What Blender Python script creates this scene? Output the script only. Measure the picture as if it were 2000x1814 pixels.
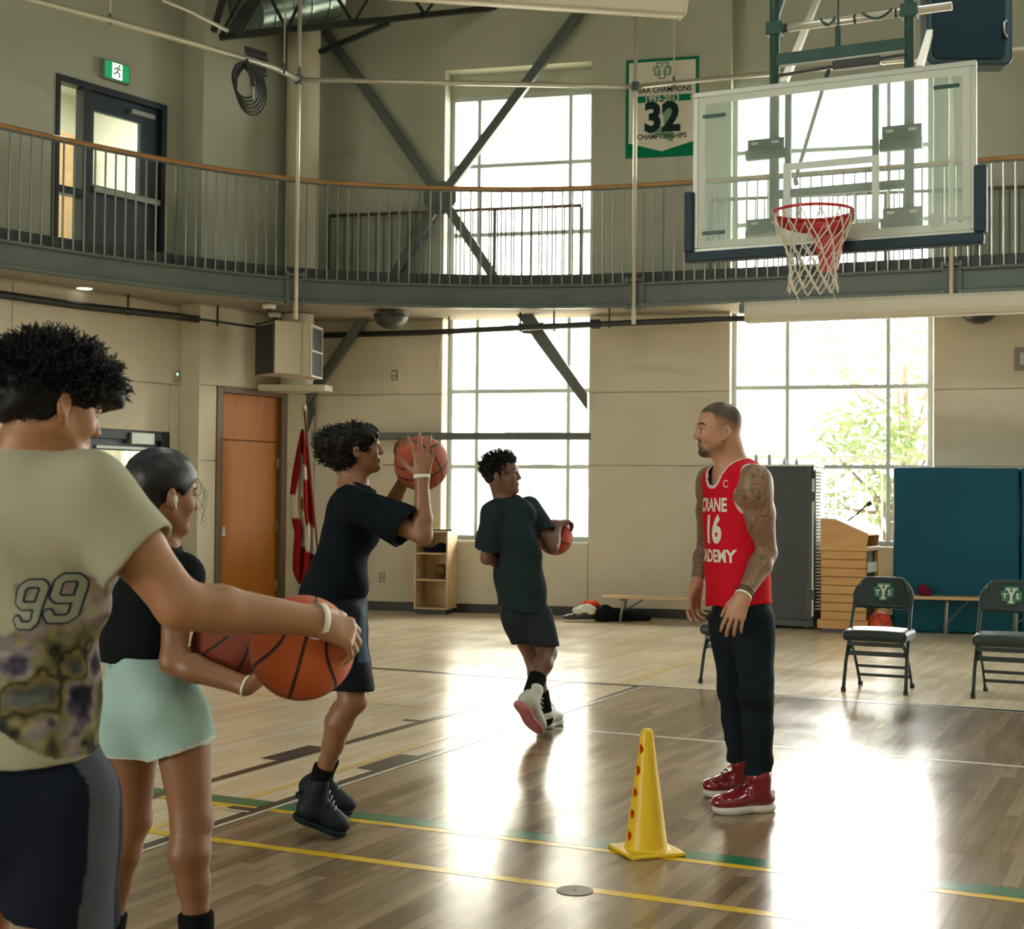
import bpy, bmesh, math, random
import numpy as np
from math import sin, cos, radians, pi, atan2, sqrt
from mathutils import Vector, Matrix, Euler, noise
from mathutils.bvhtree import BVHTree
random.seed(7); np.random.seed(7)
for _o in list(bpy.data.objects): bpy.data.objects.remove(_o)
SC = bpy.context.scene
COL = SC.collection
# ------------------------------------------------------------------ camera (50 mm lens, crouching photographer)
H = 1.30; PITCH = radians(1.567); ROLL = radians(-0.534); FPX = 2777.8
_P = Matrix(((1,0,0),(0,cos(PITCH),sin(PITCH)),(0,-sin(PITCH),cos(PITCH))))
_Q = Matrix(((cos(ROLL),sin(ROLL),0),(-sin(ROLL),cos(ROLL),0),(0,0,1)))
MM = _Q @ _P
def _w(r): return Vector((r[0], r[2], -r[1]))
cam_data = bpy.data.cameras.new('camera'); cam = bpy.data.objects.new('camera', cam_data); COL.objects.link(cam)
_X, _Y, _Z = _w(MM[0]), -_w(MM[1]), -_w(MM[2])
cam.matrix_world = Matrix(((_X[0],_Y[0],_Z[0],0),(_X[1],_Y[1],_Z[1],0),(_X[2],_Y[2],_Z[2],H),(0,0,0,1)))
cam_data.lens = 50; cam_data.sensor_width = 36; cam_data.sensor_fit = 'HORIZONTAL'; cam_data.clip_end = 400
cam_data.dof.use_dof = True; cam_data.dof.focus_distance = 6.2; cam_data.dof.aperture_fstop = 7.0
SC.camera = cam
# ------------------------------------------------------------------ view, sky, lights
SC.view_settings.view_transform = 'Standard'; SC.view_settings.look = 'None'
SC.view_settings.gamma = 1.0; SC.view_settings.use_curve_mapping = False
SC.view_settings.exposure = 1.6
SC.cycles.max_bounces = 7; SC.cycles.diffuse_bounces = 4; SC.cycles.glossy_bounces = 4
SC.cycles.transmission_bounces = 6; SC.cycles.transparent_max_bounces = 12
SC.cycles.caustics_reflective = False; SC.cycles.caustics_refractive = False
SC.cycles.sample_clamp_indirect = 6.0
SC.cycles.use_denoising = True
world = bpy.data.worlds.new('sky'); SC.world = world; world.use_nodes = True
_bg = world.node_tree.nodes['Background']; _bg.inputs[0].default_value = (1.0, 0.985, 0.925, 1); _bg.inputs[1].default_value = 8.0
YC = radians(13.84)
U = Vector((cos(YC), -sin(YC), 0)); N = Vector((-sin(YC), -cos(YC), 0)); P0 = Vector((-2.35, 17.37, 0))
def W(s, z, off=0.0): return P0 + U*s + N*off + Vector((0,0,z))
WINS = [(1.55, 3.34, .86, 6.24, 6.5), (4.97, 7.20, .86, 6.2, 8.2), (9.4, 11.6, .86, 6.2, 8.2), (13.2, 15.4, .86, 6.2, 8.2)]
def area(name, loc, direction, sx, sy, power, col=(1,1,1), portal=False):
    l = bpy.data.lights.new(name, 'AREA'); l.shape = 'RECTANGLE'; l.size = sx; l.size_y = sy; l.energy = power; l.color = col
    o = bpy.data.objects.new(name, l); COL.objects.link(o)
    o.location = loc; o.rotation_euler = Vector(direction).to_track_quat('-Z', 'Z' if abs(Vector(direction).z) < .9 else 'Y').to_euler()
    if portal: l.cycles.is_portal = True
    return o
for s0, s1, z0, z1, zt in WINS:
    area('window_portal', W((s0+s1)/2, (z0+z1)/2, -.45), N, s1-s0+.1, z1-z0+.1, 1, portal=True)
# unseen fill lights added under the hall ceiling, dimmer on the left
for lx, ly in ((-5,3),(-1,3),(3,3),(7,3),(-3,-3),(1,-3),(5,-3),(9,-3),(-1,9.5),(4,9.0)):
    area('ceiling_fill_light', (lx, ly, 7.4), (0,0,-1), 1.2, .6, (9 if lx < 0 else 20) if ly < 9 else (15 if lx < 0 else 38), (.98, 1.0, .90))

# ------------------------------------------------------------------ materials
MATS = {}
def M(name, col, rough=.5, metal=0.0, var=.0, scale=6.0, bump=0.0, bscale=60.0, coat=0.0, emit=0.0, spec=None, stretch=None, sheen=0.0, sss=0.0):
    if name in MATS: return MATS[name]
    if spec is None: spec = .12 if rough >= .69 else .5
    m = bpy.data.materials.new(name); m.use_nodes = True; nt = m.node_tree; b = nt.nodes['Principled BSDF']
    b.inputs['Base Color'].default_value = (*col, 1); b.inputs['Roughness'].default_value = rough
    b.inputs['Metallic'].default_value = metal; b.inputs['Coat Weight'].default_value = coat
    b.inputs['Specular IOR Level'].default_value = spec
    if coat: b.inputs['Coat Roughness'].default_value = .08
    if sheen: b.inputs['Sheen Weight'].default_value = sheen
    if sss: b.inputs['Subsurface Weight'].default_value = sss; b.inputs['Subsurface Radius'].default_value = (.02,.008,.004); b.inputs['Subsurface Scale'].default_value = .5
    if emit: b.inputs['Emission Color'].default_value = (*col,1); b.inputs['Emission Strength'].default_value = emit
    tc = nt.nodes.new('ShaderNodeTexCoord'); mp = nt.nodes.new('ShaderNodeMapping')
    nt.links.new(tc.outputs['Object'], mp.inputs[0])
    if stretch: mp.inputs['Scale'].default_value = stretch
    if var:
        n = nt.nodes.new('ShaderNodeTexNoise'); n.inputs['Scale'].default_value = scale; n.inputs['Detail'].default_value = 5
        r = nt.nodes.new('ShaderNodeValToRGB'); r.color_ramp.elements[0].position=.3; r.color_ramp.elements[1].position=.7
        r.color_ramp.elements[0].color = (*[max(0,c*(1-var)) for c in col],1); r.color_ramp.elements[1].color = (*[min(1,c*(1+var)) for c in col],1)
        nt.links.new(mp.outputs[0], n.inputs['Vector']); nt.links.new(n.outputs[0], r.inputs[0]); nt.links.new(r.outputs[0], b.inputs['Base Color'])
    if bump:
        n2 = nt.nodes.new('ShaderNodeTexNoise'); n2.inputs['Scale'].default_value = bscale; n2.inputs['Detail'].default_value = 3
        bp = nt.nodes.new('ShaderNodeBump'); bp.inputs['Strength'].default_value = bump; bp.inputs['Distance'].default_value = .01
        nt.links.new(mp.outputs[0], n2.inputs['Vector']); nt.links.new(n2.outputs[0], bp.inputs['Height']); nt.links.new(bp.outputs[0], b.inputs['Normal'])
    MATS[name] = m; return m
def wood(name, c0, c1, rough=.4, scale=3.0, stretch=(1,1,8), coat=0.0):
    m = M(name, c0, rough, coat=coat); nt = m.node_tree; b = nt.nodes['Principled BSDF']
    tc = nt.nodes.new('ShaderNodeTexCoord'); mp = nt.nodes.new('ShaderNodeMapping'); mp.inputs['Scale'].default_value = stretch
    n = nt.nodes.new('ShaderNodeTexNoise'); n.inputs['Scale'].default_value = scale; n.inputs['Detail'].default_value = 6; n.inputs['Distortion'].default_value = .6
    r = nt.nodes.new('ShaderNodeValToRGB'); r.color_ramp.elements[0].position=.3; r.color_ramp.elements[1].position=.7
    r.color_ramp.elements[0].color=(*c0,1); r.color_ramp.elements[1].color=(*c1,1)
    nt.links.new(tc.outputs['Object'], mp.inputs[0]); nt.links.new(mp.outputs[0], n.inputs['Vector']); nt.links.new(n.outputs[0], r.inputs[0]); nt.links.new(r.outputs[0], b.inputs['Base Color'])
    return m
def attr_mat(name, attr='Col', rough=.7, bump=0.0, bscale=200.0, spec=None, sheen=0.0):
    m = M(name, (.5,.5,.5), rough, spec=spec, bump=bump, bscale=bscale, sheen=sheen); nt = m.node_tree
    a = nt.nodes.new('ShaderNodeAttribute'); a.attribute_name = attr
    nt.links.new(a.outputs['Color'], nt.nodes['Principled BSDF'].inputs['Base Color']); return m
def glass(name, tint=(.93,.97,.95), refl=.10, rough=.02, haze=0.0, hazecol=(.8,.85,.82)):
    m = bpy.data.materials.new(name); m.use_nodes = True; nt = m.node_tree; nt.nodes.clear()
    o = nt.nodes.new('ShaderNodeOutputMaterial'); t = nt.nodes.new('ShaderNodeBsdfTransparent'); t.inputs[0].default_value=(*tint,1)
    g = nt.nodes.new('ShaderNodeBsdfGlossy'); g.inputs['Roughness'].default_value=rough
    mx = nt.nodes.new('ShaderNodeMixShader'); mx.inputs[0].default_value = refl
    nt.links.new(t.outputs[0], mx.inputs[1]); nt.links.new(g.outputs[0], mx.inputs[2]); last = mx
    if haze:
        d = nt.nodes.new('ShaderNodeBsdfDiffuse'); d.inputs[0].default_value=(*hazecol,1)
        tr = nt.nodes.new('ShaderNodeBsdfTranslucent'); tr.inputs[0].default_value=(*hazecol,1)
        ad = nt.nodes.new('ShaderNodeMixShader'); ad.inputs[0].default_value=.5
        nt.links.new(d.outputs[0], ad.inputs[1]); nt.links.new(tr.outputs[0], ad.inputs[2])
        m2 = nt.nodes.new('ShaderNodeMixShader'); m2.inputs[0].default_value=haze
        nt.links.new(mx.outputs[0], m2.inputs[1]); nt.links.new(ad.outputs[0], m2.inputs[2]); last = m2
    nt.links.new(last.outputs[0], o.inputs[0]); MATS[name]=m; return m
# ------------------------------------------------------------------ object helpers
def tag(o, label=None, cat=None, group=None, kind=None):
    if label: o['label'] = label
    if cat: o['category'] = cat
    if group: o['group'] = group
    if kind: o['kind'] = kind
    return o
ROOTM = {}
def root(name, loc=(0,0,0), rz=0.0, label=None, cat=None, group=None, kind=None):
    o = bpy.data.objects.new(name, None); COL.objects.link(o); o.empty_display_size = .1
    o.location = loc; o.rotation_euler = (0,0,rz)
    ROOTM[o.name] = Matrix.Translation(Vector(loc)) @ Matrix.Rotation(rz, 4, 'Z')
    return tag(o, label, cat, group, kind)
def link(name, me, mat=None, parent=None, local=False, smooth=False, label=None, cat=None, group=None, kind=None, bev=0.0):
    o = bpy.data.objects.new(name, me); COL.objects.link(o)
    if mat is not None:
        for mm in (mat if isinstance(mat, (list,tuple)) else [mat]): me.materials.append(mm)
    if smooth: me.polygons.foreach_set('use_smooth', [True]*len(me.polygons))
    if parent is not None:
        o.parent = parent
        if not local and parent.name in ROOTM: o.matrix_parent_inverse = ROOTM[parent.name].inverted()
    if bev:
        b = o.modifiers.new('bevel','BEVEL'); b.width = bev; b.segments = 2; b.limit_method = 'ANGLE'
    return tag(o, label, cat, group, kind)
def copy_tree(o, parent=None, **kw):
    c = o.copy(); COL.objects.link(c)
    if parent is not None: c.parent = parent
    for ch in list(o.children): copy_tree(ch, c)
    return c
class B:
    def __init__(s): s.v=[]; s.f=[]; s.mi=[]; s.cm=0
    def add(s, vs, fs):
        k=len(s.v); s.v += [tuple(v) for v in vs]; s.f += [tuple(k+i for i in f) for f in fs]; s.mi += [s.cm]*len(fs); return s
    def obox(s, c, ax, ay, az):
        c=Vector(c); ax=Vector(ax); ay=Vector(ay); az=Vector(az)
        vs=[c+ax*i+ay*j+az*k for i in(-1,1) for j in(-1,1) for k in(-1,1)]
        fl=[(0,1,3,2),(4,6,7,5),(0,4,5,1),(2,3,7,6),(0,2,6,4),(1,5,7,3)]
        if ax.cross(ay).dot(az)<0: fl=[f[::-1] for f in fl]
        return s.add(vs, fl)
    def box(s, p, q):
        p=Vector(p); q=Vector(q); c=(p+q)/2; h=(q-p)/2
        return s.obox(c,(abs(h.x),0,0),(0,abs(h.y),0),(0,0,abs(h.z)))
    def bar(s, p, q, w, h, up=(0,0,1)):
        p=Vector(p); q=Vector(q); d=(q-p); L=d.length; d.normalize(); up=Vector(up)
        if abs(d.dot(up))>.99: up=Vector((1,0,0))
        x=d.cross(up).normalized(); y=x.cross(d).normalized()
        return s.obox((p+q)/2, x*w/2, d*L/2, y*h/2)
    def tube(s, pts, r, n=8, cap=True, flat=None):
        pts=[Vector(p) for p in pts]; m=len(pts); rs=r if isinstance(r,(list,tuple)) else [r]*m
        vs=[]; up=None
        for i,p in enumerate(pts):
            d=(pts[min(i+1,m-1)]-pts[max(i-1,0)]).normalized()
            if up is None: up=Vector((0,0,1)) if abs(d.z)<.9 else Vector((1,0,0))
            x=d.cross(up).normalized(); y=x.cross(d).normalized(); up=y
            for k in range(n):
                a=2*pi*k/n; vs.append(p+(x*cos(a)+y*sin(a)*(flat or 1))*rs[i])
        fs=[]
        for i in range(m-1):
            for k in range(n):
                a=i*n+k; b=i*n+(k+1)%n; fs.append((a,b,b+n,a+n))
        if cap: fs.append(tuple(range(n))[::-1]); fs.append(tuple((m-1)*n+k for k in range(n)))
        return s.add(vs,fs)
    def lathe(s, prof, c=(0,0,0), n=24, axis='z', M4=None):
        vs=[]
        for r,z in prof:
            for k in range(n):
                a=2*pi*k/n; v=Vector((r*cos(a), r*sin(a), z))
                if M4 is not None: v = M4 @ v
                vs.append(v+Vector(c))
        fs=[]
        for i in range(len(prof)-1):
            for k in range(n):
                a=i*n+k; b=i*n+(k+1)%n; fs.append((a,b,b+n,a+n))
        fs.append(tuple(range(n))[::-1]); fs.append(tuple((len(prof)-1)*n+k for k in range(n)))
        return s.add(vs,fs)
    def prism(s, poly, o, ex, ey, ez):   # poly in (ex,ey), extruded along ez vector
        o=Vector(o); ex=Vector(ex); ey=Vector(ey); ez=Vector(ez); n=len(poly)
        a=[o+ex*p[0]+ey*p[1] for p in poly]; b=[v+ez for v in a]
        return s.add(a+b, [tuple(range(n))[::-1], tuple(range(n,2*n))]+[(i,(i+1)%n,n+(i+1)%n,n+i) for i in range(n)])
    def mesh(s, name='m'):
        me=bpy.data.meshes.new(name); me.from_pydata(s.v,[],s.f)
        if any(s.mi): me.polygons.foreach_set('material_index', s.mi)
        bm=bmesh.new(); bm.from_mesh(me); bmesh.ops.recalc_face_normals(bm, faces=bm.faces); bm.to_mesh(me); bm.free()
        me.update(); return me
    def make(s, name, mat, parent=None, **kw): return link(name, s.mesh(name), mat, parent, **kw)
def arc_smooth(o, ang=35):
    me=o.data
    me.polygons.foreach_set('use_smooth', [True]*len(me.polygons))
    bm=bmesh.new(); bm.from_mesh(me)
    for e in bm.edges:
        if len(e.link_faces)==2 and e.calc_face_angle(0)>radians(ang): e.smooth=False
    bm.to_mesh(me); bm.free(); return o
# ------------------------------------------------------------------ measuring: where a sight line meets a real plane
EYE = Vector((0,0,H))
def ray(x,y):
    d = MM.transposed() @ Vector(((x-1000)/FPX, (y-907)/FPX, 1)); return Vector((d[0], d[2], -d[1]))
def atz(x,y,z=0.0): d=ray(x,y); return EYE + d*((z-H)/d.z)
def aty(x,y,Y): d=ray(x,y); return EYE + d*(Y/d.y)
def atp(x,y,P,n): d=ray(x,y); return EYE + d*((Vector(P)-EYE).dot(n)/d.dot(n))
YA = radians(25.25)
EX = Vector((cos(YA), -sin(YA), 0)); EY = Vector((sin(YA), cos(YA), 0))
def Cc(x, y, z=0.0): return EX*x + EY*y + Vector((0,0,z))
TH = radians(36)
UL = Vector((sin(TH), cos(TH), 0)); NL = Vector((cos(TH), -sin(TH), 0))
C0 = W(-.07, 0)
STEP = 1.858; SK = .33
def LB(t, z, off=0.0): return C0 - UL*t + NL*off + Vector((0,0,z))            # door wall
def LA(t, z, off=0.0): return C0 - UL*(STEP+t) - NL*SK + NL*off + Vector((0,0,z))  # wall with exit door
def lb_px(x,y,off=0):
    p=atp(x,y,LB(0,0,off),NL); return ((C0-p).dot(UL), p.z)
def la_px(x,y,off=0):
    p=atp(x,y,LA(0,0,off),NL); return ((C0-p).dot(UL)-STEP, p.z)
def w_px(x,y,off=0):
    p=atp(x,y,W(0,0,off),N); return ((p-P0).dot(U), p.z)
# ================================================================== setting
m_beige = M('beige_wall_paint', (.60,.555,.445), .75, var=.05, scale=1.5, bump=.15, bscale=350)
m_sage = M('sage_wall_paint', (.46,.485,.40), .8, var=.04, scale=1.2, bump=.12, bscale=350)
m_black = M('black_vinyl_base', (.012,.014,.014), .5)
m_steel = M('grey_painted_steel', (.095,.125,.115), .45, var=.15, scale=2)
m_beamgrey = M('brace_grey_paint', (.09,.11,.105), .5, var=.1, scale=3)
m_frame = M('aluminium_window_frame', (.50,.56,.54), .6, metal=.3)
m_white = M('white_paint', (.78,.76,.68), .5)
m_dark = M('near_black_metal', (.015,.018,.018), .45)
m_conduit = M('galvanised_pipe', (.62,.60,.50), .35, metal=.4)
# --- floor
def floor_mat(name, c0, c1, rough0, rough1):
    m = M(name, c0, .2); nt=m.node_tree; b=nt.nodes['Principled BSDF']
    geo=nt.nodes.new('ShaderNodeNewGeometry'); mp=nt.nodes.new('ShaderNodeMapping'); mp.inputs['Rotation'].default_value=(0,0,YA)
    nt.links.new(geo.outputs['Position'], mp.inputs[0])
    sp=nt.nodes.new('ShaderNodeSeparateXYZ'); nt.links.new(mp.outputs[0], sp.inputs[0])
    def math_(op,a,bv=None,c=None):
        n=nt.nodes.new('ShaderNodeMath'); n.operation=op
        for i,v in enumerate((a,bv,c)):
            if v is None: continue
            if isinstance(v,(int,float)): n.inputs[i].default_value=v
            else: nt.links.new(v,n.inputs[i])
        return n.outputs[0]
    ix=math_('FLOOR', math_('DIVIDE', sp.outputs[0], .057))
    wn=nt.nodes.new('ShaderNodeTexWhiteNoise'); wn.noise_dimensions='1D'; nt.links.new(ix, wn.inputs['W'])
    iy=math_('FLOOR', math_('DIVIDE', math_('ADD', sp.outputs[1], math_('MULTIPLY', wn.outputs[0], 3.0)), .85))
    cb=nt.nodes.new('ShaderNodeCombineXYZ'); nt.links.new(ix, cb.inputs[0]); nt.links.new(iy, cb.inputs[1])
    w2=nt.nodes.new('ShaderNodeTexWhiteNoise'); w2.noise_dimensions='3D'; nt.links.new(cb.outputs[0], w2.inputs['Vector'])
    mp2=nt.nodes.new('ShaderNodeMapping'); mp2.inputs['Scale'].default_value=(26,1.6,1); nt.links.new(mp.outputs[0], mp2.inputs[0])
    n=nt.nodes.new('ShaderNodeTexNoise'); n.inputs['Scale'].default_value=1.0; n.inputs['Detail'].default_value=5; nt.links.new(mp2.outputs[0], n.inputs['Vector'])
    f=math_('ADD', math_('MULTIPLY', w2.outputs[0], .5), math_('MULTIPLY', n.outputs[0], .75)); f=math_('SUBTRACT', f, .12)
    fx=math_('FRACT', math_('DIVIDE', sp.outputs[0], .057)); seam=math_('LESS_THAN', fx, .03)
    r=nt.nodes.new('ShaderNodeValToRGB'); r.color_ramp.elements[0].position=.2; r.color_ramp.elements[1].position=.85
    r.color_ramp.elements[0].color=(*c0,1); r.color_ramp.elements[1].color=(*c1,1); nt.links.new(f, r.inputs[0])
    mx=nt.nodes.new('ShaderNodeMix'); mx.data_type='RGBA'; mx.inputs[7].default_value=(*[c*.55 for c in c0],1)
    nt.links.new(r.outputs[0], mx.inputs[6]); nt.links.new(math_('MULTIPLY', seam, .6), mx.inputs[0]); nt.links.new(mx.outputs[2], b.inputs['Base Color'])
    n3=nt.nodes.new('ShaderNodeTexNoise'); n3.inputs['Scale'].default_value=1.3; n3.inputs['Detail'].default_value=6; nt.links.new(mp.outputs[0], n3.inputs['Vector'])
    mr=nt.nodes.new('ShaderNodeMapRange'); mr.inputs[1].default_value=.3; mr.inputs[2].default_value=.7; mr.inputs[3].default_value=rough0; mr.inputs[4].default_value=rough1
    nt.links.new(n3.outputs[0], mr.inputs[0]); nt.links.new(mr.outputs[0], b.inputs['Roughness'])
    mp4=nt.nodes.new('ShaderNodeMapping'); mp4.inputs['Scale'].default_value=(17,2.5,1); nt.links.new(mp.outputs[0], mp4.inputs[0])
    n4=nt.nodes.new('ShaderNodeTexNoise'); n4.inputs['Scale'].default_value=1.0; n4.inputs['Detail'].default_value=2; nt.links.new(mp4.outputs[0], n4.inputs['Vector'])
    bp=nt.nodes.new('ShaderNodeBump'); bp.inputs['Strength'].default_value=.06; bp.inputs['Distance'].default_value=.004; nt.links.new(n4.outputs[0], bp.inputs['Height']); nt.links.new(bp.outputs[0], b.inputs['Normal'])
    b.inputs['Specular IOR Level'].default_value=.46
    return m
m_maple = floor_mat('light_maple_floor', (.66,.53,.35), (.80,.68,.49), .15, .26)
m_key = floor_mat('brown_stained_floor', (.17,.11,.06), (.37,.27,.17), .14, .24)
floor = B().add([(-26,-12,0),(26,-12,0),(26,22,0),(-26,22,0)],[(0,1,2,3)]).make('floor', m_maple, kind='structure')
KX = -3.475; KYB = 9.595
key = B().add([Cc(KX,KYB,.0008),Cc(KX,-6,.0008),Cc(-.42,-6,.0008),Cc(-.42,KYB,.0008)],[(0,1,2,3)]).make('stained_key', m_key, floor, label='brown stained key area of the court')
def pm(name, col): return M(name, col, .22, var=.12, scale=14, spec=.6)
p_blk, p_wht, p_yel, p_grn, p_fy = pm('black_court_paint',(.025,.025,.028)), pm('white_court_paint',(.72,.68,.58)), pm('yellow_court_paint',(.80,.52,.03)), pm('green_court_paint',(.02,.17,.075)), pm('faded_yellow_paint',(.72,.52,.20))
def fl(p, q, w, mat, z, perp):   # court strip from p to q (court coords), width w centred
    a, b_ = Cc(*p), Cc(*q); d = (b_-a).normalized(); x = Vector((-d.y, d.x, 0))*w/2; zz = Vector((0,0,z))
    B().add([a-x+zz, b_-x+zz, b_+x+zz, a+x+zz],[(0,1,2,3)]).make('court_line', mat, floor)
fl((-14,9.65),(9,9.65),.075,p_blk,.0024,0)
fl((KX,9.60),(9,9.60),.022,p_wht,.0022,0)
fl((-3.525,-6),(-3.525,9.62),.055,p_blk,.0024,0)
fl((-3.487,-6),(-3.487,9.60),.022,p_wht,.0026,0)
fl((-4.085,-6),(-4.085,9.62),.055,p_blk,.0020,0)
fl((KX,7.60),(9,7.60),.05,p_wht,.0016,0)
fl((-9,5.02),(9,5.02),.05,p_yel,.0016,0)
fl((-9,5.105),(9,5.105),.115,p_grn,.0018,0)
fl((-9,4.485),(9,4.485),.055,p_yel,.0016,0)
fl((-3.70,-6),(-3.70,14.5),.05,p_fy,.0014,0)
fl((-4.55,-6),(-4.55,9.0),.04,p_wht,.0010,0)
fl((-9,7.97),(-3.6,7.97),.03,p_fy,.0010,0)
fl((-9,11.2),(3,11.2),.03,p_fy,.0010,0)
fl((-3.59,6.0),(-3.59,6.43),.13,p_blk,.0028,0)
fl((-4.15,6.0),(-4.15,6.43),.13,p_blk,.0028,0)
fl((-4.22,7.46),(-4.08,7.46),.05,p_blk,.0028,0)
fl((-3.66,4.99),(-3.53,4.99),.05,p_blk,.0028,0)
fl((-3.66,4.945),(-3.53,4.945),.02,p_wht,.0028,0)
_d = atz(1123,1740); bq=B(); bq.lathe([(.062,.001),(.062,.0034),(.058,.0034)],_d,32); bq.make('floor_socket_cover', M('brass_cover',(.20,.16,.11),.45), floor)
bq=B(); bq.lathe([(.006,.0036),(.006,.0045)],_d,12); bq.make('cover_screw', m_dark, floor)
# --- back wall with window recesses
WB=.36; ZC=8.2
bw_lo=B(); bw_up=B()
def wbox(b, s0, s1, z0, z1, o0=-WB, o1=0.0):
    c=(W(s0,z0,o0)+W(s1,z1,o1))/2; b.obox(c, U*(s1-s0)/2, N*(o1-o0)/2, Vector((0,0,(z1-z0)/2)))
ZS=3.5
edges=[-.07]+[e for w_ in WINS for e in w_[:2]]+[20]
for i in range(0,len(edges),2):
    wbox(bw_lo, edges[i], edges[i+1], 0, ZS+.1, -WB, -.02); wbox(bw_up, edges[i], edges[i+1], ZS+.1, ZC)
for s0,s1,z0,z1,zt in WINS:
    wbox(bw_lo, s0, s1, 0, z0, -WB, -.02 if s0<3 else -.05)
    wbox(bw_up, s0, s1, z1, zt, -WB, -.24)
    if zt<ZC: wbox(bw_up, s0, s1, zt, ZC)
wall_back = bw_lo.make('wall_back', m_beige, kind='structure')
bw_up.make('upper_wall', m_sage, wall_back)
def wpanel(s0,s1,z0,z1): b=B(); wbox(b,s0+.004,s1-.004,z0+.006,z1-.006,-.02,0); b.make('wall_panel', m_beige, wall_back, bev=.003)
for i in range(0,len(edges),2):
    a,b_=edges[i],edges[i+1]; k=max(1,round((b_-a)/2.4)) if a>7.3 else 1
    for j in range(k):
        for z0,z1 in ((.1,1.75),(1.75,2.6),(2.6,ZS)): wpanel(a+(b_-a)*j/k, a+(b_-a)*(j+1)/k, z0, z1)
for s0,s1,z0,z1,zt in WINS: wpanel(s0,s1,.1,.84)
# baseboards
bb=B()
wbox(bb,-.07,20,0,.1,-.02,.012); bb.make('baseboard_back', m_black, kind='structure')
# windows
MUL={0:((.36,1.49),(1.74,2.65,3.95,4.55,5.39)),1:((.63,1.75),(1.75,2.66,3.95,4.55,5.39)),2:((.63,1.75),(1.75,2.66,3.95,4.55,5.39)),3:((.63,1.75),(1.75,2.66,3.95,4.55,5.39))}
g_win = glass('window_glass', (.97,.985,.97), .06, .0)
for i,(s0,s1,z0,z1,zt) in enumerate(WINS):
    wn_ = root('window_%d'%(i+1), W((s0+s1)/2, z0, -.3), kind='structure')
    fw=.055
    fr=B(); wbox(fr,s0,s0+fw,z0,z1,-.34,-.26); wbox(fr,s1-fw,s1,z0,z1,-.34,-.26); wbox(fr,s0+fw,s1-fw,z0,z0+fw,-.34,-.26); wbox(fr,s0+fw,s1-fw,z1-fw,z1,-.34,-.26)
    fr.make('window_frame', m_frame, wn_, bev=.004)
    vs,hs=MUL[i]
    for v in vs: b=B(); wbox(b,s0+v-.022,s0+v+.022,z0+fw,z1-fw,-.335,-.262); b.make('mullion', m_frame, wn_)
    for h in hs: b=B(); wbox(b,s0+fw,s1-fw,h-.024,h+.024,-.33,-.268); b.make('transom', m_frame, wn_)
    xs=[fw]+list(vs)+[s1-s0-fw]; zs=[z0+fw]+list(hs)+[z1-fw]
    for a in range(len(xs)-1):
        for c_ in range(len(zs)-1):
            b=B(); b.add([W(s0+xs[a],zs[c_],-.30),W(s0+xs[a+1],zs[c_],-.30),W(s0+xs[a+1],zs[c_+1],-.30),W(s0+xs[a],zs[c_+1],-.30)],[(0,1,2,3)]); b.make('pane', g_win, wn_)
    b=B(); wbox(b,s0,s1,z0-.03,z0,-.26,.015); b.make('window_sill', m_white, wn_, bev=.004)
# --- left walls
def lbox(b, F, t0, t1, z0, z1, o0, o1):
    b.obox((F(t0,z0,o0)+F(t1,z1,o1))/2, UL*(t1-t0)/2, NL*(o1-o0)/2, Vector((0,0,(z1-z0)/2)))
DT0,DT1,DZ=.50,1.56,2.585       # orange door opening in the door wall
wl=B()
lbox(wl,LB,-.3,DT0,0,ZS+.1,-.6,-.02); lbox(wl,LB,DT1,STEP,0,ZS+.1,-.6,-.02); lbox(wl,LB,DT0,DT1,DZ,ZS+.1,-.6,-.02); lbox(wl,LB,DT0,DT1,0,DZ,-.6,-.2)
_ld0,_=la_px(330,900); _,_LZ=la_px(262,841); _ld1=_ld0+1.95
lbox(wl,LA,0,_ld0,0,ZS+.1,-.3,-.02); lbox(wl,LA,_ld1,26,0,ZS+.1,-.3,-.02); lbox(wl,LA,_ld0,_ld1,_LZ,ZS+.1,-.3,-.02)
wall_left = wl.make('wall_left', m_beige, kind='structure')
wu=B(); lbox(wu,LB,-.3,STEP,ZS+.1,ZC,-.6,0)
# upper door opening in wall A
ut0,_=la_px(322,400); ut1,_=la_px(107,300); UZ0=3.77; _,UZ1=la_px(215,174)
lbox(wu,LA,0,ut0,ZS+.1,ZC,-.3,0); lbox(wu,LA,ut1,26,ZS+.1,ZC,-.3,0); lbox(wu,LA,ut0,ut1,UZ1,ZC,-.3,0)
wu.make('upper_wall', m_sage, wall_left)
def lpanel(F,t0,t1,z0,z1): b=B(); lbox(b,F,t0+.004,t1-.004,z0+.006,z1-.006,-.02,0); b.make('wall_panel', m_beige, wall_left, bev=.003)
ld0,_=la_px(330,900); _,LZ=la_px(262,841); ld1=ld0+1.95
for z0,z1 in ((.1,1.75),(1.75,2.6),(2.6,ZS)):
    if z1>2.6:
        lpanel(LB,0,STEP,z0,z1); lpanel(LA,0,ld1+.1,z0,z1)
    else:
        lpanel(LB,0,DT0-.03,z0,z1); lpanel(LB,DT1+.03,STEP,z0,z1); lpanel(LA,0,ld0,z0,z1)
        if z1<2: pass
    lpanel(LA,ld1+.1 if z1>2.6 else ld1,6,z0,z1); lpanel(LA,6,10,z0,z1); lpanel(LA,10,14,z0,z1)
lpanel(LA,ld0,ld1,LZ,2.6)
bb=B(); lbox(bb,LB,-.07,DT0-.03,0,.1,-.02,.012); lbox(bb,LB,DT1+.03,STEP,0,.1,-.02,.012); lbox(bb,LA,0,ld0,0,.1,-.02,.012); lbox(bb,LA,ld1,20,0,.1,-.02,.012)
bb.make('baseboard_left', m_black, kind='structure')
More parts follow.
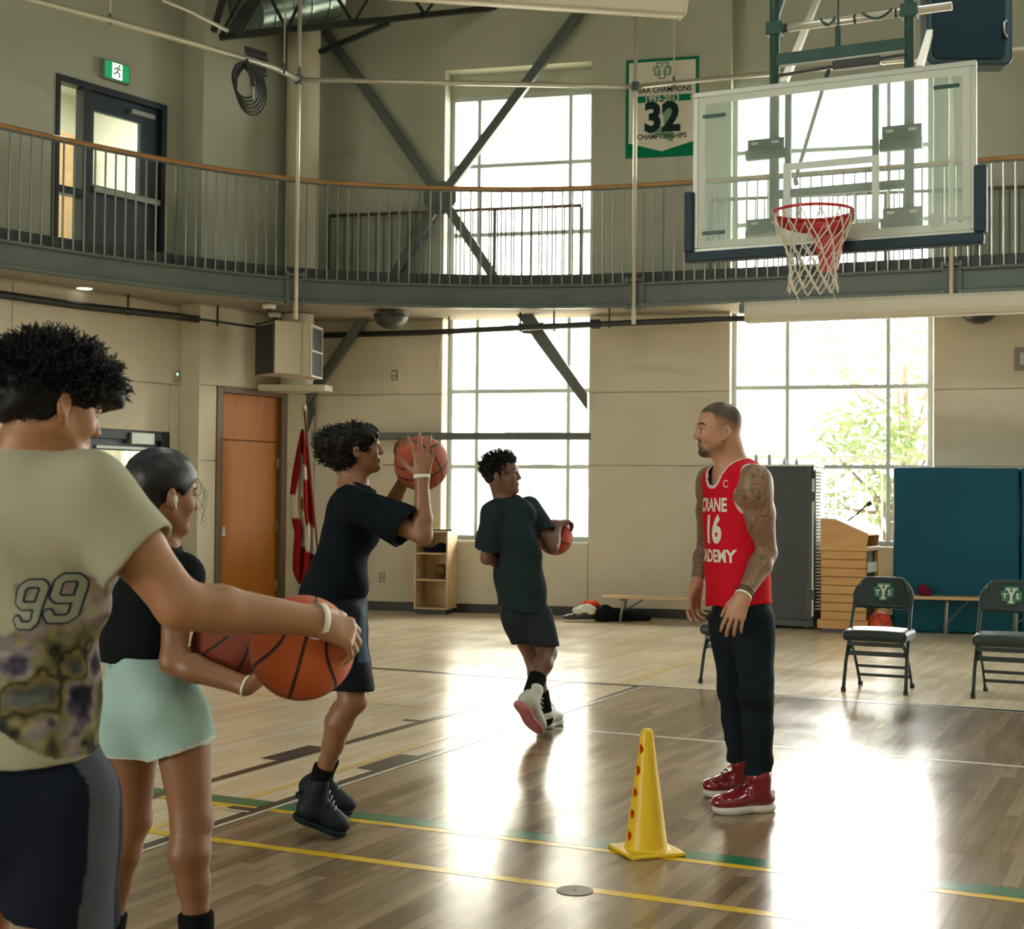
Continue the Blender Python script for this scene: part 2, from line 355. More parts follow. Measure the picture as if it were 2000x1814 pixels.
# --- other walls and ceiling (out of sight)
B().box((24,-12,0),(24.3,14,ZC)).make('wall_right', m_beige, kind='structure')
B().box((-24,-12.3,0),(24.3,-12,ZC)).make('wall_rear', m_beige, kind='structure')
B().add([(-26,-12,ZC),(26,-12,ZC),(26,22,ZC),(-26,22,ZC)],[(0,1,2,3)]).make('ceiling', M('ceiling_deck',(.16,.18,.16),.8,var=.1), kind='structure')
# --- running track gallery
CP=[(-14,1.4),(-10.5,6.1),(-7.6,9.95),(-5.85,12.3),(-4.92,13.5),(-4.17,14.33),(-3.31,15.12),(-2.55,15.6),(-1.97,15.85),(-0.97,16.03),(-0.01,16.06),(0.85,15.95),(1.68,15.72),(2.75,15.32),(3.43,15.05),(4.75,14.52),(5.25,14.32),(7.4,13.5),(12,12.0),(18,10.2)]
def cr(pts, n=14):
    out=[]
    P=[Vector((*p,0)) for p in pts]; P=[P[0]*2-P[1]]+P+[P[-1]*2-P[-2]]
    for i in range(1,len(P)-2):
        p0,p1,p2,p3=P[i-1:i+3]
        for k in range(n):
            t=k/n; out.append(.5*((2*p1)+(p2-p0)*t+(2*p0-5*p1+4*p2-p3)*t*t+(3*p1-p0-3*p2+p3)*t**3))
    out.append(P[-2]); return out
CV=cr(CP)
for _ in range(30): CV=[CV[0]]+[(CV[i-1]+CV[i]*2+CV[i+1])/4 for i in range(1,len(CV)-1)]+[CV[-1]]
SL=[0.0]
for i in range(1,len(CV)): SL.append(SL[-1]+(CV[i]-CV[i-1]).length)
def cpt(s):
    import bisect
    i=min(max(bisect.bisect(SL,s)-1,0),len(CV)-2); t=(s-SL[i])/(SL[i+1]-SL[i]); p=CV[i].lerp(CV[i+1],t); d=(CV[i+1]-CV[i]).normalized(); return p, Vector((d.y,-d.x,0))
def s_at_px(x, z=4.5):
    best=None
    for k in range(0,int(SL[-1]*100)):
        s=k/100; p,_=cpt(s)
        if p.y<8: continue
        q=MM @ Vector((p.x, -(z-H), p.y)); px=FPX*q[0]/q[2]+1000
        if best is None or abs(px-x)<best[0]: best=(abs(px-x),s)
    return best[1]
def sweep(prof, s0, s1, step=.12, close=True):
    n=int((s1-s0)/step); b=B(); vs=[]; k=len(prof)
    for i in range(n+1):
        p,nn=cpt(s0+(s1-s0)*i/n)
        for d,z in prof: vs.append(p+nn*d+Vector((0,0,z)))
    fs=[]
    for i in range(n):
        for j in range(k if close else k-1):
            a=i*k+j; c_=i*k+(j+1)%k; fs.append((a,c_,c_+k,a+k))
    if close: fs+= [tuple(range(k)), tuple(n*k+j for j in range(k))[::-1]]
    return b.add(vs,fs)
SA=0; SZ=SL[-1]-.01
wallline=[W(20,0,-.0),W(-.07,0,0),LB(STEP,0),LA(0,0),LA(24,0)]
poly=[cpt(s)[0] for s in np.arange(SA,SZ,.25)]+[Vector((p.x,p.y,0)) for p in wallline]
bb=B(); n_=len(poly)
bb.add([p+Vector((0,0,3.515)) for p in poly]+[p+Vector((0,0,3.745)) for p in poly],[tuple(range(n_)),tuple(range(n_,2*n_))[::-1]]+[(i,(i+1)%n_,n_+(i+1)%n_,n_+i) for i in range(n_)])
for s0,s1,*_ in WINS: wbox(bb,s0+.01,s1-.01,3.515,3.745,-.25,0)
track=bb.make('track_gallery_slab', M('soffit_paint',(.36,.335,.275),.8,var=.05), kind='structure')
fas=sweep([(-.02,3.5),(.055,3.5),(.055,3.535),(.012,3.545),(.012,3.735),(.055,3.745),(.055,3.77),(-.02,3.77)],SA,SZ).make('fascia_beam', m_steel, track, label='dark grey steel channel edge of the running track'); arc_smooth(fas)
toe=sweep([(-.075,3.76),(-.065,3.76),(-.065,3.90),(-.075,3.90)],SA,SZ).make('kick_plate', M('kick_plate_paint',(.05,.06,.06),.6), track); arc_smooth(toe)
# front guard rail
m_rail=wood('oak_handrail',(.34,.17,.055),(.48,.27,.10),.35,4,(1,1,1))
m_bal=M('steel_baluster',(.33,.35,.31),.3,metal=.65)
rail=root('guard_railing', cpt(s_at_px(840))[0]+Vector((0,0,3.77)), label='long curved steel guard railing with oak handrail along the running track edge', cat='railing')
hr=sweep([(-.03+.024*cos(a), 4.875+.024*sin(a)) for a in [2*pi*k/10 for k in range(10)]],SA+8,SZ).make('handrail', m_rail, rail, smooth=True)
sweep([(-.04,4.835),(-.02,4.835),(-.02,4.853),(-.04,4.853)],SA+8,SZ).make('under_rail', m_steel, rail)
sp0=s_at_px(106); sp1=s_at_px(1296); pitch=(sp1-sp0)/5
posts=[]
k0=int((sp0-9)/pitch)
sL,sR=s_at_px(-40), s_at_px(2040)
bal_me=None
def baluster(s, dd=-.03, top=4.84, bot=3.72):
    p,nn=cpt(s); q=p+nn*dd; b=B(); b.tube([(0,0,0),(0,0,top-bot)],.0085,6); me=b.mesh('baluster'); return q,nn
_bm=B(); _bm.tube([(0,0,0),(0,0,1.12)],.0105,6); BAL=_bm.mesh('baluster')
_bm=B(); _bm.box((-.022,-.008,0),(.022,.008,1.12)); POST=_bm.mesh('rail_post')
def inst(name, me, mat, parent, loc, rz=0.0):
    o=bpy.data.objects.new(name, me); COL.objects.link(o)
    if not me.materials: me.materials.append(mat)
    o.parent=parent; o.matrix_parent_inverse=ROOTM[parent.name].inverted(); o.location=loc; o.rotation_euler=(0,0,rz); return o
kk=-12
s=sp0+kk*pitch
while s<sR+.6:
    if s>sL-.8:
        p,nn=cpt(s); inst('rail_post', POST, m_steel, rail, p+nn*-.03+Vector((0,0,3.72)), atan2(nn.y,nn.x)-pi/2+pi/2)
        for j in range(1,12):
            ss=s+pitch*j/12
            p,nn=cpt(ss); inst('baluster', BAL, m_bal, rail, p+nn*-.03+Vector((0,0,3.72)))
    s+=pitch
# wall-side railings in front of the windows
_bm=B(); _bm.tube([(0,0,0),(0,0,1.0)],.010,6); BAL2=_bm.mesh('baluster')
_bm=B(); _bm.box((-.02,-.008,0),(.02,.008,1.0)); POST2=_bm.mesh('rail_post')
def back_rail(s0,s1,label,off=.1):
    r=root('window_guard_railing', W((s0+s1)/2,3.75,off), label=label, cat='railing')
    b=B(); b.tube([W(s0,4.78,off),W(s1,4.78,off)],.02,10); b.make('handrail', M('brown_handrail',(.13,.08,.05),.4), r, smooth=True)
    k=int((s1-s0)/1.1)+1
    for i in range(k+1): inst('rail_post',POST2,m_steel,r,W(s0+(s1-s0)*i/k,3.76,off),-YC)
    nb=int((s1-s0)/.1)
    for i in range(1,nb): inst('baluster',BAL2,m_steel,r,W(s0+(s1-s0)*i/nb,3.76,off))
back_rail(.12,3.25,'straight dark guard railing in front of the upper left window behind the curved railing')
back_rail(4.75,9.6,'straight dark guard railing in front of the upper right window behind the backboard')
# ================================================================== text helper
def text_mesh(s, size, bold=0.0, extrude=.0008, sx=1.0, align='CENTER'):
    cu=bpy.data.curves.new('t','FONT'); cu.body=s; cu.size=size; cu.offset=bold; cu.extrude=extrude; cu.align_x=align; cu.align_y='CENTER'; cu.resolution_u=3
    o=bpy.data.objects.new('t',cu); COL.objects.link(o); dg=bpy.context.evaluated_depsgraph_get()
    me=bpy.data.meshes.new_from_object(o.evaluated_get(dg)); bpy.data.objects.remove(o); bpy.data.curves.remove(cu)
    if sx!=1: me.transform(Matrix.Diagonal((sx,1,1,1)))
    return me
def put_text(name, s, size, origin, ex, ez, mat, parent, bold=0, extrude=.0008, sx=1.0, local=False):
    me=text_mesh(s,size,bold,extrude,sx); ex=Vector(ex).normalized(); ez=Vector(ez).normalized(); nn=ex.cross(ez)
    m=Matrix(((ex.x,ez.x,nn.x,origin[0]),(ex.y,ez.y,nn.y,origin[1]),(ex.z,ez.z,nn.z,origin[2]),(0,0,0,1))); me.transform(m)
    return link(name, me, mat, parent, local=local)
def flat(name, poly, o, ex, ey, mat, parent, th=.001, local=False, **kw):
    ex=Vector(ex); ey=Vector(ey); nn=ex.cross(ey).normalized()
    b=B(); b.prism(poly,o,ex,ey,nn*th); return b.make(name,mat,parent,local=local,**kw)
# ================================================================== doors
m_blue=M('dark_blue_door_paint',(.010,.035,.055),.4); m_navy=M('dark_door_frame',(.007,.018,.024),.45)
m_clos=M('door_closer_metal',(.32,.34,.30),.4,metal=.5)
m_hall=M('corridor_wall_paint',(.62,.60,.50),.8)
g_in=glass('door_glass',(.9,.95,.93),.08)
# upper door with sidelight
d1=root('door_1', LA((ut0+ut1)/2, UZ0, 0), kind='structure')
fr=B(); T=.07
lbox(fr,LA,ut0,ut0+T,UZ0,UZ1,-.12,.02); lbox(fr,LA,ut1-T*.7,ut1,UZ0,UZ1,-.12,.02); lbox(fr,LA,ut0+T,ut1-T*.7,UZ1-.07,UZ1,-.12,.02)
sd,_=la_px(160,300); lbox(fr,LA,sd-.09,sd,UZ0,UZ1-.07,-.12,.02); _,zm=la_px(135,372); lbox(fr,LA,sd,ut1-T*.7,zm-.04,zm+.04,-.12,.02)
fr.make('door_frame', m_navy, d1, bev=.004)
lf=B(); a0,a1=ut0+T,sd-.09; g0,gz1=la_px(279,240); g1,_=la_px(188,240); _,gz0=la_px(235,370)
lbox(lf,LA,a0,g0,UZ0+.01,UZ1-.07,-.09,-.04); lbox(lf,LA,g1,a1,UZ0+.01,UZ1-.07,-.09,-.04); lbox(lf,LA,g0,g1,UZ0+.01,gz0,-.09,-.04); lbox(lf,LA,g0,g1,gz1,UZ1-.07,-.09,-.04)
lf.make('door_leaf', m_blue, d1)
for (p,q,r,s_) in ((g0,g1,gz0,gz1),(sd,ut1-.05,UZ0,zm-.04),(sd,ut1-.05,zm+.04,UZ1-.07)):
    b=B(); lbox(b,LA,p,q,r,s_,-.068,-.062); b.make('pane', g_in, d1)
b=B(); lbox(b,LA,a0+.02,a1-.05,gz0-.09,gz0-.03,-.04,0.03); b.make('push_bar', m_clos, d1)
b=B(); lbox(b,LA,a0+.1,a0+.42,UZ1-.2,UZ1-.15,-.04,.02); b.make('door_closer', m_clos, d1)
# corridor beyond the upper door, with its own area light
cz=B(); lbox(cz,LA,ut0-1.2,ut1+.6,3.7,6.6,-3.2,-3.1); lbox(cz,LA,ut1+.55,ut1+.65,3.7,6.6,-3.1,-.35); lbox(cz,LA,ut0-1.3,ut0-1.2,3.7,6.6,-3.1,-.35); lbox(cz,LA,ut0-1.2,ut1+.6,3.62,3.7,-3.1,-.35); lbox(cz,LA,ut0-1.2,ut1+.6,6.6,6.7,-3.1,-.35)
cz.make('corridor_wall', m_hall, wall_left)
b=B(); lbox(b,LA,ut0-.75,ut0-.15,3.7,5.9,-2.6,-2.5); b.make('corridor_door', wood('corridor_wood',(.30,.18,.08),(.38,.24,.12),.5), wall_left)
area('corridor_light', LA((ut0+ut1)/2-.3,6.5,-1.6), (0,0,-1), 1.2,.5,70,(1,.97,.9))
# exit sign
ea,ez0=la_px(252,163,.04); eb,ez1=la_px(200,121,.04)
es=root('exit_sign', LA((ea+eb)/2,(ez0+ez1)/2,.0), label='green emergency exit sign with white running figure above the upper door', cat='sign')
ezc=(ez0+ez1)/2+.01; hh=.105
b=B(); lbox(b,LA,ea,eb,ezc-hh,ezc+hh,0,.06); b.make('sign_housing', M('sign_case_grey',(.20,.28,.22),.5), es, bev=.005)
gm=M('exit_green',(.01,.30,.10),.4,emit=.25); wm=M('exit_white',(.75,.85,.75),.4,emit=.5)
b=B(); lbox(b,LA,ea+.02,eb-.02,ezc-hh+.015,ezc+hh-.015,.06,.064); b.make('sign_face', gm, es)
mid=(ea+eb)/2
b=B(); lbox(b,LA,mid-.065,mid+.065,ezc-hh+.02,ezc+hh-.02,.064,.067); b.make('doorway_pictogram', wm, es)
rf=B(); P=lambda x,z: LA(mid-x,ezc+z,.07)
rf.lathe([(.001,-.002),(.014,-.002),(.014,.002),(.001,.002)],P(.02,.058),12,M4=Matrix.Rotation(radians(90),4,'X'))
for a,c_ in (((.012,.04),(-.005,-.005)),((-.005,-.005),(.03,-.03)),((.03,-.03),(.022,-.065)),((-.005,-.005),(-.035,-.035)),((-.035,-.035),(-.055,-.03)),((.012,.035),(.04,.015)),((.01,.035),(-.03,.03)),((-.03,.03),(-.04,.005))):
    rf.bar(P(*a),P(*c_),.014,.004,up=NL)
rf.make('running_figure', M('exit_dark_green',(.005,.10,.035),.5), es)
# lower exit door (double leaf) in wall A
d2=root('door_2', LA((ld0+ld1)/2,0,0), kind='structure')
fr=B(); lbox(fr,LA,ld0,ld0+.12,0,LZ,-.12,.01); lbox(fr,LA,ld1-.1,ld1,0,LZ,-.12,.01); lbox(fr,LA,ld0+.12,ld1-.1,LZ-.1,LZ,-.12,.01)
fr.make('door_frame', m_navy, d2, bev=.004)
lg0,lgz=la_px(296,882); lg1,_=la_px(193,882)
lf=B(); lbox(lf,LA,ld0+.12,lg0,.01,LZ-.1,-.09,-.04); lbox(lf,LA,lg1,ld0+1.05,.01,LZ-.1,-.09,-.04); lbox(lf,LA,lg0,lg1,.01,1.0,-.09,-.04); lbox(lf,LA,lg0,lg1,lgz,LZ-.1,-.09,-.04)
lf.make('door_leaf', m_blue, d2)
lf=B(); lbox(lf,LA,ld0+1.06,ld1-.1,.01,LZ-.1,-.09,-.04); lf.make('door_leaf', m_blue, d2)
b=B(); lbox(b,LA,lg0,lg1,1.0,lgz,-.068,-.062); b.make('pane', g_in, d2)
b=B(); c0,cz0=la_px(296,856); c1,_=la_px(252,856); lbox(b,LA,c0,c1,cz0-.07,cz0+.05,-.04,.05); b.make('door_closer', m_clos, d2)
b=B(); b.bar(LA(lg1+.02,lgz+.03,-.03),LA(lg0,lgz+.03,-.03),.03,.03); b.make('glazing_bead', m_clos, d2)
cz=B(); lbox(cz,LA,ld0-1.4,ld1+.6,0,2.9,-3.2,-3.1); lbox(cz,LA,ld0-1.5,ld0-1.4,0,2.9,-3.1,-.35); lbox(cz,LA,ld1+.6,ld1+.7,0,2.9,-3.1,-.35); lbox(cz,LA,ld0-1.4,ld1+.6,2.9,3.0,-3.1,-.35)
cz.make('corridor_wall', m_hall, wall_left)
b=B(); lbox(b,LA,ld0-.6,ld0+.1,0,2.2,-2.9,-2.8); b.make('corridor_door', MATS['corridor_wood'], wall_left)
area('corridor_light', LA((ld0+ld1)/2-.3,2.85,-1.6), (0,0,-1), 1.2,.5,55,(1,.93,.8))  # area light inside the closed lower corridor
# orange oak door
m_oak=wood('orange_oak_veneer',(.40,.125,.010),(.52,.19,.022),.5,2.2,(1.5,1.5,.35))
m_frbr=M('brown_door_frame',(.13,.085,.05),.5)
d3=root('door_3', LB((DT0+DT1)/2,0,0), kind='structure')
fr=B(); lbox(fr,LB,DT0-.02,DT0+.07,0,DZ+.02,-.14,.015); lbox(fr,LB,DT1-.06,DT1+.03,0,DZ+.02,-.14,.015); lbox(fr,LB,DT0+.07,DT1-.06,DZ-.05,DZ+.02,-.14,.015); fr.make('door_frame', m_frbr, d3, bev=.004)
b=B(); lbox(b,LB,DT0+.075,DT1-.065,.01,1.995,-.12,-.06); b.make('door_leaf', m_oak, d3, bev=.003)
b=B(); lbox(b,LB,DT0+.075,DT1-.065,2.005,DZ-.052,-.12,-.06); b.make('overpanel', m_oak, d3, bev=.003)
hp=lb_px(440,1037); b=B(); b.lathe([(.001,0),(.02,0),(.022,.02),(.012,.03),(.001,.03)],LB(hp[0],hp[1],-.06),14,M4=Matrix.Rotation(-TH,4,'Z')@Matrix.Rotation(radians(90),4,'Y')); b.make('door_knob', m_clos, d3)
flat('paper_tag', [(-.03,-.05),(.035,-.06),(.01,.05),(-.01,.06)], LB(hp[0],hp[1],-.025), -UL, (0,0,1), m_white, d3, .003)
for zz in (.3,1.0,1.75): b=B(); b.tube([LB(DT0+.072,zz-.06,-.045),LB(DT0+.072,zz+.06,-.045)],.012,8); b.make('hinge', m_clos, d3)
# small green-lit sensor on wall, outlets
def outlet(name, s, z, label, plugged=False):
    r=root(name, W(s,z,0), label=label, cat='outlet')
    b=B(); wbox(b,s-.04,s+.04,z-.062,z+.062,0,.006); b.make('cover_plate', M('grey_outlet_plate',(.23,.22,.19),.5), r, bev=.003)
    for dz in (-.03,.03):
        b=B(); wbox(b,s-.022,s+.022,z+dz-.02,z+dz+.02,.006,.010); b.make('socket', M('cream_socket',(.42,.39,.31),.5), r)
    if plugged:
        b=B(); b.tube([W(s,z+.02,.01),W(s,z+.02,.05)],.016,8); b.make('plug', m_white, r)
    return r
s_,z_=w_px(771,733); _out=outlet('wall_outlet', s_,z_,'small wall outlet high on the wall left of the windows with a white plug',True)
pts=[w_px(*q) for q in ((771,733),(776,760),(795,775),(820,778),(840,762),(852,735),(860,700),(861,665))]
r=B(); r.tube([W(a,c_,.04 if i==0 else .012) for i,(a,c_) in enumerate(pts)],.004,5); r.make('white_cord', m_white, _out)
s_,z_=w_px(746,1127); outlet('wall_outlet', s_,z_,'small grey wall outlet low on the wall beside the cubby shelf')
t_,z_=la_px(345,733); b=B(); lbox(b,LA,.02,.09,z_-.07,z_+.05,0,.03); o=b.make('wall_sensor', M('sensor_plastic',(.35,.36,.28),.5), label='small beige wall sensor box with pale green light on left wall', cat='sensor', bev=.004)
b=B(); lbox(b,LA,.045,.065,z_,z_+.02,.03,.034); b.make('indicator_light', M('sensor_led',(.25,.8,.6),.4,emit=1.2), o)
s_,z_=w_px(1995,700); b=B(); wbox(b,s_-.07,s_+.25,z_-.13,z_+.12,0,.03); o=b.make('wall_control_box', M('grey_steel_box',(.20,.20,.17),.5), label='grey framed control box on the wall at the right edge', cat='control box', bev=.005)
b=B(); wbox(b,s_-.02,s_+.2,z_-.07,z_+.06,.03,.04); b.make('window_pane', M('pale_plastic',(.45,.46,.40),.3), o)
# ================================================================== corner column, cabinets, braces
cc=LB(.62,0,-.02)+NL*.10; ccp=lb_px(592,300)
CCX=aty(591,300,16.75)
b=B(); b.lathe([(.195,3.77),(.195,ZC)],(CCX.x,CCX.y,0),32); o=b.make('round_column', M('cream_column_paint',(.55,.53,.42),.6), kind='structure'); arc_smooth(o)
b=B(); b.lathe([(.19,2.66),(.19,3.5)],(CCX.x-.03,CCX.y-.02,0),32); o2=b.make('lower_column', MATS['cream_column_paint'], o); arc_smooth(o2)
b=B(); b.prism([(-.42,-.2),(.36,-.25),(.42,-.02),(-.1,.32),(-.42,.2)],(CCX.x-.02,CCX.y-.06,2.585),(1,0,0),(0,1,0),(0,0,.07)); b.make('column_shelf', MATS['cream_column_paint'], o)
m_cab=M('beige_cabinet',(.50,.45,.33),.55); m_grl=M('black_grille',(.012,.014,.013),.5)
def louver_box(name,label,pl,pr,ytop,ybot,Y0,Y1,dep,mfr,npan=2):
    # front face between two sight points, box going back by dep
    p=aty(pl[0],pl[1],Y0); q=aty(pr[0],pr[1],Y1); zt=p.z; zb=aty(pl[0],ybot,Y0).z
    ex=(Vector((q.x-p.x,q.y-p.y,0))); w=ex.length; ex.normalize(); nn=Vector((ex.y,-ex.x,0))
    c=Vector((p.x,p.y,0))+ex*w/2
    r=root(name,(c.x,c.y,zb),label=label,cat='loudspeaker')
    b=B(); b.obox(c-nn*dep/2+Vector((0,0,(zt+zb)/2)),ex*w/2,nn*dep/2,Vector((0,0,(zt-zb)/2))); b.make('cabinet',m_cab,r,bev=.008)
    hgt=(zt-zb)
    for k in range(npan):
        z0=zb+.02+(hgt-.04)*k/npan; z1=zb+.02+(hgt-.04)*(k+1)/npan-.015
        b=B(); b.obox(c+nn*.006+Vector((0,0,(z0+z1)/2)),ex*(w/2-.02),nn*.008,Vector((0,0,(z1-z0)/2))); b.make('grille',m_grl,r)
    fr=B()
    for a,e in ((-w/2+.01,-w/2+.01),(w/2-.01,w/2-.01)): fr.bar(c+ex*a+nn*.012+Vector((0,0,zb)),c+ex*a+nn*.012+Vector((0,0,zt)),.018,.018)
    for z in (zb+.01,zb+hgt/2,zt-.01): fr.bar(c-ex*w/2+nn*.012+Vector((0,0,z)),c+ex*w/2+nn*.012+Vector((0,0,z)),.018,.018)
    fr.make('grille_frame',mfr,r)
    return r
louver_box('loudspeaker','beige wall loudspeaker left of the corner column, dark grille turned away',(502,632),(537,628),632,733,16.1,15.75,.34,m_navy)
louver_box('loudspeaker','beige wall loudspeaker right of the corner column with white framed grille',(606,633),(628,638),633,735,15.95,16.35,.38,M('white_grille_frame',(.6,.6,.5),.5))
# braces: X upper, X lower, horizontal tie
def brace(name,label,segs,w=.11,off=.10,parent=None):
    r=None
    b=B()
    for p,q in segs:
        a=w_px(*p,off); c_=w_px(*q,off); b.bar(W(*a,off),W(*c_,off),w,w*.8,up=N)
    return b
xb=root('cross_brace', W(1.55,4.9,.12), label='large dark grey X-shaped steel cross brace above the track gallery at the left window', cat='brace')
brace('','',[((592,0),(862,385))]).make('brace_arm',m_beamgrey,xb,bev=.006)
brace('','',[((1150,0),(862,385))]).make('brace_arm',m_beamgrey,xb,bev=.006)
brace('','',[((862,385),(765,548))]).make('brace_arm',m_beamgrey,xb,bev=.006)
brace('','',[((862,385),(970,548))]).make('brace_arm',m_beamgrey,xb,bev=.006)
a=w_px(862,388,.1); b=B(); b.prism([(-.2,-.06),(-.06,-.2),(.06,-.2),(.2,-.06),(.2,.06),(.06,.2),(-.06,.2),(-.2,.06)],W(*a,.15),U,(0,0,1),N*.012); b.make('gusset_plate',m_beamgrey,xb)
yb=root('lower_brace', W(1.3,3.4,.12), label='two dark grey slanting steel brace arms and level tie beam under the track gallery', cat='brace')
brace('','',[((590,795),(712,620))]).make('brace_arm',m_beamgrey,yb,bev=.006)
_b=B(); _p=[w_px(x_,y_,.1) for x_,y_ in ((1008,612),(1040,612),(1146.5,768),(1146.5,800))]; _b.prism([(q_[0],q_[1]) for q_ in _p],W(0,0,.06),U,(0,0,1),N*.09); _b.make('brace_arm',m_beamgrey,yb,bev=.006)
b=B(); a=w_px(600,852,.08); c_=w_px(1150,852,.08); b.bar(W(-.05,a[1],.08),W(3.37,c_[1],.08),.09,.085,up=(0,0,1)); b.make('tie_beam',m_beamgrey,yb,bev=.005)
a=w_px(597,790,.1); b=B(); b.prism([(-.12,.12),(.1,.14),(.12,-.1),(0,-.45),(-.06,-.45),(-.1,-.05)],W(*a,.10),U,(0,0,1),N*.02); b.make('gusset_plate',m_dark,yb)
a=w_px(1035,640,.1); b=B(); b.prism([(-.16,.06),(.16,.06),(.1,-.08),(-.1,-.06)],W(*a,.06),U,(0,0,1),N*.02); b.make('gusset_plate',m_beamgrey,yb)
# ceiling truss, duct in the left corner
tr=root('ceiling_joist', (-1,15.2,7), label='dark open-web steel roof joists crossing near the ceiling above the column', cat='joist')
def P3(x,y,Y): return aty(x,y,Y)
for seg,w in (((( 430,72,15.2),(740,40,16.2)),.07),(((740,40,16.2),(1010,10,17.0)),.06),(((430,-60,15.2),(1010,-80,17.0)),.08),(((624,102,16.4),(760,45,16.0)),.05)):
    b=B(); b.bar(P3(*seg[0]),P3(*seg[1]),w,w); b.make('chord',m_dark,tr)
xx=[(430,72,-60),(500,66,-62),(560,58,-64),(620,52,-66),(690,45,-68),(760,38,-70),(830,28,-72),(900,20,-74)]
for i in range(len(xx)-1):
    Y=15.2+i*.2; b=B(); b.bar(P3(xx[i][0],xx[i][1] if i%2==0 else xx[i][2],Y),P3(xx[i+1][0],xx[i+1][2] if i%2==0 else xx[i+1][1],Y+.2),.03,.03); b.make('web_bar',m_dark,tr)
b=B(); b.bar(P3(438,-10,15.0),P3(417,62,15.0),.06,.06); b.make('hanger',m_dark,tr)
b=B()
for k in range(4): b.bar(P3(500+k*7,-20,15.1),P3(440+k*10,66,15.1),.03,.03)
b.make('bridging',m_dark,tr)
du=B(); p=P3(480,15,15.9); q=P3(640,-20,16.6); du.tube([p,q],.34,24); du=du.make('air_duct', M('galvanised_duct',(.20,.27,.25),.28,metal=.8,var=.2,scale=8), label='shiny round galvanised air duct at ceiling level behind the joist', cat='duct', smooth=False); arc_smooth(du)
for k in range(4):
    b=B(); c_=p.lerp(q,.15+.22*k); d=(q-p).normalized(); b.tube([c_-d*.015,c_+d*.015],.352,24); b.make('duct_seam', MATS['galvanised_duct'], du)
b=B(); b.tube([P3(318,0,14.6),P3(372,22,14.6),P3(445,60,14.6)],.02,8); b.make('sprinkler_pipe', m_conduit, label='thin pale sprinkler pipe under the ceiling at the upper left', cat='pipe')
# pipe frame on the gallery: poles with clamps, level pipes, hangers
PZ=5.95
def pole(px,label):
    s=s_at_px(px); p,nn=cpt(s); q=p+nn*.10
    r=root('net_pole',(q.x,q.y,3.3),label=label,cat='pole')
    b=B(); b.tube([q+Vector((0,0,3.30)),q+Vector((0,0,ZC))],.024,10); b.make('tube',m_conduit,r,smooth=True)
    ang=Vector((nn.y,-nn.x,0))
    for z in (3.79,3.485):
        b=B(); b.obox(q-nn*.04+Vector((0,0,z)),ang*.11,nn*.05,Vector((0,0,.014))); b.make('clamp_plate',m_steel,r)
        for k in (-1,1): b=B(); b.tube([q-nn*.02+ang*.09*k+Vector((0,0,z-.03)),q-nn*.02+ang*.09*k+Vector((0,0,z+.035))],.011,6); b.make('bolt',m_clos,r)
    b=B(); b.obox(q-nn*.07+Vector((0,0,3.64)),ang*.10,nn*.012,Vector((0,0,.13))); b.make('stiffener_plate',m_steel,r)
    return q
q1=pole(574,'upright galvanised pole clamped to the gallery edge by the corner column')
q2=pole(1243,'upright galvanised pole clamped to the gallery edge in front of the banner')
q3=pole(1860,'upright galvanised pole clamped to the gallery edge behind the backboard')
pf=root('pipe_frame',(q1.x,q1.y,PZ),label='pale level pipes joining the upright poles above the gallery railing',cat='pipe')
Z=Vector((0,0,PZ)); x1=Vector((q1.x,q1.y,PZ)); x2=Vector((q2.x,q2.y,PZ)); x3=Vector((q3.x,q3.y,PZ))
lft=[atz(-60,-30,PZ),atz(60,0,PZ),atz(215,40,PZ),atz(380,86,PZ),atz(540,134,PZ)]
b=B(); b.tube(lft+[x1],.032,10); b.make('left_pipe',m_conduit,pf,smooth=True)
b=B(); b.tube([x1,x2],.026,10); b.make('middle_pipe',m_conduit,pf,smooth=True)
b=B(); b.tube([x2,x3,x3+Vector((2.5,-.95,0))],.026,10); b.make('right_pipe',m_conduit,pf,smooth=True)
for c_ in (x1,x2,x3): b=B(); b.lathe([(.045,-.05),(.045,.05)],c_,12); b.make('coupling',m_steel,pf)
for px,py in ((215,40),(585,143),(555,136),(1338,150)):
    p=atz(px,py,PZ) if px<600 else x2.lerp(x3,.13)
    b=B(); b.tube([p,Vector((p.x,p.y,ZC))],.009,6); b.make('hanger_rod',m_conduit,pf)
    b=B(); b.tube([p+Vector((0,0,-.04)),p+Vector((0,0,.07))],.016,6); b.make('hanger_hook',m_steel,pf)
# power box and cable coil on pipe
pc=lft[4].lerp(lft[3],.25); dd=(lft[3]-lft[4]).normalized()
cb=root('cable_coil',pc,label='black power box with looped cables hanging on the pale pipe near the column',cat='cable')
for k in (-1,1): b=B(); b.obox(pc+Vector((0,-.03,.085*k)),dd*.15,Vector((0,.05,0)),Vector((0,0,.04))); b.make('box',m_dark,cb,bev=.01)
for k in range(6):
    R_=.20-.008*k; H_=.52-.03*k; c_=pc+dd*(.06+.015*k)+Vector((0,-.03-.012*k,-.06))
    pts=[c_+dd*R_*cos(a)+Vector((0,0,-H_/2+H_/2*sin(a))) for a in [2*pi*j/20 for j in range(21)]]
    b=B(); b.tube(pts,.011,6); b.make('cable_loop',m_dark,cb,smooth=True)
b=B(); b.tube([pc+dd*.12+Vector((0,-.1,-.02)),pc+dd*.03+Vector((0,-.1,-.2)),pc+Vector((0,-.1,-.42))],[.02,.03,.025],8); b.make('connector',m_dark,cb)
b=B(); b.tube([pc+dd*.02+Vector((0,-.12,-.30)),pc+dd*.01+Vector((0,-.12,-.44))],.017,8); b.make('metal_plug',m_clos,cb)
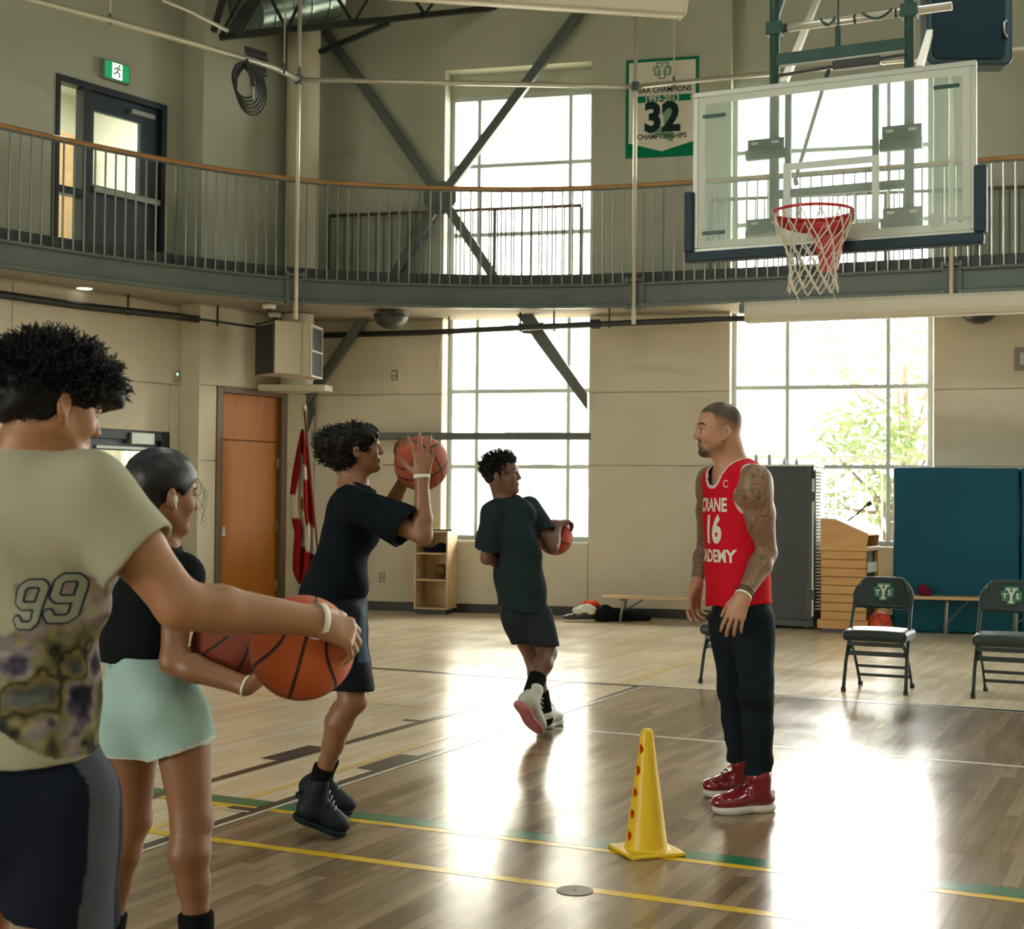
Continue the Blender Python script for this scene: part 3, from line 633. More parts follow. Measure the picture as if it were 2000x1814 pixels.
# black pipe below the gallery
bp_=root('black_pipe',atz(900,640,3.33),label='black suspended pipe running beneath the running track gallery',cat='pipe')
pl=[atz(x,y,3.33) for x,y in ((1480,621),(1290,628),(1150,634),(1000,641),(840,649),(628,655))]
b=B(); b.tube(pl,.034,10); b.make('pipe_run',m_dark,bp_,smooth=True)
pl2=[atz(x,y,3.33) for x,y in ((-30,571),(0,575),(160,598),(340,617),(500,640))]
b=B(); b.tube(pl2,.04,10); b.make('pipe_run',m_dark,bp_,smooth=True)
for px,py in ((877,647),(1016,640),(1190,632),(1082,638),(425,628),(250,607)):
    p=atz(px,py,3.33); b=B(); b.tube([p+Vector((0,0,-.05)),p+Vector((0,0,.18))],.012,6); b.make('pipe_hanger',m_dark,bp_)
p=atz(1163,633,3.33); b=B(); b.tube([p-Vector((.05,-.012,0)),p+Vector((.05,-.012,0))],.055,10); b.make('pipe_union',m_dark,bp_)
# dome lamps, downlights, cameras
def dome(px,py,z,r,label):
    c_=atz(px,py,z); ro=root('dome_light',c_,label=label,cat='lamp')
    b=B(); b.lathe([(r*cos(a),-r*.78*sin(a)) for a in [radians(88*k/8) for k in range(9)]],c_,28); o=b.make('shade',M('dark_dome',(.03,.035,.035),.4),ro,smooth=True)
    b=B(); b.lathe([(r*1.02,-.008),(r*1.02,.02)],c_,28); b.make('rim',m_dark,ro)
dome(764,617,3.45,.20,'dark hemispherical dome lamp under the gallery left of the window')
dome(1912,604,3.45,.20,'dark hemispherical dome lamp under the gallery at the far right')
dome(326,613,3.42,.10,'small dark dome lamp under the gallery over the left wall')
dome(484,628,3.42,.07,'small dark dome fixture beside the left loudspeaker')
for px,py,lb in ((165,563.5,'flat round downlight in the gallery soffit at the far left'),(1278,617,'flat round downlight in the gallery soffit right of the middle pole')):
    c_=atz(px,py,3.513); b=B(); b.lathe([(.075,-.006),(.085,0)],c_,24); b.make('downlight',M('downlight_lens',(.85,.82,.7),.4,emit=.5),label=lb,cat='lamp')
for px,py,lb in ((526,594,'white ceiling camera with dark lens on the gallery soffit, the left one'),(537,611,'white round ceiling camera above the left loudspeaker')):
    c_=atz(px,py,3.5); r=root('security_camera',c_,label=lb,cat='camera')
    b=B(); b.lathe([(.055,-.055),(.075,-.045),(.08,0)],c_,20); b.make('housing',m_white,r,smooth=True)
    b=B(); b.lathe([(.01,-.085),(.03,-.075),(.036,-.05)],c_,16); b.make('lens_dome',m_dark,r,smooth=True)
# projection screen cases
m_case=M('beige_screen_case',(.60,.57,.46),.5)
def case(name,label,p,q,h,dep):
    p=Vector(p); q=Vector(q); d=(q-p).normalized(); nn=Vector((d.y,-d.x,0)); r=root(name,(p+q)/2,label=label,cat='screen case')
    prof=[(0,0),(dep*.8,0),(dep,h*.25),(dep,h*.8),(dep*.85,h),(0,h)]
    vs=[]; b=B()
    b.prism([(x,y) for x,y in prof],p,nn,(0,0,1),q-p); b.make('housing',m_case,r,bev=.006)
    for e,s_ in ((p,-1),(q,1)):
        b=B(); b.prism([(x*1.04-.01,y*1.04-.01) for x,y in prof],e,nn,(0,0,1),d*.02*s_); b.make('end_cap',m_case,r)
    b=B(); b.bar(p+nn*dep*.5-Vector((0,0,.012)),q+nn*dep*.5-Vector((0,0,.012)),.03,.02); b.make('screen_batten',m_white,r)
p=aty(1463,630,14.95); q=p+Vector((.936,-.352,0))*4.2; case('projection_screen_case','long beige screen housing mounted below the gallery at right',p,q,.20,.17)
p=aty(1325,38,12.77); p2=aty(540,5,12.2); dd=Vector((p.x-p2.x,p.y-p2.y,0)).normalized(); case('projection_screen_case','long cream screen housing crossing the top edge of the view',p-dd*5.4,p,.34,.25)
b=B(); pp=atz(1463,604,3.44); b.obox(pp,Vector((.09,-.03,0)),Vector((.03,.08,0)),Vector((0,0,.05))); b.make('screen_bracket',m_steel,label='small dark bracket at the left end of the lower screen housing',cat='bracket',bev=.01)
# banner
m_grnc=M('banner_green',(.0,.19,.085),.7); m_ban=M('banner_cloth',(.74,.72,.62),.8,var=.04); m_bl=M('banner_black',(.015,.035,.035),.7); m_lg=M('banner_pale_green',(.20,.38,.24),.7)
sb0,zb1=w_px(1223,121,.02); sb1,_=w_px(1365,108,.02); _,zb0=w_px(1223,311,.02); zt_=w_px(1290,114,.02)[1]; zbb=w_px(1290,306,.02)[1]
bn=root('championship_banner',W((sb0+sb1)/2,zb0,.02),label='white and green championship banner hanging on the upper wall beside the backboard',cat='banner')
BW=sb1-sb0; BH=zt_-zbb; sc_=(sb0+sb1)/2
def bp2(x,y): return W(sc_+x*BW, zbb+y*BH, .02)
b=B(); wbox(b,sb0,sb1,zbb,zt_,.012,.02); b.make('green_backing',m_grnc,bn)
f=B(); o_=W(sc_,zbb,.0205); fx=BW/2-.035
f.prism([(-fx,BH-.035),(-fx,.150*BH),(0,.055*BH),(fx,.150*BH),(fx,BH-.035)][::-1],o_,U,(0,0,1),N*.003); f.make('white_field',m_ban,bn)
flat('year_ribbon',[(-.41*BW,.557*BH),(.41*BW,.557*BH),(.385*BW,.59*BH),(.41*BW,.623*BH),(-.41*BW,.623*BH),(-.385*BW,.59*BH)],W(sc_,zbb,.0235),U,(0,0,1),m_grnc,bn,.0015)
def bt(s,size,y,mat,bold=.0,sx=1,off=.025): put_text('lettering',s,size,W(sc_,zbb+y*BH,off),U,(0,0,1),mat,bn,bold,.0006,sx)
bt('1993-2013',.100,.588,m_ban,.002,.95,.0265); bt('OSAA CHAMPIONS',.088,.678,m_bl,.0022,.90); bt('32',.46,.388,m_bl,.020,.92); bt('CHAMPIONSHIPS',.082,.205,m_bl,.002,.92); bt('GLADIATORS',.066,.745,m_lg,.0,1.1)
def tys(o,ex,ez,s,parent,mo,mw,mf,local=False):   # block "T Y S" emblem, width s
    ex=Vector(ex); ez=Vector(ez); nn=ex.cross(ez)
    out=[(-.5,.18),(-.5,-.02),(-.44,-.02),(-.44,-.28),(-.2,-.28),(-.2,-.46),(.2,-.46),(.2,-.28),(.42,-.28),(.5,-.2),(.5,.22),(.36,.22),(.36,.46),(-.34,.46),(-.34,.22),(-.5,.22)]
    flat('emblem_outline',[(x*s,y*s) for x,y in out],o,ex,ez,mo,parent,.001,local)
    flat('emblem_field',[(x*s*.93,y*s*.92) for x,y in out],Vector(o)+nn*.001,ex,ez,mf,parent,.0006,local)
    Y_=[(-.28,.38),(-.28,.28),(-.2,.28),(-.06,.0),(-.06,-.3),(-.13,-.3),(-.13,-.4),(.13,-.4),(.13,-.3),(.06,-.3),(.06,.0),(.2,.28),(.28,.28),(.28,.38),(.03,.38),(.03,.3),(.09,.3),(0,.12),(-.09,.3),(-.03,.3),(-.03,.38)]
    flat('letter_y',[(x*s,y*s) for x,y in Y_],Vector(o)+nn*.0018,ex,ez,mw,parent,.001,local)
    for s_,x in (('T',-.31),('S',.31)): put_text('letter_'+s_.lower(),s_,s*.40,Vector(o)+ex*x*s-ez*.06*s+nn*.0022,ex,ez,mw,parent,.012*s/.1*.1,.0006,1,local)
tys(W(sc_,zbb+.875*BH,.0245),U,Vector((0,0,1)),.21,bn,m_grnc,m_ban,m_lg)
flat('province_shape',[(-.03,.05),(.09,.05),(.11,-.02),(.1,-.3),(.1,-.38),(0,-.33),(-.04,-.28),(-.2,-.26),(-.12,-.2),(.0,-.18)],W(sc_+.03,zbb+.47*BH,.0236),U,(0,0,1),m_lg,bn,.0004)
# ================================================================== backboard
m_green=M('dark_green_mast_paint',(.018,.075,.062),.4,var=.15); m_alu=M('board_aluminium',(.50,.55,.50),.4,metal=.5); m_pad=M('navy_board_pad',(.006,.03,.05),.6)
m_red=M('rim_red_paint',(.48,.018,.028),.35); m_frost=M('board_white_line',(.62,.70,.64),.5)
YB=8.69; XL,XR=-2.836,-1.093; ZB,ZT=2.905,3.945; XM=(XL+XR)/2
def Q(x,y,z): return Cc(x,YB-y,z)      # y toward the hall
bd=root('basketball_backboard', Q(XM,0,ZB), label='glass basketball backboard with red rim, white net and dark navy edge pad', cat='backboard')
def qbox(x0,x1,y0,y1,z0,z1,b=None):
    b=b or B(); b.obox((Q(x0,y0,z0)+Q(x1,y1,z1))/2, EX*(x1-x0)/2, -EY*(y1-y0)/2, Vector((0,0,(z1-z0)/2))); return b
g_bd=glass('backboard_glass',(.90,.96,.93),.08,.02,haze=.16,hazecol=(.75,.85,.8))
qbox(XL+.02,XR-.02,-.018,-.008,ZB+.02,ZT-.02).make('glass_pane',g_bd,bd)
F_=.035
b=B(); qbox(XL,XR,-.045,0,ZB,ZB+F_,b); qbox(XL,XR,-.045,0,ZT-F_,ZT,b); qbox(XL,XL+F_,-.045,0,ZB+F_,ZT-F_,b); qbox(XR-F_,XR,-.045,0,ZB+F_,ZT-F_,b); b.make('board_frame',m_alu,bd,bev=.005)
b=B(); L_=.045; x0,x1,z0,z1=XL+F_,XR-F_,ZB+F_,ZT-F_
qbox(x0,x1,-.006,-.004,z0,z0+L_,b); qbox(x0,x1,-.006,-.004,z1-L_,z1,b); qbox(x0,x0+L_,-.006,-.004,z0+L_,z1-L_,b); qbox(x1-L_,x1,-.006,-.004,z0+L_,z1-L_,b); b.make('boundary_line',M('pale_boundary_line',(.60,.66,.58),.6),bd)
sx0=XM-.285; sx1=XM+.285; sz0=3.02; sz1=3.45
for px,nm in ((1529,'l'),(1717,'r')):
    p=atp(px,400,Q(0,0,0),EY); v=p.dot(EX)
    if nm=='l': sx0=v
    else: sx1=v
sz1=atp(1620,311,Q(0,0,0),EY).z; sz0=atp(1717,447,Q(0,0,0),EY).z
b=B(); qbox(sx0,sx1,-.006,-.003,sz1-.045,sz1,b); qbox(sx0,sx1,-.006,-.003,sz0,sz0+.045,b); qbox(sx0,sx0+.045,-.006,-.003,sz0+.045,sz1-.045,b); qbox(sx1-.045,sx1,-.006,-.003,sz0+.045,sz1-.045,b); b.make('target_square',m_frost,bd)
for xx_,zz in ((XL+.14,ZT-.16),(XR-.17,ZT-.14),(XL+.14,ZB+.13),):
    qbox(xx_-.075,xx_+.075,-.006,-.002,zz-.012,zz+.012).make('corner_decal',m_green,bd)
_lp=atp(1828,430,Q(0,0,0),EY); c_=Q(_lp.dot(EX),-.002,_lp.z); b=B(); b.lathe([(.001,0),(.045,0),(.045,.001),(.001,.001)],c_,24,M4=Matrix.Rotation(-YA,4,'Z')@Matrix.Rotation(radians(90),4,'X')); b.make('maker_roundel',M('faint_decal',(.50,.56,.50),.6),bd)
qbox(_lp.dot(EX)+.06,_lp.dot(EX)+.20,-.006,-.003,_lp.z-.012,_lp.z+.014).make('faint_wordmark',MATS['faint_decal'],bd)
# pad (U shape)
b=B(); PT=.075
qbox(XL-.045,XR+.045,-.06,.03,ZB-.055,ZB+.012,b); qbox(XL-.05,XL+.012,-.06,.03,ZB+.012,ZB+.40,b); qbox(XR-.012,XR+.06,-.06,.03,ZB+.012,ZB+.41,b); b.make('edge_pad',m_pad,bd,bev=.012)
# rim
rc=Q(XM,.38,0); tgt=atp(1588,414,Cc(0,YB-.375),EY); rx=tgt.dot(EX); rc=Cc(rx,YB-.375,0); RZ=tgt.z; RR=.232
b=B(); n_=40; b.tube([Vector((rc.x,rc.y,RZ))+Vector((cos(a),sin(a),0))*RR for a in [2*pi*k/n_ for k in range(n_+1)]],.0095,8,cap=False); b.make('rim',m_red,bd,smooth=True)
# back gusset: curved band below the rear half of the ring + front plate to the board
b=B(); vs=[];nn_=24
a0=atan2(EY.y,EY.x)
for k in range(nn_+1):
    a=a0+radians(-100+200*k/nn_); w=abs(-100+200*k/nn_)/100
    hgt=.015+.072*(1-w**2)
    for rr,z in ((RR+.004,RZ),(RR+.004,RZ-hgt),(RR-.003,RZ-hgt),(RR-.003,RZ)): vs.append(Vector((rc.x+cos(a)*rr,rc.y+sin(a)*rr,z)))
fs=[]
for k in range(nn_):
    for j in range(4): a=k*4+j; c2=k*4+(j+1)%4; fs.append((a,c2,c2+4,a+4))
b.add(vs,fs); b.make('ring_gusset',m_red,bd,smooth=True)
xr_=rx-XM
b=B(); b.prism([(-.115,.0),(.115,.0),(.105,-.10),(.06,-.30),(-.03,-.31),(-.09,-.12)],Q(rx+.03,.125,RZ-.01),EX,(0,0,1),-EY*-.014); b.make('rim_plate',m_red,bd,bev=.003)
b=B(); qbox(rx-.10,rx+.10,.012,.15,RZ-.03,RZ-.012,b); b.make('rim_arm',m_red,bd,bev=.003)
# net
net_m=M('net_cord',(.70,.66,.56),.85); NR=12; tiers=[(RR-.005,RZ-.012),(RR*.86,RZ-.13),(RR*.72,RZ-.20),(RR*.60,RZ-.275),(RR*.575,RZ-.35),(RR*.60,RZ-.415),(RR*.62,RZ-.475)]
net=B(); random.seed(5)
def npnt(t,k):
    a=2*pi*(k+(.5 if t%2 else 0))/NR; r,z=tiers[t]; rnd=random.Random(t*100+k%NR)
    return Vector((rc.x+cos(a)*r*(1+rnd.uniform(-.03,.03)),rc.y+sin(a)*r*(1+rnd.uniform(-.03,.03)),z+rnd.uniform(-.01,.01)))
for t in range(len(tiers)-1):
    for k in range(NR):
        p=npnt(t,k)
        ks=(k,k-1) if t%2==0 else (k,k+1)
        for k2 in ks:
            q=npnt(t+1,k2%NR); m=(p+q)/2; out_=Vector((m.x-rc.x,m.y-rc.y,0)).normalized()*.006
            net.tube([p,m+out_,q],.0048 if t>0 else .0042,5,cap=False)
        net.lathe([(.001,-.008),(.008,0),(.001,.008)],p,6)
for k in range(NR):
    a=2*pi*k/NR; net.tube([npnt(0,k),npnt(0,k)+Vector((cos(a)*.012,sin(a)*.012,.018))],.004,5)
net.make('net',net_m,bd,smooth=True,label='white corded net')
for pp_ in (0,3): 
    b=B(); p=npnt(6,pp_+7); b.tube([p,p+Vector((.03,0,-.05)),p+Vector((.02,.01,-.11))],.003,5); b.make('loose_net_cord',net_m,bd)
# supports behind glass
def colx(px,y=300,off=-.06): return atp(px,y,Q(0,off,0),EY).dot(EX)
for px in (1538,1709):
    x=colx(px); qbox(x-.019,x+.019,-.10,-.06,ZB-.02 if px>1600 else ZB+.02,ZT-.01).make('mount_bar',m_green,bd,bev=.004)
for pa,pb_,ya_,yb_ in ((1455,1531,309,270),(1455,1531,466,426),(1717,1800,291,243),(1719,1802,447,404)):
    xa,xb_=colx(pa),colx(pb_); za=atp((pa+pb_)/2,ya_,Q(0,-.06,0),EY).z; zb_=atp((pa+pb_)/2,yb_,Q(0,-.06,0),EY).z
    b=B(); qbox(xa,xb_,-.11,-.065,za,za+(zb_-za)*.5,b); qbox(xa+.015,xb_,-.075,-.065,za+(zb_-za)*.5,zb_,b); b.make('mounting_bracket',m_green,bd,bev=.003)
    b=B()
    for f_ in (.25,.78): qbox(xa+(xb_-xa)*f_-.022,xa+(xb_-xa)*f_+.022,-.064,-.060,za+(zb_-za)*.72,za+(zb_-za)*.84,b)
    b.make('bracket_slot',m_white,bd)
MO=-.22
mast=bd
xm0=colx(1513,100,MO); xm1=colx(1776,100,MO)
for x in (xm0,xm1):
    b=B(); b.tube([Q(x,MO,ZB+.05),Q(x,MO,ZC+.01)],.032,12); b.make('mast_tube',m_green,mast,smooth=True)
def zat(px,py): return atp(px,py,Q(0,MO,0),EY).z
zc1=zat(1640,103); b=B(); b.bar(Q(xm0,MO,zc1),Q(xm1,MO,zc1),.05,.075); b.make('cross_bar',m_green,mast,bev=.004)
zc2=zat(1640,370); b=B(); b.bar(Q(xm0,MO,zc2),Q(xm1,MO,zc2),.04,.055); b.make('cross_bar',m_green,mast,bev=.004)
zc3=zat(1640,38); b=B(); b.tube([Q(xm0-.05,MO-.03,zc3-.0),Q(xm1+.25,MO-.03,zc3)],.026,10); b.make('level_tube',m_conduit,mast,smooth=True)
for t in (.08,.6,.9):
    b=B(); p=Q(xm0+(xm1-xm0)*t,MO-.03,zc3); b.tube([p-EX*.006,p+EX*.006],.031,10); b.make('tie_wrap',m_dark,mast)
for a_,c2 in ((.35,.46),(.66,.88)):
    b=B(); pts=[Q(xm0+(xm1-xm0)*(a_+(c2-a_)*t),MO+.01,zc3+.02-.05*sin(pi*t)) for t in [i/8 for i in range(9)]]; b.tube(pts,.008,6); b.make('slack_cable',m_green,mast)
for x in (xm0,xm1): b=B(); qbox(x-.05,x+.05,MO-.05,MO+.04,zc3-.05,zc3+.035,b); b.make('mast_clamp',m_green,mast,bev=.004)
b=B(); p=Q(xm0+(xm1-xm0)*.48,MO,zc1); b.tube([p,p+Vector((0,0,2.5))],.006,6); b.tube([p+Vector((0,0,.02)),p+Vector((0,0,.17))],.018,8); b.make('hoist_cable',m_green,mast)
zc4=zat(1650,124); xa,xb_=colx(1628,120,MO),colx(1722,120,MO)
b=B(); qbox(xa,xb_,MO-.02,MO+.05,zc1-.115,zc1-.06,b); b.make('actuator_box',M('dark_actuator',(.04,.045,.045),.4),mast,bev=.01)
b=B(); b.bar(Q(xm0+.02,MO+.03,zc1-.11),Q(xm1-.02,MO+.03,zc1-.075),.02,.018); b.make('tension_rod',m_dark,mast)
b=B(); b.bar(Q(xm0,MO,zat(1513,45)),Q(xm0+.12,MO,zat(1513,-60)),.03,.03); b.make('knee_brace',m_green,mast)
# white struts running back to the roof
wb_=B(); p=aty(1530,165,10.2); q=aty(1600,-10,13.5); wb_.bar(p,q,.05,.05); wb_.make('white_strut',m_white,mast)
wb_=B(); p=aty(1795,135,9.4); q=aty(1838,-10,12.8); wb_.bar(p,q,.045,.045); wb_.make('white_strut',m_white,mast)
wb_=B(); p=aty(1620,130,9.6); q=aty(1553,350,10.4); wb_.bar(p,q,.025,.02); wb_.bar(q,aty(1556,362,10.4),.03,.03); wb_.make('drop_strap',m_green,mast)
# hanging loudspeaker
YS=10.8; s0_=aty(1811,120,YS); s1_=aty(1979,122,YS); w_=(s1_.x-s0_.x)
r=root('hanging_loudspeaker',(s0_.x+w_/2,YS,s0_.z-.02),label='large dark rounded loudspeaker hanging at the top right corner',cat='loudspeaker')
b=B(); zz=s0_.z-.02; hh_=.9
pr=[]
R_=.06
for cx_,cz_,a0_ in ((w_-R_,R_,-90),(w_-R_,hh_-R_,0),(R_,hh_-R_,90),(R_,R_,180)):
    for k in range(5): a=radians(a0_+90*k/4); pr.append((cx_+R_*cos(a),cz_+R_*sin(a)))
b.prism(pr,(s0_.x,YS,zz),(1,0,0),(0,0,1),(0,.20,0)); b.make('cabinet',M('speaker_black_blue',(.010,.035,.045),.45),r,bev=.02)
b=B(); b.prism([(x*.84+w_*.06,z_*.9+hh_*.05) for x,z_ in pr],(s0_.x,YS-.012,zz),(1,0,0),(0,0,1),(0,.012,0)); b.make('grille',M('speaker_grille',(.008,.022,.03),.7,bump=.3,bscale=500),r)
b=B(); hx=s0_.x+w_*.92; b.tube([(hx,YS-.01,zz+.34),(hx-.03,YS-.04,zz+.31),(hx-.03,YS-.04,zz+.24),(hx,YS-.01,zz+.21)],.009,8); b.make('handle',m_clos,r,smooth=True)
for xo in (.12,w_-.12): b=B(); b.tube([(s0_.x+xo,YS+.12,zz+hh_-.02),(s0_.x+xo,YS+.12,ZC)],.008,6); b.make('suspension_cable',m_dark,r)
# ================================================================== furniture along the wall
m_ply=wood('pale_plywood',(.50,.34,.17),(.62,.45,.25),.5,3,(1,1,3))
# cubby shelf
p=atz(808,1195,0.0); cs=[w_px(809,1100,.42)[0], w_px(874,1100,.42)[0]]
zt_=w_px(842,1037,.42)[1]; zs1=w_px(842,1081,.42)[1]; zs2=w_px(842,1133,.42)[1]; zb_=w_px(842,1190,.42)[1]
cu=root('cubby_shelf',W(sum(cs)/2,0,.21),label='tall narrow pale plywood cubby shelf against the wall by the left window',cat='shelf')
def sbx(s0,s1,z0,z1,o0,o1): b=B(); wbox(b,s0,s1,z0,z1,o0,o1); return b
t=.018
sbx(cs[0],cs[0]+t,zb_,zt_,.02,.42).make('side_panel',m_ply,cu); sbx(cs[1]-t,cs[1],zb_,zt_,.02,.42).make('side_panel',m_ply,cu)
for z in (zt_-t,zs1-t/2,zs2-t/2,zb_): sbx(cs[0]+t,cs[1]-t,z,z+t,.04,.418).make('shelf_board',m_ply,cu)
sbx(cs[0]+t,cs[1]-t,zb_+t,zt_-t,.022,.04).make('back_panel',m_ply,cu)
sbx(cs[0]+.02,cs[1]-.02,.001,zb_,.05,.38).make('plinth',m_black,cu)
o=sbx(cs[0]+.2,cs[1]+.02,zt_+.001,zt_+.02,.30,.33).make('black_marker',m_dark,label='thin black marker lying on top of the cubby shelf',cat='marker')
# ================================================================== SDF modelling (bodies, cloth, shoes)
class SDF:
    def __init__(s, lo, hi, h):
        s.lo=np.array(lo,np.float32); s.h=h; s.n=(np.ceil((np.array(hi)-s.lo)/h).astype(int)+1)
        s.f=np.full(tuple(s.n), 1.0, np.float32)
    def _sl(s, lo, hi, pad):
        a=np.floor((np.array(lo)-pad-s.lo)/s.h).astype(int); b=np.ceil((np.array(hi)+pad-s.lo)/s.h).astype(int)+1
        a=np.clip(a,0,s.n); b=np.clip(b,0,s.n)
        if (b<=a).any(): return None
        sl=tuple(slice(int(a[i]),int(b[i])) for i in range(3))
        g=[(s.lo[i]+s.h*np.arange(a[i],b[i],dtype=np.float32)) for i in range(3)]
        return sl, g[0][:,None,None], g[1][None,:,None], g[2][None,None,:]
    def _comb(s, sl, d, k, op):
        f=s.f[sl]
        if op=='u':
            if k<=0: s.f[sl]=np.minimum(f,d)
            else:
                hh=np.maximum(k-np.abs(f-d),0)/k; s.f[sl]=np.minimum(f,d)-hh*hh*k*.25
        else:
            d=-d
            if k<=0: s.f[sl]=np.maximum(f,d)
            else:
                hh=np.maximum(k-np.abs(f-d),0)/k; s.f[sl]=np.maximum(f,d)+hh*hh*k*.25
    def cone(s, a, b, ra, rb, k=.02, op='u', flat=None):   # flat=(dir, factor): squash along dir
        a=np.array(a,np.float32); b=np.array(b,np.float32); R=max(ra,rb)
        r=s._sl(np.minimum(a,b)-R, np.maximum(a,b)+R, k+s.h*3)
        if r is None: return s
        sl,X,Y,Z=r; ba=b-a; L=float(ba@ba)+1e-12
        px,py,pz=X-a[0],Y-a[1],Z-a[2]
        t=np.clip((px*ba[0]+py*ba[1]+pz*ba[2])/L,0,1)
        qx,qy,qz=px-t*ba[0],py-t*ba[1],pz-t*ba[2]
        if flat is not None:
            dv=np.array(flat[0],np.float32); dv/=np.linalg.norm(dv); m=(qx*dv[0]+qy*dv[1]+qz*dv[2])*(1/flat[1]-1)
            qx=qx+m*dv[0]; qy=qy+m*dv[1]; qz=qz+m*dv[2]
        d=np.sqrt(qx*qx+qy*qy+qz*qz)-(ra+(rb-ra)*t)
        if flat is not None: d=d*min(1,flat[1]) if flat[1]<1 else d
        s._comb(sl,d,k,op); return s
    def ell(s, c, rad, R=None, k=.02, op='u'):
        c=np.array(c,np.float32); rad=np.array(rad,np.float32); m=float(rad.max())
        r=s._sl(c-m,c+m,k+s.h*3)
        if r is None: return s
        sl,X,Y,Z=r; px,py,pz=X-c[0],Y-c[1],Z-c[2]
        if R is not None:
            R=np.array(R,np.float32)   # rows = local axes
            qx=px*R[0][0]+py*R[0][1]+pz*R[0][2]; qy=px*R[1][0]+py*R[1][1]+pz*R[1][2]; qz=px*R[2][0]+py*R[2][1]+pz*R[2][2]
        else: qx,qy,qz=px+0*py+0*pz,py+0*px+0*pz,pz+0*px+0*py
        k0=np.sqrt((qx/rad[0])**2+(qy/rad[1])**2+(qz/rad[2])**2); k1=np.sqrt((qx/rad[0]**2)**2+(qy/rad[1]**2)**2+(qz/rad[2]**2)**2)+1e-9
        d=k0*(k0-1)/k1; s._comb(sl,d,k,op); return s
    def box(s, c, half, R=None, rnd=.01, k=.01, op='u'):
        c=np.array(c,np.float32); half=np.array(half,np.float32); m=float(np.linalg.norm(half))
        r=s._sl(c-m,c+m,k+s.h*3)
        if r is None: return s
        sl,X,Y,Z=r; px,py,pz=X-c[0],Y-c[1],Z-c[2]
        R=np.array(R if R is not None else np.eye(3),np.float32)
        q=[np.abs(px*R[i][0]+py*R[i][1]+pz*R[i][2])-half[i]+rnd for i in range(3)]
        d=np.sqrt(np.maximum(q[0],0)**2+np.maximum(q[1],0)**2+np.maximum(q[2],0)**2)+np.minimum(np.maximum(q[0],np.maximum(q[1],q[2])),0)-rnd
        s._comb(sl,d,k,op); return s
    def cut(s, p, n, k=0.0):       # keep the side n points away from
        p=np.array(p,np.float32); n=np.array(n,np.float32); n/=np.linalg.norm(n)
        X=s.lo[0]+s.h*np.arange(s.n[0],dtype=np.float32)[:,None,None]-p[0]; Y=s.lo[1]+s.h*np.arange(s.n[1],dtype=np.float32)[None,:,None]-p[1]; Z=s.lo[2]+s.h*np.arange(s.n[2],dtype=np.float32)[None,None,:]-p[2]
        s.f=np.maximum(s.f, X*n[0]+Y*n[1]+Z*n[2]); return s
    def wave(s, fn):               # f += fn(X,Y,Z)
        X=s.lo[0]+s.h*np.arange(s.n[0],dtype=np.float32)[:,None,None]; Y=s.lo[1]+s.h*np.arange(s.n[1],dtype=np.float32)[None,:,None]; Z=s.lo[2]+s.h*np.arange(s.n[2],dtype=np.float32)[None,None,:]
        s.f += fn(X,Y,Z).astype(np.float32); return s
    def mesh(s, name='sdf', smooth_it=1):
        f=s.f; f[0]=1;f[-1]=1;f[:,0]=1;f[:,-1]=1;f[:,:,0]=1;f[:,:,-1]=1
        nx,ny,nz=f.shape; ins=f<0
        c=np.zeros((nx-1,ny-1,nz-1),np.int8)
        for i in(0,1):
            for j in(0,1):
                for k in(0,1): c+=ins[i:nx-1+i,j:ny-1+j,k:nz-1+k]
        act=(c>0)&(c<8); idx=np.full(act.shape,-1,np.int32); A=np.argwhere(act); idx[act]=np.arange(len(A))
        acc=np.zeros((len(A),3)); cnt=np.zeros(len(A)); corners=[(i,j,k) for i in(0,1) for j in(0,1) for k in(0,1)]
        vals={cc_: f[A[:,0]+cc_[0],A[:,1]+cc_[1],A[:,2]+cc_[2]] for cc_ in corners}
        for a in corners:
            for ax in range(3):
                if a[ax]==0:
                    b=list(a); b[ax]=1; b=tuple(b); fa,fb=vals[a],vals[b]; m=(fa<0)!=(fb<0)
                    t=np.where(m, fa/(fa-fb+1e-12*(fa==fb)), 0); p=np.array(a,float)[None]+np.zeros((len(A),3)); p[:,ax]=t
                    acc[m]+=p[m]; cnt[m]+=1
        V=s.lo+s.h*(A+acc/cnt[:,None])
        quads=[]
        for ax in range(3):
            sl0=[slice(None)]*3; sl1=[slice(None)]*3; sl0[ax]=slice(0,-1); sl1[ax]=slice(1,None)
            a=ins[tuple(sl0)]; b=ins[tuple(sl1)]; E=np.argwhere(a!=b); u_,v_=[(1,2),(2,0),(0,1)][ax]
            ok=(E[:,u_]>0)&(E[:,v_]>0)&(E[:,u_]<f.shape[u_]-1)&(E[:,v_]<f.shape[v_]-1); E=E[ok]
            def g(du,dv):
                q=E.copy(); q[:,u_]-=du; q[:,v_]-=dv; return idx[q[:,0],q[:,1],q[:,2]]
            qd=np.stack([g(1,1),g(0,1),g(0,0),g(1,0)],1); fl_=~ins[E[:,0],E[:,1],E[:,2]]; qd[fl_]=qd[fl_][:,::-1]; quads.append(qd)
        Qd=np.concatenate(quads)
        # light Laplacian smoothing
        for _ in range(smooth_it):
            s_=np.zeros_like(V); n_=np.zeros(len(V))
            for a_,b_ in ((0,1),(1,2),(2,3),(3,0)):
                for p_,q_ in ((a_,b_),(b_,a_)):
                    for d_ in range(3): s_[:,d_]+=np.bincount(Qd[:,p_],V[Qd[:,q_],d_],len(V))
                    n_+=np.bincount(Qd[:,p_],minlength=len(V))
            V=V*.5+.5*s_/np.maximum(n_,1)[:,None]
        me=bpy.data.meshes.new(name); me.vertices.add(len(V)); me.vertices.foreach_set('co',V.astype(np.float32).ravel())
        me.loops.add(len(Qd)*4); me.loops.foreach_set('vertex_index',Qd.astype(np.int32).ravel()); me.polygons.add(len(Qd))
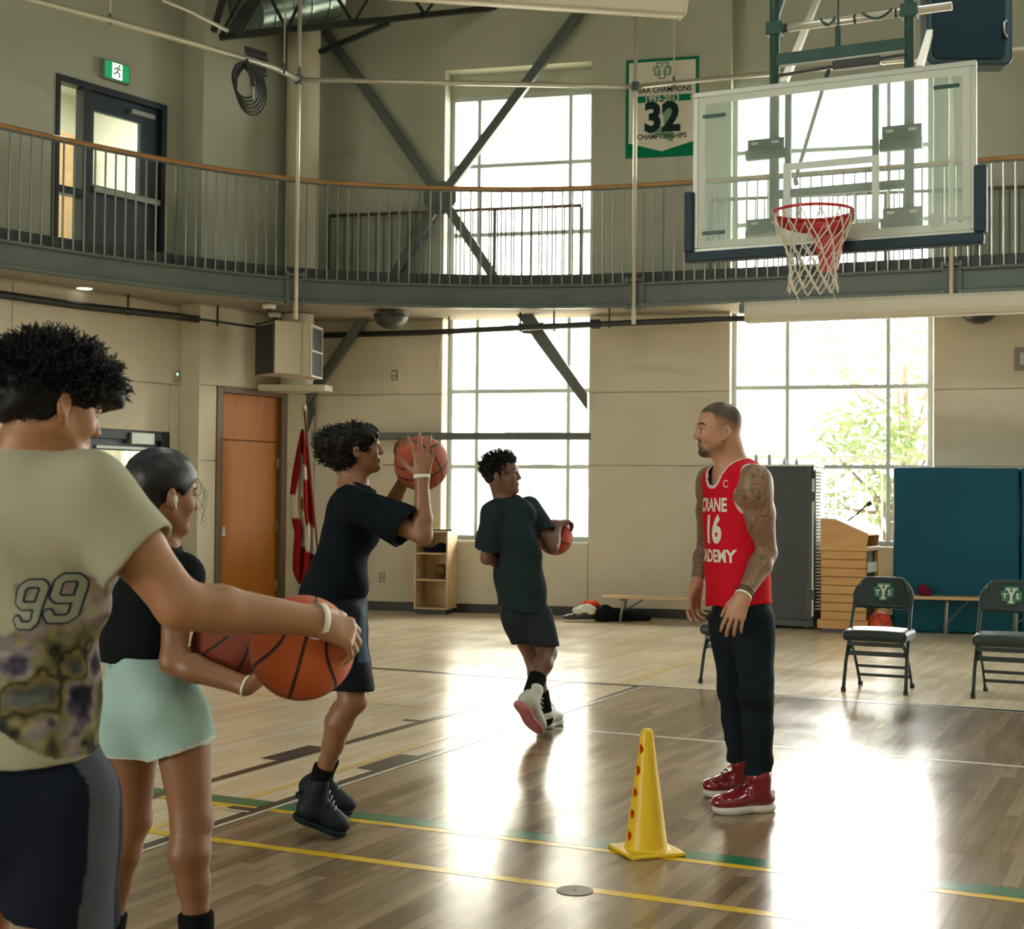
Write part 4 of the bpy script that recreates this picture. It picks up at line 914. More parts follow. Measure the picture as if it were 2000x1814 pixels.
        me.polygons.foreach_set('loop_start',np.arange(0,len(Qd)*4,4,dtype=np.int32)); me.polygons.foreach_set('loop_total',np.full(len(Qd),4,np.int32))
        me.polygons.foreach_set('use_smooth',np.ones(len(Qd),bool)); me.update(calc_edges=True); me.validate(); return me
def vcol(me, fn, name='Col'):      # fn(N x 3 coords) -> N x 3 colour
    n=len(me.vertices); co=np.empty(n*3,np.float32); me.vertices.foreach_get('co',co); co=co.reshape(-1,3); c=fn(co)
    at=me.color_attributes.new(name,'FLOAT_COLOR','POINT'); a=np.ones((n,4),np.float32); a[:,:3]=c; at.data.foreach_set('color',a.ravel())
def vnoise(P, sc, seed=0):         # cheap smooth value noise
    P=P*sc+seed*17.3; i=np.floor(P).astype(np.int64); f=P-i; f=f*f*(3-2*f); out=np.zeros(len(P))
    for a in(0,1):
        for b in(0,1):
            for c in(0,1):
                q=i+np.array([a,b,c]); hsh=(q[:,0]*374761393+q[:,1]*668265263+q[:,2]*2147483647+seed*1013)&0x7fffffff; hsh=(hsh^(hsh>>13))*1274126177&0x7fffffff
                out+=(hsh%100003/100003.)*np.where(a,f[:,0],1-f[:,0])*np.where(b,f[:,1],1-f[:,1])*np.where(c,f[:,2],1-f[:,2])
    return out
def box_bounds(pts, pad): P=np.array([tuple(p) for p in pts]); return P.min(0)-pad, P.max(0)+pad
# ball
def ball_mesh(r, name='b', sub=6):
    bm=bmesh.new(); bmesh.ops.create_icosphere(bm, subdivisions=sub, radius=r); me=bpy.data.meshes.new(name); bm.to_mesh(me); bm.free()
    me.polygons.foreach_set('use_smooth',[True]*len(me.polygons)); return me
def seams(co, r):
    u=co/np.linalg.norm(co,axis=1)[:,None]; x,y,z=u.T
    d=np.minimum(np.abs(x),np.abs(z)); e=np.abs(np.abs(x)-(.34+.42*(y*y)*1.0)) ; e=np.abs(np.sqrt(np.maximum(0,(np.abs(x)-.98)**2+y*y*.85))-.60)
    return np.minimum(d,e)*r
m_ball_cols={'orange':((.56,.105,.022),(.012,.008,.008)),'dull':((.38,.075,.03),(.015,.01,.01)),'brown':((.22,.035,.012),(.01,.006,.006)),'red':((.60,.06,.02),(.05,.01,.01)),'gold':((.20,.10,.035),(.01,.008,.006))}
def ball(loc, r, kind, rot, label, name='basketball'):
    me=ball_mesh(r,sub=7 if kind in ('orange','brown') else 6); n=len(me.vertices); co=np.empty(n*3,np.float32); me.vertices.foreach_get('co',co); co=co.reshape(-1,3)
    d=seams(co,r); w=.0032; t=np.clip(1-(d-w)/.0010,0,1)
    nn=co/np.linalg.norm(co,axis=1)[:,None]; co2=co-nn*(np.clip(1-d/w,0,1)*.0018)[:,None]; me.vertices.foreach_set('co',co2.astype(np.float32).ravel())
    c0,c1=m_ball_cols[kind]; vcol(me, lambda P: np.array(c0)[None]*(1-t[:,None])+np.array(c1)[None]*t[:,None])
    mt=MATS.get('basketball_leather') or attr_mat('basketball_leather',rough=.55,bump=.5,bscale=420)
    o=link(name,me,mt,label=label,cat='ball'); o.location=loc; o.rotation_euler=rot; return o
p=atp(860,1122,W(0,0,.22),N); ball(W(w_px(860,1122,.22)[0],zs2+.018+.083,.22),.083,'gold',(.5,.3,.8),'small brown ball on the middle shelf of the cubby')
s_,z_=w_px(852,1075,.22); f=SDF(W(s_-.0,zs1,.22)-Vector((.3,.3,.05)),W(s_,zs1,.22)+Vector((.3,.3,.3)),.008)
f.ell(W(s_-.02,zs1+.035,.22),(.13,.11,.035)); f.ell(W(s_+.06,zs1+.065,.2),(.075,.09,.06),k=.05); f.cut(W(0,zs1+.010,0),(0,0,-1))
link('folded_jacket',f.mesh(),M('dark_navy_cloth',(.012,.012,.03),.9),label='dark folded jacket lying on the top shelf of the cubby',cat='jacket')
# benches
def bench(s0,s1,z,off,label,legs):
    r=root('bench',W((s0+s1)/2,0,off),label=label,cat='bench')
    b=B(); wbox(b,s0,s1,z-.03,z,off-.13,off+.13); b.make('seat_plank',m_ply,r,bev=.004)
    for sl_ in legs:
        b=B(); b.tube([W(sl_-.02,.001,off+.14),W(sl_,z-.06,off+.10),W(sl_,z-.032,off+.08),W(sl_,z-.032,off-.08),W(sl_,z-.06,off-.10),W(sl_-.02,.001,off-.14)],.013,8); b.make('leg_frame',m_clos,r,smooth=True)
        b=B(); wbox(b,sl_-.04,sl_+.04,z-.045,z-.03,off-.1,off+.1); b.make('hinge_plate',m_dark,r)
        b=B(); b.tube([W(sl_+.0,.12,off),W(sl_+.22,z-.035,off)],.009,6); b.make('folding_stay',m_steel,r)
    return r
bz=.375
a=w_px(1178,1162,.62); c_=w_px(1400,1170,.62); g_=w_px(1219,1200,.62)
bench(a[0],a[0]+2.4,a[1],.62,'low folding bench with pale plank seat along the wall under the pier',[g_[0],a[0]+2.15])
a=w_px(1790,1164,1.08); bench(a[0]-.1,a[0]+2.2,a[1]+.005,1.08,'low bench plank in front of the teal gym mats',[a[0]+.3,w_px(1985,1200,1.08)[0]])
# shoe maker
def shoe_field(f, heel, toe, up, w, hgt, k=.02, collar=None, cr=.045):
    heel=np.array(heel);toe=np.array(toe);up=np.array(up,float);up/=np.linalg.norm(up); d=toe-heel; L=np.linalg.norm(d); d/=L; side=np.cross(up,d)
    R=np.array([d,side,up])
    f.ell(heel+d*L*.22+up*hgt*.33,(L*.235,w*.43,hgt*.42),R,k); f.ell(heel+d*L*.72+up*hgt*.22,(L*.30,w*.5,hgt*.30),R,k); f.cone(heel+d*L*.25+up*hgt*.35,heel+d*L*.78+up*hgt*.22,w*.42,w*.38,k,flat=(up,.62))
    f.cone(heel+d*L*.30+up*hgt*.62,heel+d*L*.60+up*hgt*.36,w*.32,w*.30,.03,flat=(side,.95))
    if collar is not None: f.cone(heel+d*L*.24+up*hgt*.35,collar,w*.42,cr,.025)
    return d,side,up,L
def sole_field(f,heel,toe,up,w,t,off=.0):
    heel=np.array(heel);toe=np.array(toe);up=np.array(up,float);up/=np.linalg.norm(up); d=toe-heel; L=np.linalg.norm(d); d/=L; side=np.cross(up,d); R=np.array([d,side,up])
    f.ell(heel+d*L*.215+up*t*.62,(L*.205,w*.42,t*1.0),R,.02); f.ell(heel+d*L*.70+up*t*.68,(L*.285,w*.48,t*.95),R,.03); f.cone(heel+d*L*.20+up*t*.5,heel+d*L*.72+up*t*.5,w*.34,w*.42,.03,flat=(up,.45))
    f.cut(heel+up*t,up); f.cut(heel+up*.001,-up)
# pile on floor by the bench
heel=atz(1163,1214,.0); toe=atz(1100,1214,.0)
lo,hi=box_bounds([heel,toe],.16)
f=SDF(lo,hi,.0055); shoe_field(f,heel+Vector((0,0,.02)),toe+Vector((0,0,.02)),(0,0,1),.11,.13,collar=np.array(heel+(toe-heel)*.2+Vector((0,0,.13))))
sh=link('sneaker',f.mesh(),M('black_shoe_leather',(.02,.022,.024),.4),label='black sneaker with cream sole lying left of the clothes pile',cat='shoe')
f=SDF(lo,hi,.0045); sole_field(f,heel,toe,(0,0,1),.118,.028); link('sole',f.mesh(),M('cream_rubber',(.62,.58,.42),.6),sh)
def heap(name,blobs,mat,label,cat,seed=0,h=.009):
    pts=[b_[0] for b_ in blobs]; lo,hi=box_bounds(pts,.35); lo[2]=-.03; f=SDF(lo,hi,h)
    for c_,r_ in blobs: f.ell(c_,r_,k=.05)
    f.wave(lambda X,Y,Z: .007*(np.sin(X*55+seed)*np.cos(Y*47+Z*30)+np.sin(Z*70+X*25+seed*2)))
    f.cut((0,0,.004),(0,0,-1)); return link(name,f.mesh(),mat,label=label,cat=cat)
def pz(px,z,dy=0.0): return atz(px,1214,0)+Vector((0,dy,z))
heap('white_cloth',[(pz(1128,.11),(.06,.05,.045)),(pz(1143,.145),(.09,.06,.045)),(pz(1155,.12),(.05,.05,.05))],M('white_fabric',(.70,.69,.62),.9),'crumpled white towel on top of the black sneaker','towel',1)
heap('orange_shirt',[(pz(1150,.17,.13),(.09,.06,.045)),(pz(1163,.18,.13),(.06,.05,.04)),(pz(1156,.08,.17),(.09,.08,.10))],M('orange_red_fabric',(.80,.07,.012),.85),'bright orange-red shirt on the clothes pile','shirt',3)
heap('black_jacket',[(pz(1180,.08,.05),(.12,.12,.10)),(pz(1202,.06,.08),(.15,.12,.075)),(pz(1232,.04,.12),(.13,.11,.055)),(pz(1256,.03,.14),(.11,.10,.04))],M('black_fabric',(.008,.009,.010),.9),'black jacket heaped on the floor beside the bench','jacket',5)
# equipment cabinet
OFFC=1.0
c0,_=w_px(1440,1100,OFFC); c1,_=w_px(1588,1100,OFFC); zt_=w_px(1540,907,OFFC)[1]; 
eq=root('equipment_cabinet',W((c0+c1)/2,0,OFFC-.25),label='tall dark grey rolling equipment cabinet with slatted side behind the lectern',cat='cabinet')
m_cg=M('charcoal_panel',(.030,.036,.038),.5,var=.1)
sbx(c0,c1,.10,zt_-.02,OFFC-.45,OFFC).make('body',m_cg,eq,bev=.008)
sbx(c0-.01,c1+.01,zt_-.02,zt_+.005,OFFC-.46,OFFC+.01).make('top_panel',m_clos,eq,bev=.004)
sbx(c1-.06,c1-.015,.14,zt_-.02,OFFC,OFFC+.02).make('edge_strip',m_dark,eq)
sbx(c1-.012,c1+.012,.14,zt_-.15,OFFC-.02,OFFC+.02).make('corner_rail',m_clos,eq,bev=.004)
for zz in (.32,1.35): sbx(c1-.03,c1+.03,zz,zz+.1,OFFC-.03,OFFC+.03).make('latch',m_dark,eq,bev=.006)
m_slat=M('white_slat',(.62,.66,.62),.5)
nsl=42
_b=B(); wbox(_b,0,.02,0,.012,-.33,0); SLM=_b.mesh('slat')
for i in range(nsl):
    z=.22+(zt_-.30)*i/(nsl-1); b=B(); b.obox(W(c1+.045,z,OFFC-.22),U*.028,N*.20,Vector((0,0,.006))); b.make('slat',m_slat,eq)
b=B(); wbox(b,c1+.016,c1+.022,.2,zt_-.05,OFFC-.43,OFFC-.02); b.make('side_panel',m_dark,eq)
for so in (c0+.08,c1-.1):
    b=B(); b.tube([W(so,.05,OFFC-.12),W(so+.03,.05,OFFC-.12)],.05,14); b.make('caster',M('caster_grey',(.25,.25,.22),.5),eq)
    b=B(); b.tube([W(so,.05,OFFC-.36),W(so+.03,.05,OFFC-.36)],.05,14); b.make('caster',MATS['caster_grey'],eq)
sbx(c0,c1,.03,.10,OFFC-.42,OFFC-.03).make('base_frame',m_dark,eq)
for i,px in enumerate((1477,1503,1532,1556)):
    s_=w_px(px,890,OFFC-.2)[0]; b=B(); hgt=.10 if i<2 else .05; b.lathe([(.02,0),(.022,.01),(.022,hgt*.8),(.012,hgt),(.012,hgt+.015)],W(s_,zt_+.006,OFFC-.2),14); b.make('plastic_bottle',M('pale_plastic_bottle',(.45,.55,.52),.3),label=['first','second','third','last'][i]+' small pale bottle from the left on top of the dark equipment cabinet',cat='bottle',smooth=True)
_c=W(c1,0,OFFC); _R=Matrix.Rotation(-radians(11.4),3,'Z'); eq.location=_c+_R@(Vector(eq.location)-_c); eq.rotation_euler=(0,0,-radians(11.4))
# lectern
OFFL=1.30
l0,_=w_px(1601,1150,OFFL); l1,_=w_px(1692,1150,OFFL); zl=w_px(1650,1076,OFFL)[1]; ztl=w_px(1602,1013,OFFL)[1]; ztr=w_px(1694,1042,OFFL)[1]
m_lec=wood('honey_oak',(.50,.26,.065),(.60,.34,.10),.4,2.5,(1,1,4)); m_lecd=M('lectern_dark_inside',(.06,.03,.025),.6)
lc=root('lectern',W((l0+l1)/2,0,OFFL-.3),label='honey oak lectern with grooved side boards, sloping top and small microphone',cat='lectern')
zs_=[.13+(zl-.13)*i/8 for i in range(9)]
for i in range(8): sbx(l0,l1,zs_[i]+.003,zs_[i+1]-.003,OFFL-.02,OFFL).make('side_board',m_lec,lc,bev=.003)
sbx(l0,l1,.13,zl,OFFL-.04,OFFL-.02).make('side_core',m_lecd,lc)
sbx(l0,l1,.13,zl,OFFL-.62,OFFL-.60).make('far_side',m_lec,lc)
sbx(l0,l0+.02,.13,zl,OFFL-.60,OFFL-.04).make('front_panel',m_lec,lc)
sbx(l0+.02,l1-.03,.13,zl,OFFL-.58,OFFL-.06).make('inner_box',m_lecd,lc)
sbx(l1-.03,l1+.0,.62,.72,OFFL-.55,OFFL-.08).make('paper_shelf',m_white,lc)
sbx(l0-.035,l1+.02,.04,.13,OFFL-.64,OFFL+.015).make('base',m_lec,lc,bev=.004)
sbx(l0,l1-.02,.001,.04,OFFL-.6,OFFL-.03).make('plinth',m_dark,lc)
sbx(l0-.01,l1+.012,zl,zl+.045,OFFL-.64,OFFL+.012).make('collar_moulding',m_lec,lc,bev=.004)
for oo in (OFFL-.02,OFFL-.62):
    b=B(); b.prism([(l0-.005,zl+.045),(l1,zl+.045),(l1+.02,ztr),(l0+.14,ztl),(l0-.005,ztl)],W(0,0,oo),U,(0,0,1),N*.02); b.make('desk_cheek',m_lec,lc)
b=B(); b.prism([(l0+.0,ztl-.02),(l0+.14,ztl-.02),(l1+.02,ztr-.02),(l1+.02,ztr),(l0+.14,ztl+.004),(l0,ztl+.004)],W(0,0,OFFL-.60),U,(0,0,1),N*.58); b.make('sloping_top',m_lec,lc)
mp=W(l0+.22,ztl-.02,OFFL-.25); b=B(); q_=mp+U*.20+Vector((0,0,.17)); b.tube([mp,mp.lerp(q_,.5)+Vector((0,0,-.015)),q_],.010,6); b.make('microphone_stem',m_dark,lc)
b=B(); b.tube([q_,q_+U*.05+Vector((0,0,.025))],[.02,.032],10); b.make('microphone_head',m_dark,lc)
_c=W(l1,0,OFFL); lc.location=_c+_R@(Vector(lc.location)-_c); lc.rotation_euler=(0,0,-radians(11.4))
# teal mats
m_mat=M('teal_gym_mat',(.002,.075,.125),.6,spec=.25,var=.08,scale=1.5,bump=.25,bscale=5)
ma=atz(1744,1234,0); md=Vector((.965,-.26,0)); mn=Vector((-.26,-.965,0)); zt_=atp(1800,912,ma,mn).z
for k,(x0,x1,off) in enumerate(((0,1.25,0),(1.26,2.6,.02),)):
    lo=ma+md*x0; f=SDF(*box_bounds([ma+md*x0,ma+md*x1+Vector((0,0,zt_))],.3),.02)
    cpos=ma+md*(x0+x1)/2-mn*.14+Vector((0,0,zt_/2)); R_=np.array([md,-mn,(0,0,1)])
    f.box(cpos,((x1-x0)/2,.125,zt_/2-.003),R_,.02,.01)
    f.wave(lambda X,Y,Z: -.006*np.sin(Z*9+X*2)*np.exp(-((Z-.35)/.3)**2)*np.sin(X*3+Y*2+k)-.004*np.sin(X*5+Z*3))
    link('gym_mat',f.mesh(),m_mat,label=['upright teal gym mat, the left one beside the lectern','upright teal gym mat, the right one at the frame edge'][k],cat='mat')
rp=atz(1803,1170,.40)+Vector((0,-.02,0)); 
heap2=SDF(np.array(atp(1803,1150,ma+mn*.05,mn))-.2,np.array(atp(1803,1150,ma+mn*.05,mn))+.2,.008); rpp=atp(1805,1148,W(0,0,1.02),N); s_,z_=w_px(1803,1152,1.08)
heap2=SDF(np.array(W(s_,z_,1.08))-.2,np.array(W(s_,z_,1.08))+.2,.008); heap2.ell(W(s_,z_-.0,1.08),(.06,.05,.06)); heap2.ell(W(s_+.04,z_-.035,1.08),(.05,.05,.045),k=.04); link('red_cap',heap2.mesh(),M('maroon_fabric',(.13,.01,.03),.8),label='small maroon cap on the bench in front of the teal mats',cat='cap')
bl=atz(1719,1238,0); bl=Vector((bl.x,bl.y,.118)); ball(bl,.118,'red',(.3,1.2,.2),'bright orange-red basketball on the floor behind the middle folding chair')
b=B(); sw=[(-.05,.012),(-.02,-.015),(.0,-.018),(.06,.008),(.0,-.006),(-.03,.004),(-.045,.02)]; dirb=(EYE-bl); dirb.z=0; dirb.normalize(); exb=Vector((-dirb.y,dirb.x,0))
b.prism(sw,bl+dirb*.117+Vector((0,0,.0)),exb,(0,0,1),dirb*.002); o=b.make('check_mark_logo',M('ball_logo',(.75,.22,.10),.5),bpy.data.objects['basketball.001']); o.matrix_parent_inverse=(Matrix.Translation(bl)@Euler((.3,1.2,.2)).to_matrix().to_4x4()).inverted()
s2=atz(1697,1222,.0); b=SDF(np.array(s2)-.3,np.array(s2)+.4,.008); b.ell(s2+Vector((.0,.1,.22)),(.05,.06,.035)); b.ell(s2+Vector((.0,.1,.14)),(.06,.08,.03)); b.ell(s2+Vector((0,.1,.06)),(.06,.09,.055),k=.03); link('light_sneakers',b.mesh(),M('beige_suede',(.55,.42,.30),.8),label='small beige stacked shoes between the lectern and the orange-red ball',cat='shoes')
# folding chairs
m_cf=M('chair_black_green_steel',(.010,.025,.022),.35); m_cv=M('chair_green_black_vinyl',(.005,.020,.017),.42,bump=.1,bscale=300)
m_lw=M('logo_cream',(.62,.62,.50),.5); m_lg2=M('logo_green',(.06,.42,.20),.5); m_ld=M('logo_dark_green',(.012,.12,.07),.5)
def chair(loc, rz, label):
    r=root('folding_chair',loc,rz,label,'chair','black folding chairs with school emblem')
    w=.215; L=dict(local=True)
    for sx in (-1,1):
        b=B(); b.tube([(sx*w,0,.012),(sx*(w-.005),.06,.20),(sx*(w-.01),.19,.42),(sx*(w-.015),.30,.60),(sx*(w-.03),.325,.66),(sx*(w-.06),.34,.75)],.0125,8); b.make('front_leg',m_cf,r,smooth=True,**L)
        b=B(); b.tube([(sx*(w-.03),.44,.012),(sx*(w-.03),.21,.27),(sx*(w-.035),.03,.36)],.0115,8); b.make('rear_leg',m_cf,r,smooth=True,**L)
        for yy,zz in ((0,0),(.44,0)): b=B(); b.tube([(sx*(w-(.03 if yy else 0)),yy,.001),(sx*(w-(.03 if yy else 0)),yy,.03)],.018,8); b.make('rubber_foot',m_cf,r,**L)
        b=B(); b.bar((sx*(w-.02),.02,.365),(sx*(w-.02),.38,.345),.012,.02); b.make('seat_rail',m_cf,r,**L)
        b=B(); b.tube([(sx*(w-.0),.055,.185),(sx*(w-.03),.12,.32)],.007,6); b.make('brace_link',m_cf,r,**L)
    for y0,z0,ww,hh_ in ((.045,.335,w-.02,.03),(.10,.265,w-.01,.034),(.315,.155,w-.035,.022),(.375,.085,w-.035,.022),(.30,.205,w-.03,.0)):
        if hh_: b=B(); b.bar((-ww,y0,z0),(ww,y0,z0),.012,hh_); b.make('cross_bar',m_cf,r,**L)
    # seat cushion
    f=SDF((-.27,-.08,.33),(.27,.45,.47),.008); f.box((0,.185,.395),(.222,.21,.038),None,.03,.0); f.ell((0,.185,.42),(.20,.18,.022),k=.03)
    link('seat',f.mesh(),m_cv,r,local=True)
    # back pad: curved, rounded top
    vs=[];fs=[]; nx,nz=18,12
    f=SDF((-.26,.22,.52),(.26,.44,.80),.008)
    outline=lambda z: (.215-.004 if z<.64 else .215-.075*((z-.64)/.14)**2.2)
    for i in range(nz):
        z=.585+.195*i/(nz-1); ww=outline(z)-.012; yb=.285+(z-.57)*.33
        for j in range(5):
            a0_,a1_=-ww+2*ww*j/5,-ww+2*ww*(j+1)/5; cy=lambda x: yb+.03*(1-(x/.22)**2)
            f.cone((a0_,cy(a0_),z),(a1_,cy(a1_),z),.0145,.0145,.012)
    link('backrest',f.mesh(),m_cv,r,local=True)
    up=Vector((0,.31,.95)).normalized()
    tys(Vector((0.0,.285+.115*.33+.03-.0175-.004,.69)),Vector((1,0,0)),up,.135,r,m_lg2,m_lw,m_ld,local=True)
    return r
def chair_at(px,py,label):
    p=atz(px,py); c_=p+EX*.215; chair((c_.x,c_.y,0),-YA,label)
chair_at(1647,1350,'black folding chair with green and cream emblem, the middle one with a ball behind it')
chair_at(1900,1364,'black folding chair with emblem cut off by the right edge of the view')
chair_at(1368,1334,'black folding chair mostly hidden behind the person in the red jersey')
# cone
cp=atz(1262,1664); CH=.465
f=SDF((-.14,-.14,-.01),(.14,.14,.5),.004)
f.box((0,0,.008),(.112,.112,.008),np.array([(cos(.35),sin(.35),0),(-sin(.35),cos(.35),0),(0,0,1)]),.006,.0)
f.cone((0,0,.0),(0,0,.44),.083,.024,.008); f.cut((0,0,CH-.005),(0,0,1)); 
g=SDF((-.14,-.14,-.01),(.14,.14,.5),.004); O_=f.f.copy()
hd=Vector((-.93,-.36,0))
for k,z in enumerate((.065,.145,.225,.305,.385)):
    rr=.083-.059*z/.44; c_=hd*rr+Vector((0,0,z)); f.cone(c_-hd*.03,c_+hd*.05,.017,.017,.0,'s')
_cm=f.mesh(smooth_it=1)
def _cc(P_):
    rr=np.hypot(P_[:,0],P_[:,1]); ro=.083-.059*P_[:,2]/.44; c=np.tile(np.array((.80,.54,.015)),(len(P_),1)); c[(rr<ro-.0035)&(P_[:,2]>.03)&(P_[:,2]<.42)]=(.85,.20,.008); return c  # orange in the holes is painted in for light glowing through the plastic
vcol(_cm,_cc)
cone_o=link('training_cone',_cm,attr_mat('yellow_plastic',rough=.4,spec=.5),label='tall yellow plastic training cone with side holes standing on the green line',cat='cone'); cone_o.location=(cp.x,cp.y,.001)
# flag
fr_=root('flag_on_pole', atz(622,1192), label='red and white maple leaf flag drooping on a slanting brown pole in the corner', cat='flag')
pt=aty(594,800,16.45); pb_=aty(632,1196,16.75); b=B(); b.tube([pb_,pt],.013,8); b.make('pole',M('brown_pole',(.13,.05,.03),.4),fr_,smooth=True)
b=B(); b.lathe([(.001,-.03),(.03,0),(.02,.05),(.008,.09),(.001,.11)],pt,10); b.make('finial',M('brass_finial',(.45,.35,.15),.3,metal=.7),fr_,smooth=True)
nu,nv=64,60; vs=[]; cl=[]
Ltab=[(838,588,594),(880,579,600),(930,570,606),(985,564,611),(1000,566,612),(1040,575,615),(1080,572,616),(1110,571,614),(1122,574,607),(1140,583,588)]
for j in range(nv+1):
    y=838+(1140-838)*j/nv
    for q in range(len(Ltab)-1):
        if Ltab[q][0]<=y<=Ltab[q+1][0]: tt=(y-Ltab[q][0])/(Ltab[q+1][0]-Ltab[q][0]); xl=Ltab[q][1]+(Ltab[q+1][1]-Ltab[q][1])*tt; xr=Ltab[q][2]+(Ltab[q+1][2]-Ltab[q][2])*tt; break
    for i in range(nu+1):
        u=i/nu; x=xl+(xr-xl)*u; dep=16.42+.055*sin(u*15+j*.03)+.02*sin(u*31+1); p=aty(x,y,dep); vs.append(p)
        # red/white layout as it falls
        white=False
        if 885<y<1070 and .34+.08*sin(y*.05)<u<.62 and y<1068: white=True
        if 965<y<1010 and u<.36 and (y-965)<(u*0+45): white=True
        if 905<y<935 and u>.62 and u<.85 and (y-905)>(u-.62)*40: white=True
        if 1020<y<1085 and u>.55 and (y-1020)>(abs(u-.78))*60 and y<1060+u*25: white=True
        if 972<y<996 and .50<u<.60: white=False
        cl.append((.58,.53,.44) if white else (.24,.008,.010))
fs=[(j*(nu+1)+i,j*(nu+1)+i+1,(j+1)*(nu+1)+i+1,(j+1)*(nu+1)+i) for j in range(nv) for i in range(nu)]
b=B(); b.add(vs,fs); me=b.mesh('flag'); vcol(me, lambda P: np.array(cl)); 
o=link('flag_cloth',me,attr_mat('flag_fabric',rough=.8),fr_,smooth=True); sm=o.modifiers.new('t','SOLIDIFY'); sm.thickness=.003
# ================================================================== outdoors
gm_=B().add([(-60,18.5,-.35),(60,18.5,-.35),(60,120,-.35),(-60,120,-.35)],[(0,1,2,3)]).make('outside_ground',M('pale_paving',(.50,.48,.42),.9,var=.1),kind='structure')
YB2=48
ob_=root('apartment_building', (0,YB2,0), label='pale building with tall windows across the street seen through the left window', cat='building')
b=B(); b.box((-14,YB2,-.35),(9.5,YB2+8,24)); b.make('wall',M('pale_facade',(.66,.64,.58),.9),ob_)
for (x0,y0,x1,y1) in ((985,600,1003,731),(1040,600,1090,727),(985,865,1001,905),(1036,862,1086,945),(1118,862,1150,950),(1118,600,1150,720),(985,775,1110,783),(985,820,1100,848)):
    p=aty(x0,y1,YB2-.02); q=aty(x1,y0,YB2-.02)
    b=B(); b.box((p.x,YB2-.06,p.z),(q.x,YB2+.02,q.z)); b.make('window',M('far_window_glass',(.045,.06,.06),.6),ob_)
def leafy(name,c,rad,n,seed,label):
    rnd=random.Random(seed); r=root(name,(c[0],c[1],-.35),label=label,cat='tree')
    b=B(); b.tube([(c[0],c[1],-.35),(c[0]+.1,c[1],c[2]*.5),(c[0],c[1],c[2])],[.14,.1,.05],8)
    for k in range(9):
        a=rnd.uniform(0,6.28); b.tube([(c[0],c[1],c[2]*rnd.uniform(.3,.8)),(c[0]+cos(a)*rad*.8,c[1]+sin(a)*rad*.6,c[2]+rnd.uniform(-.5,.8)*rad)],[.05,.015],5)
    b.make('trunk',M('tree_bark',(.12,.09,.06),.9),r)
    b=B()
    for k in range(n):
        cl_=k%26; rc_=random.Random(seed*100+cl_); cx_,cy_,cz_=[rc_.gauss(0,.48)*rad for _ in range(3)]
        p=Vector((c[0]+cx_+rnd.gauss(0,.16)*rad,c[1]+cy_+rnd.gauss(0,.16)*rad,c[2]+cz_*.9+rnd.gauss(0,.14)*rad)); d=Vector((rnd.gauss(0,1),rnd.gauss(0,1),rnd.gauss(0,.6))).normalized()*rnd.uniform(.06,.11); e=d.cross(Vector((rnd.random(),rnd.random(),rnd.random()))).normalized()*.045
        b.add([p-d,p+e,p+d,p-e],[(0,1,2,3)])
    b.make('foliage',M('leaf_green',(.19,.25,.12),.8,var=.3,scale=1.5),r,kind='stuff')
leafy('tree',(6.6,25,1.9),1.5,1500,3,'leafy green tree outside the lower right window near the lectern')
leafy('tree',(8.0,29,4.2),1.9,800,8,'thin leafy tree outside the right window higher up')
leafy('shrub',(4.9,26,.9),.9,1500,5,'low green shrub outside behind the lectern microphone')
fe=root('slatted_fence',(6.5,24,-.35),label='pale thin railing fence outside the right window',cat='fence')
for k in range(34): x=2.6+k*.26; b=B(); b.box((x,24.0,-.35),(x+.03,24.03,2.2)); b.make('picket',M('fence_grey',(.25,.26,.24),.7),fe)
b=B(); b.box((2.5,24.03,2.1),(11.5,24.06,2.16)); b.make('fence_rail',MATS['fence_grey'],fe)
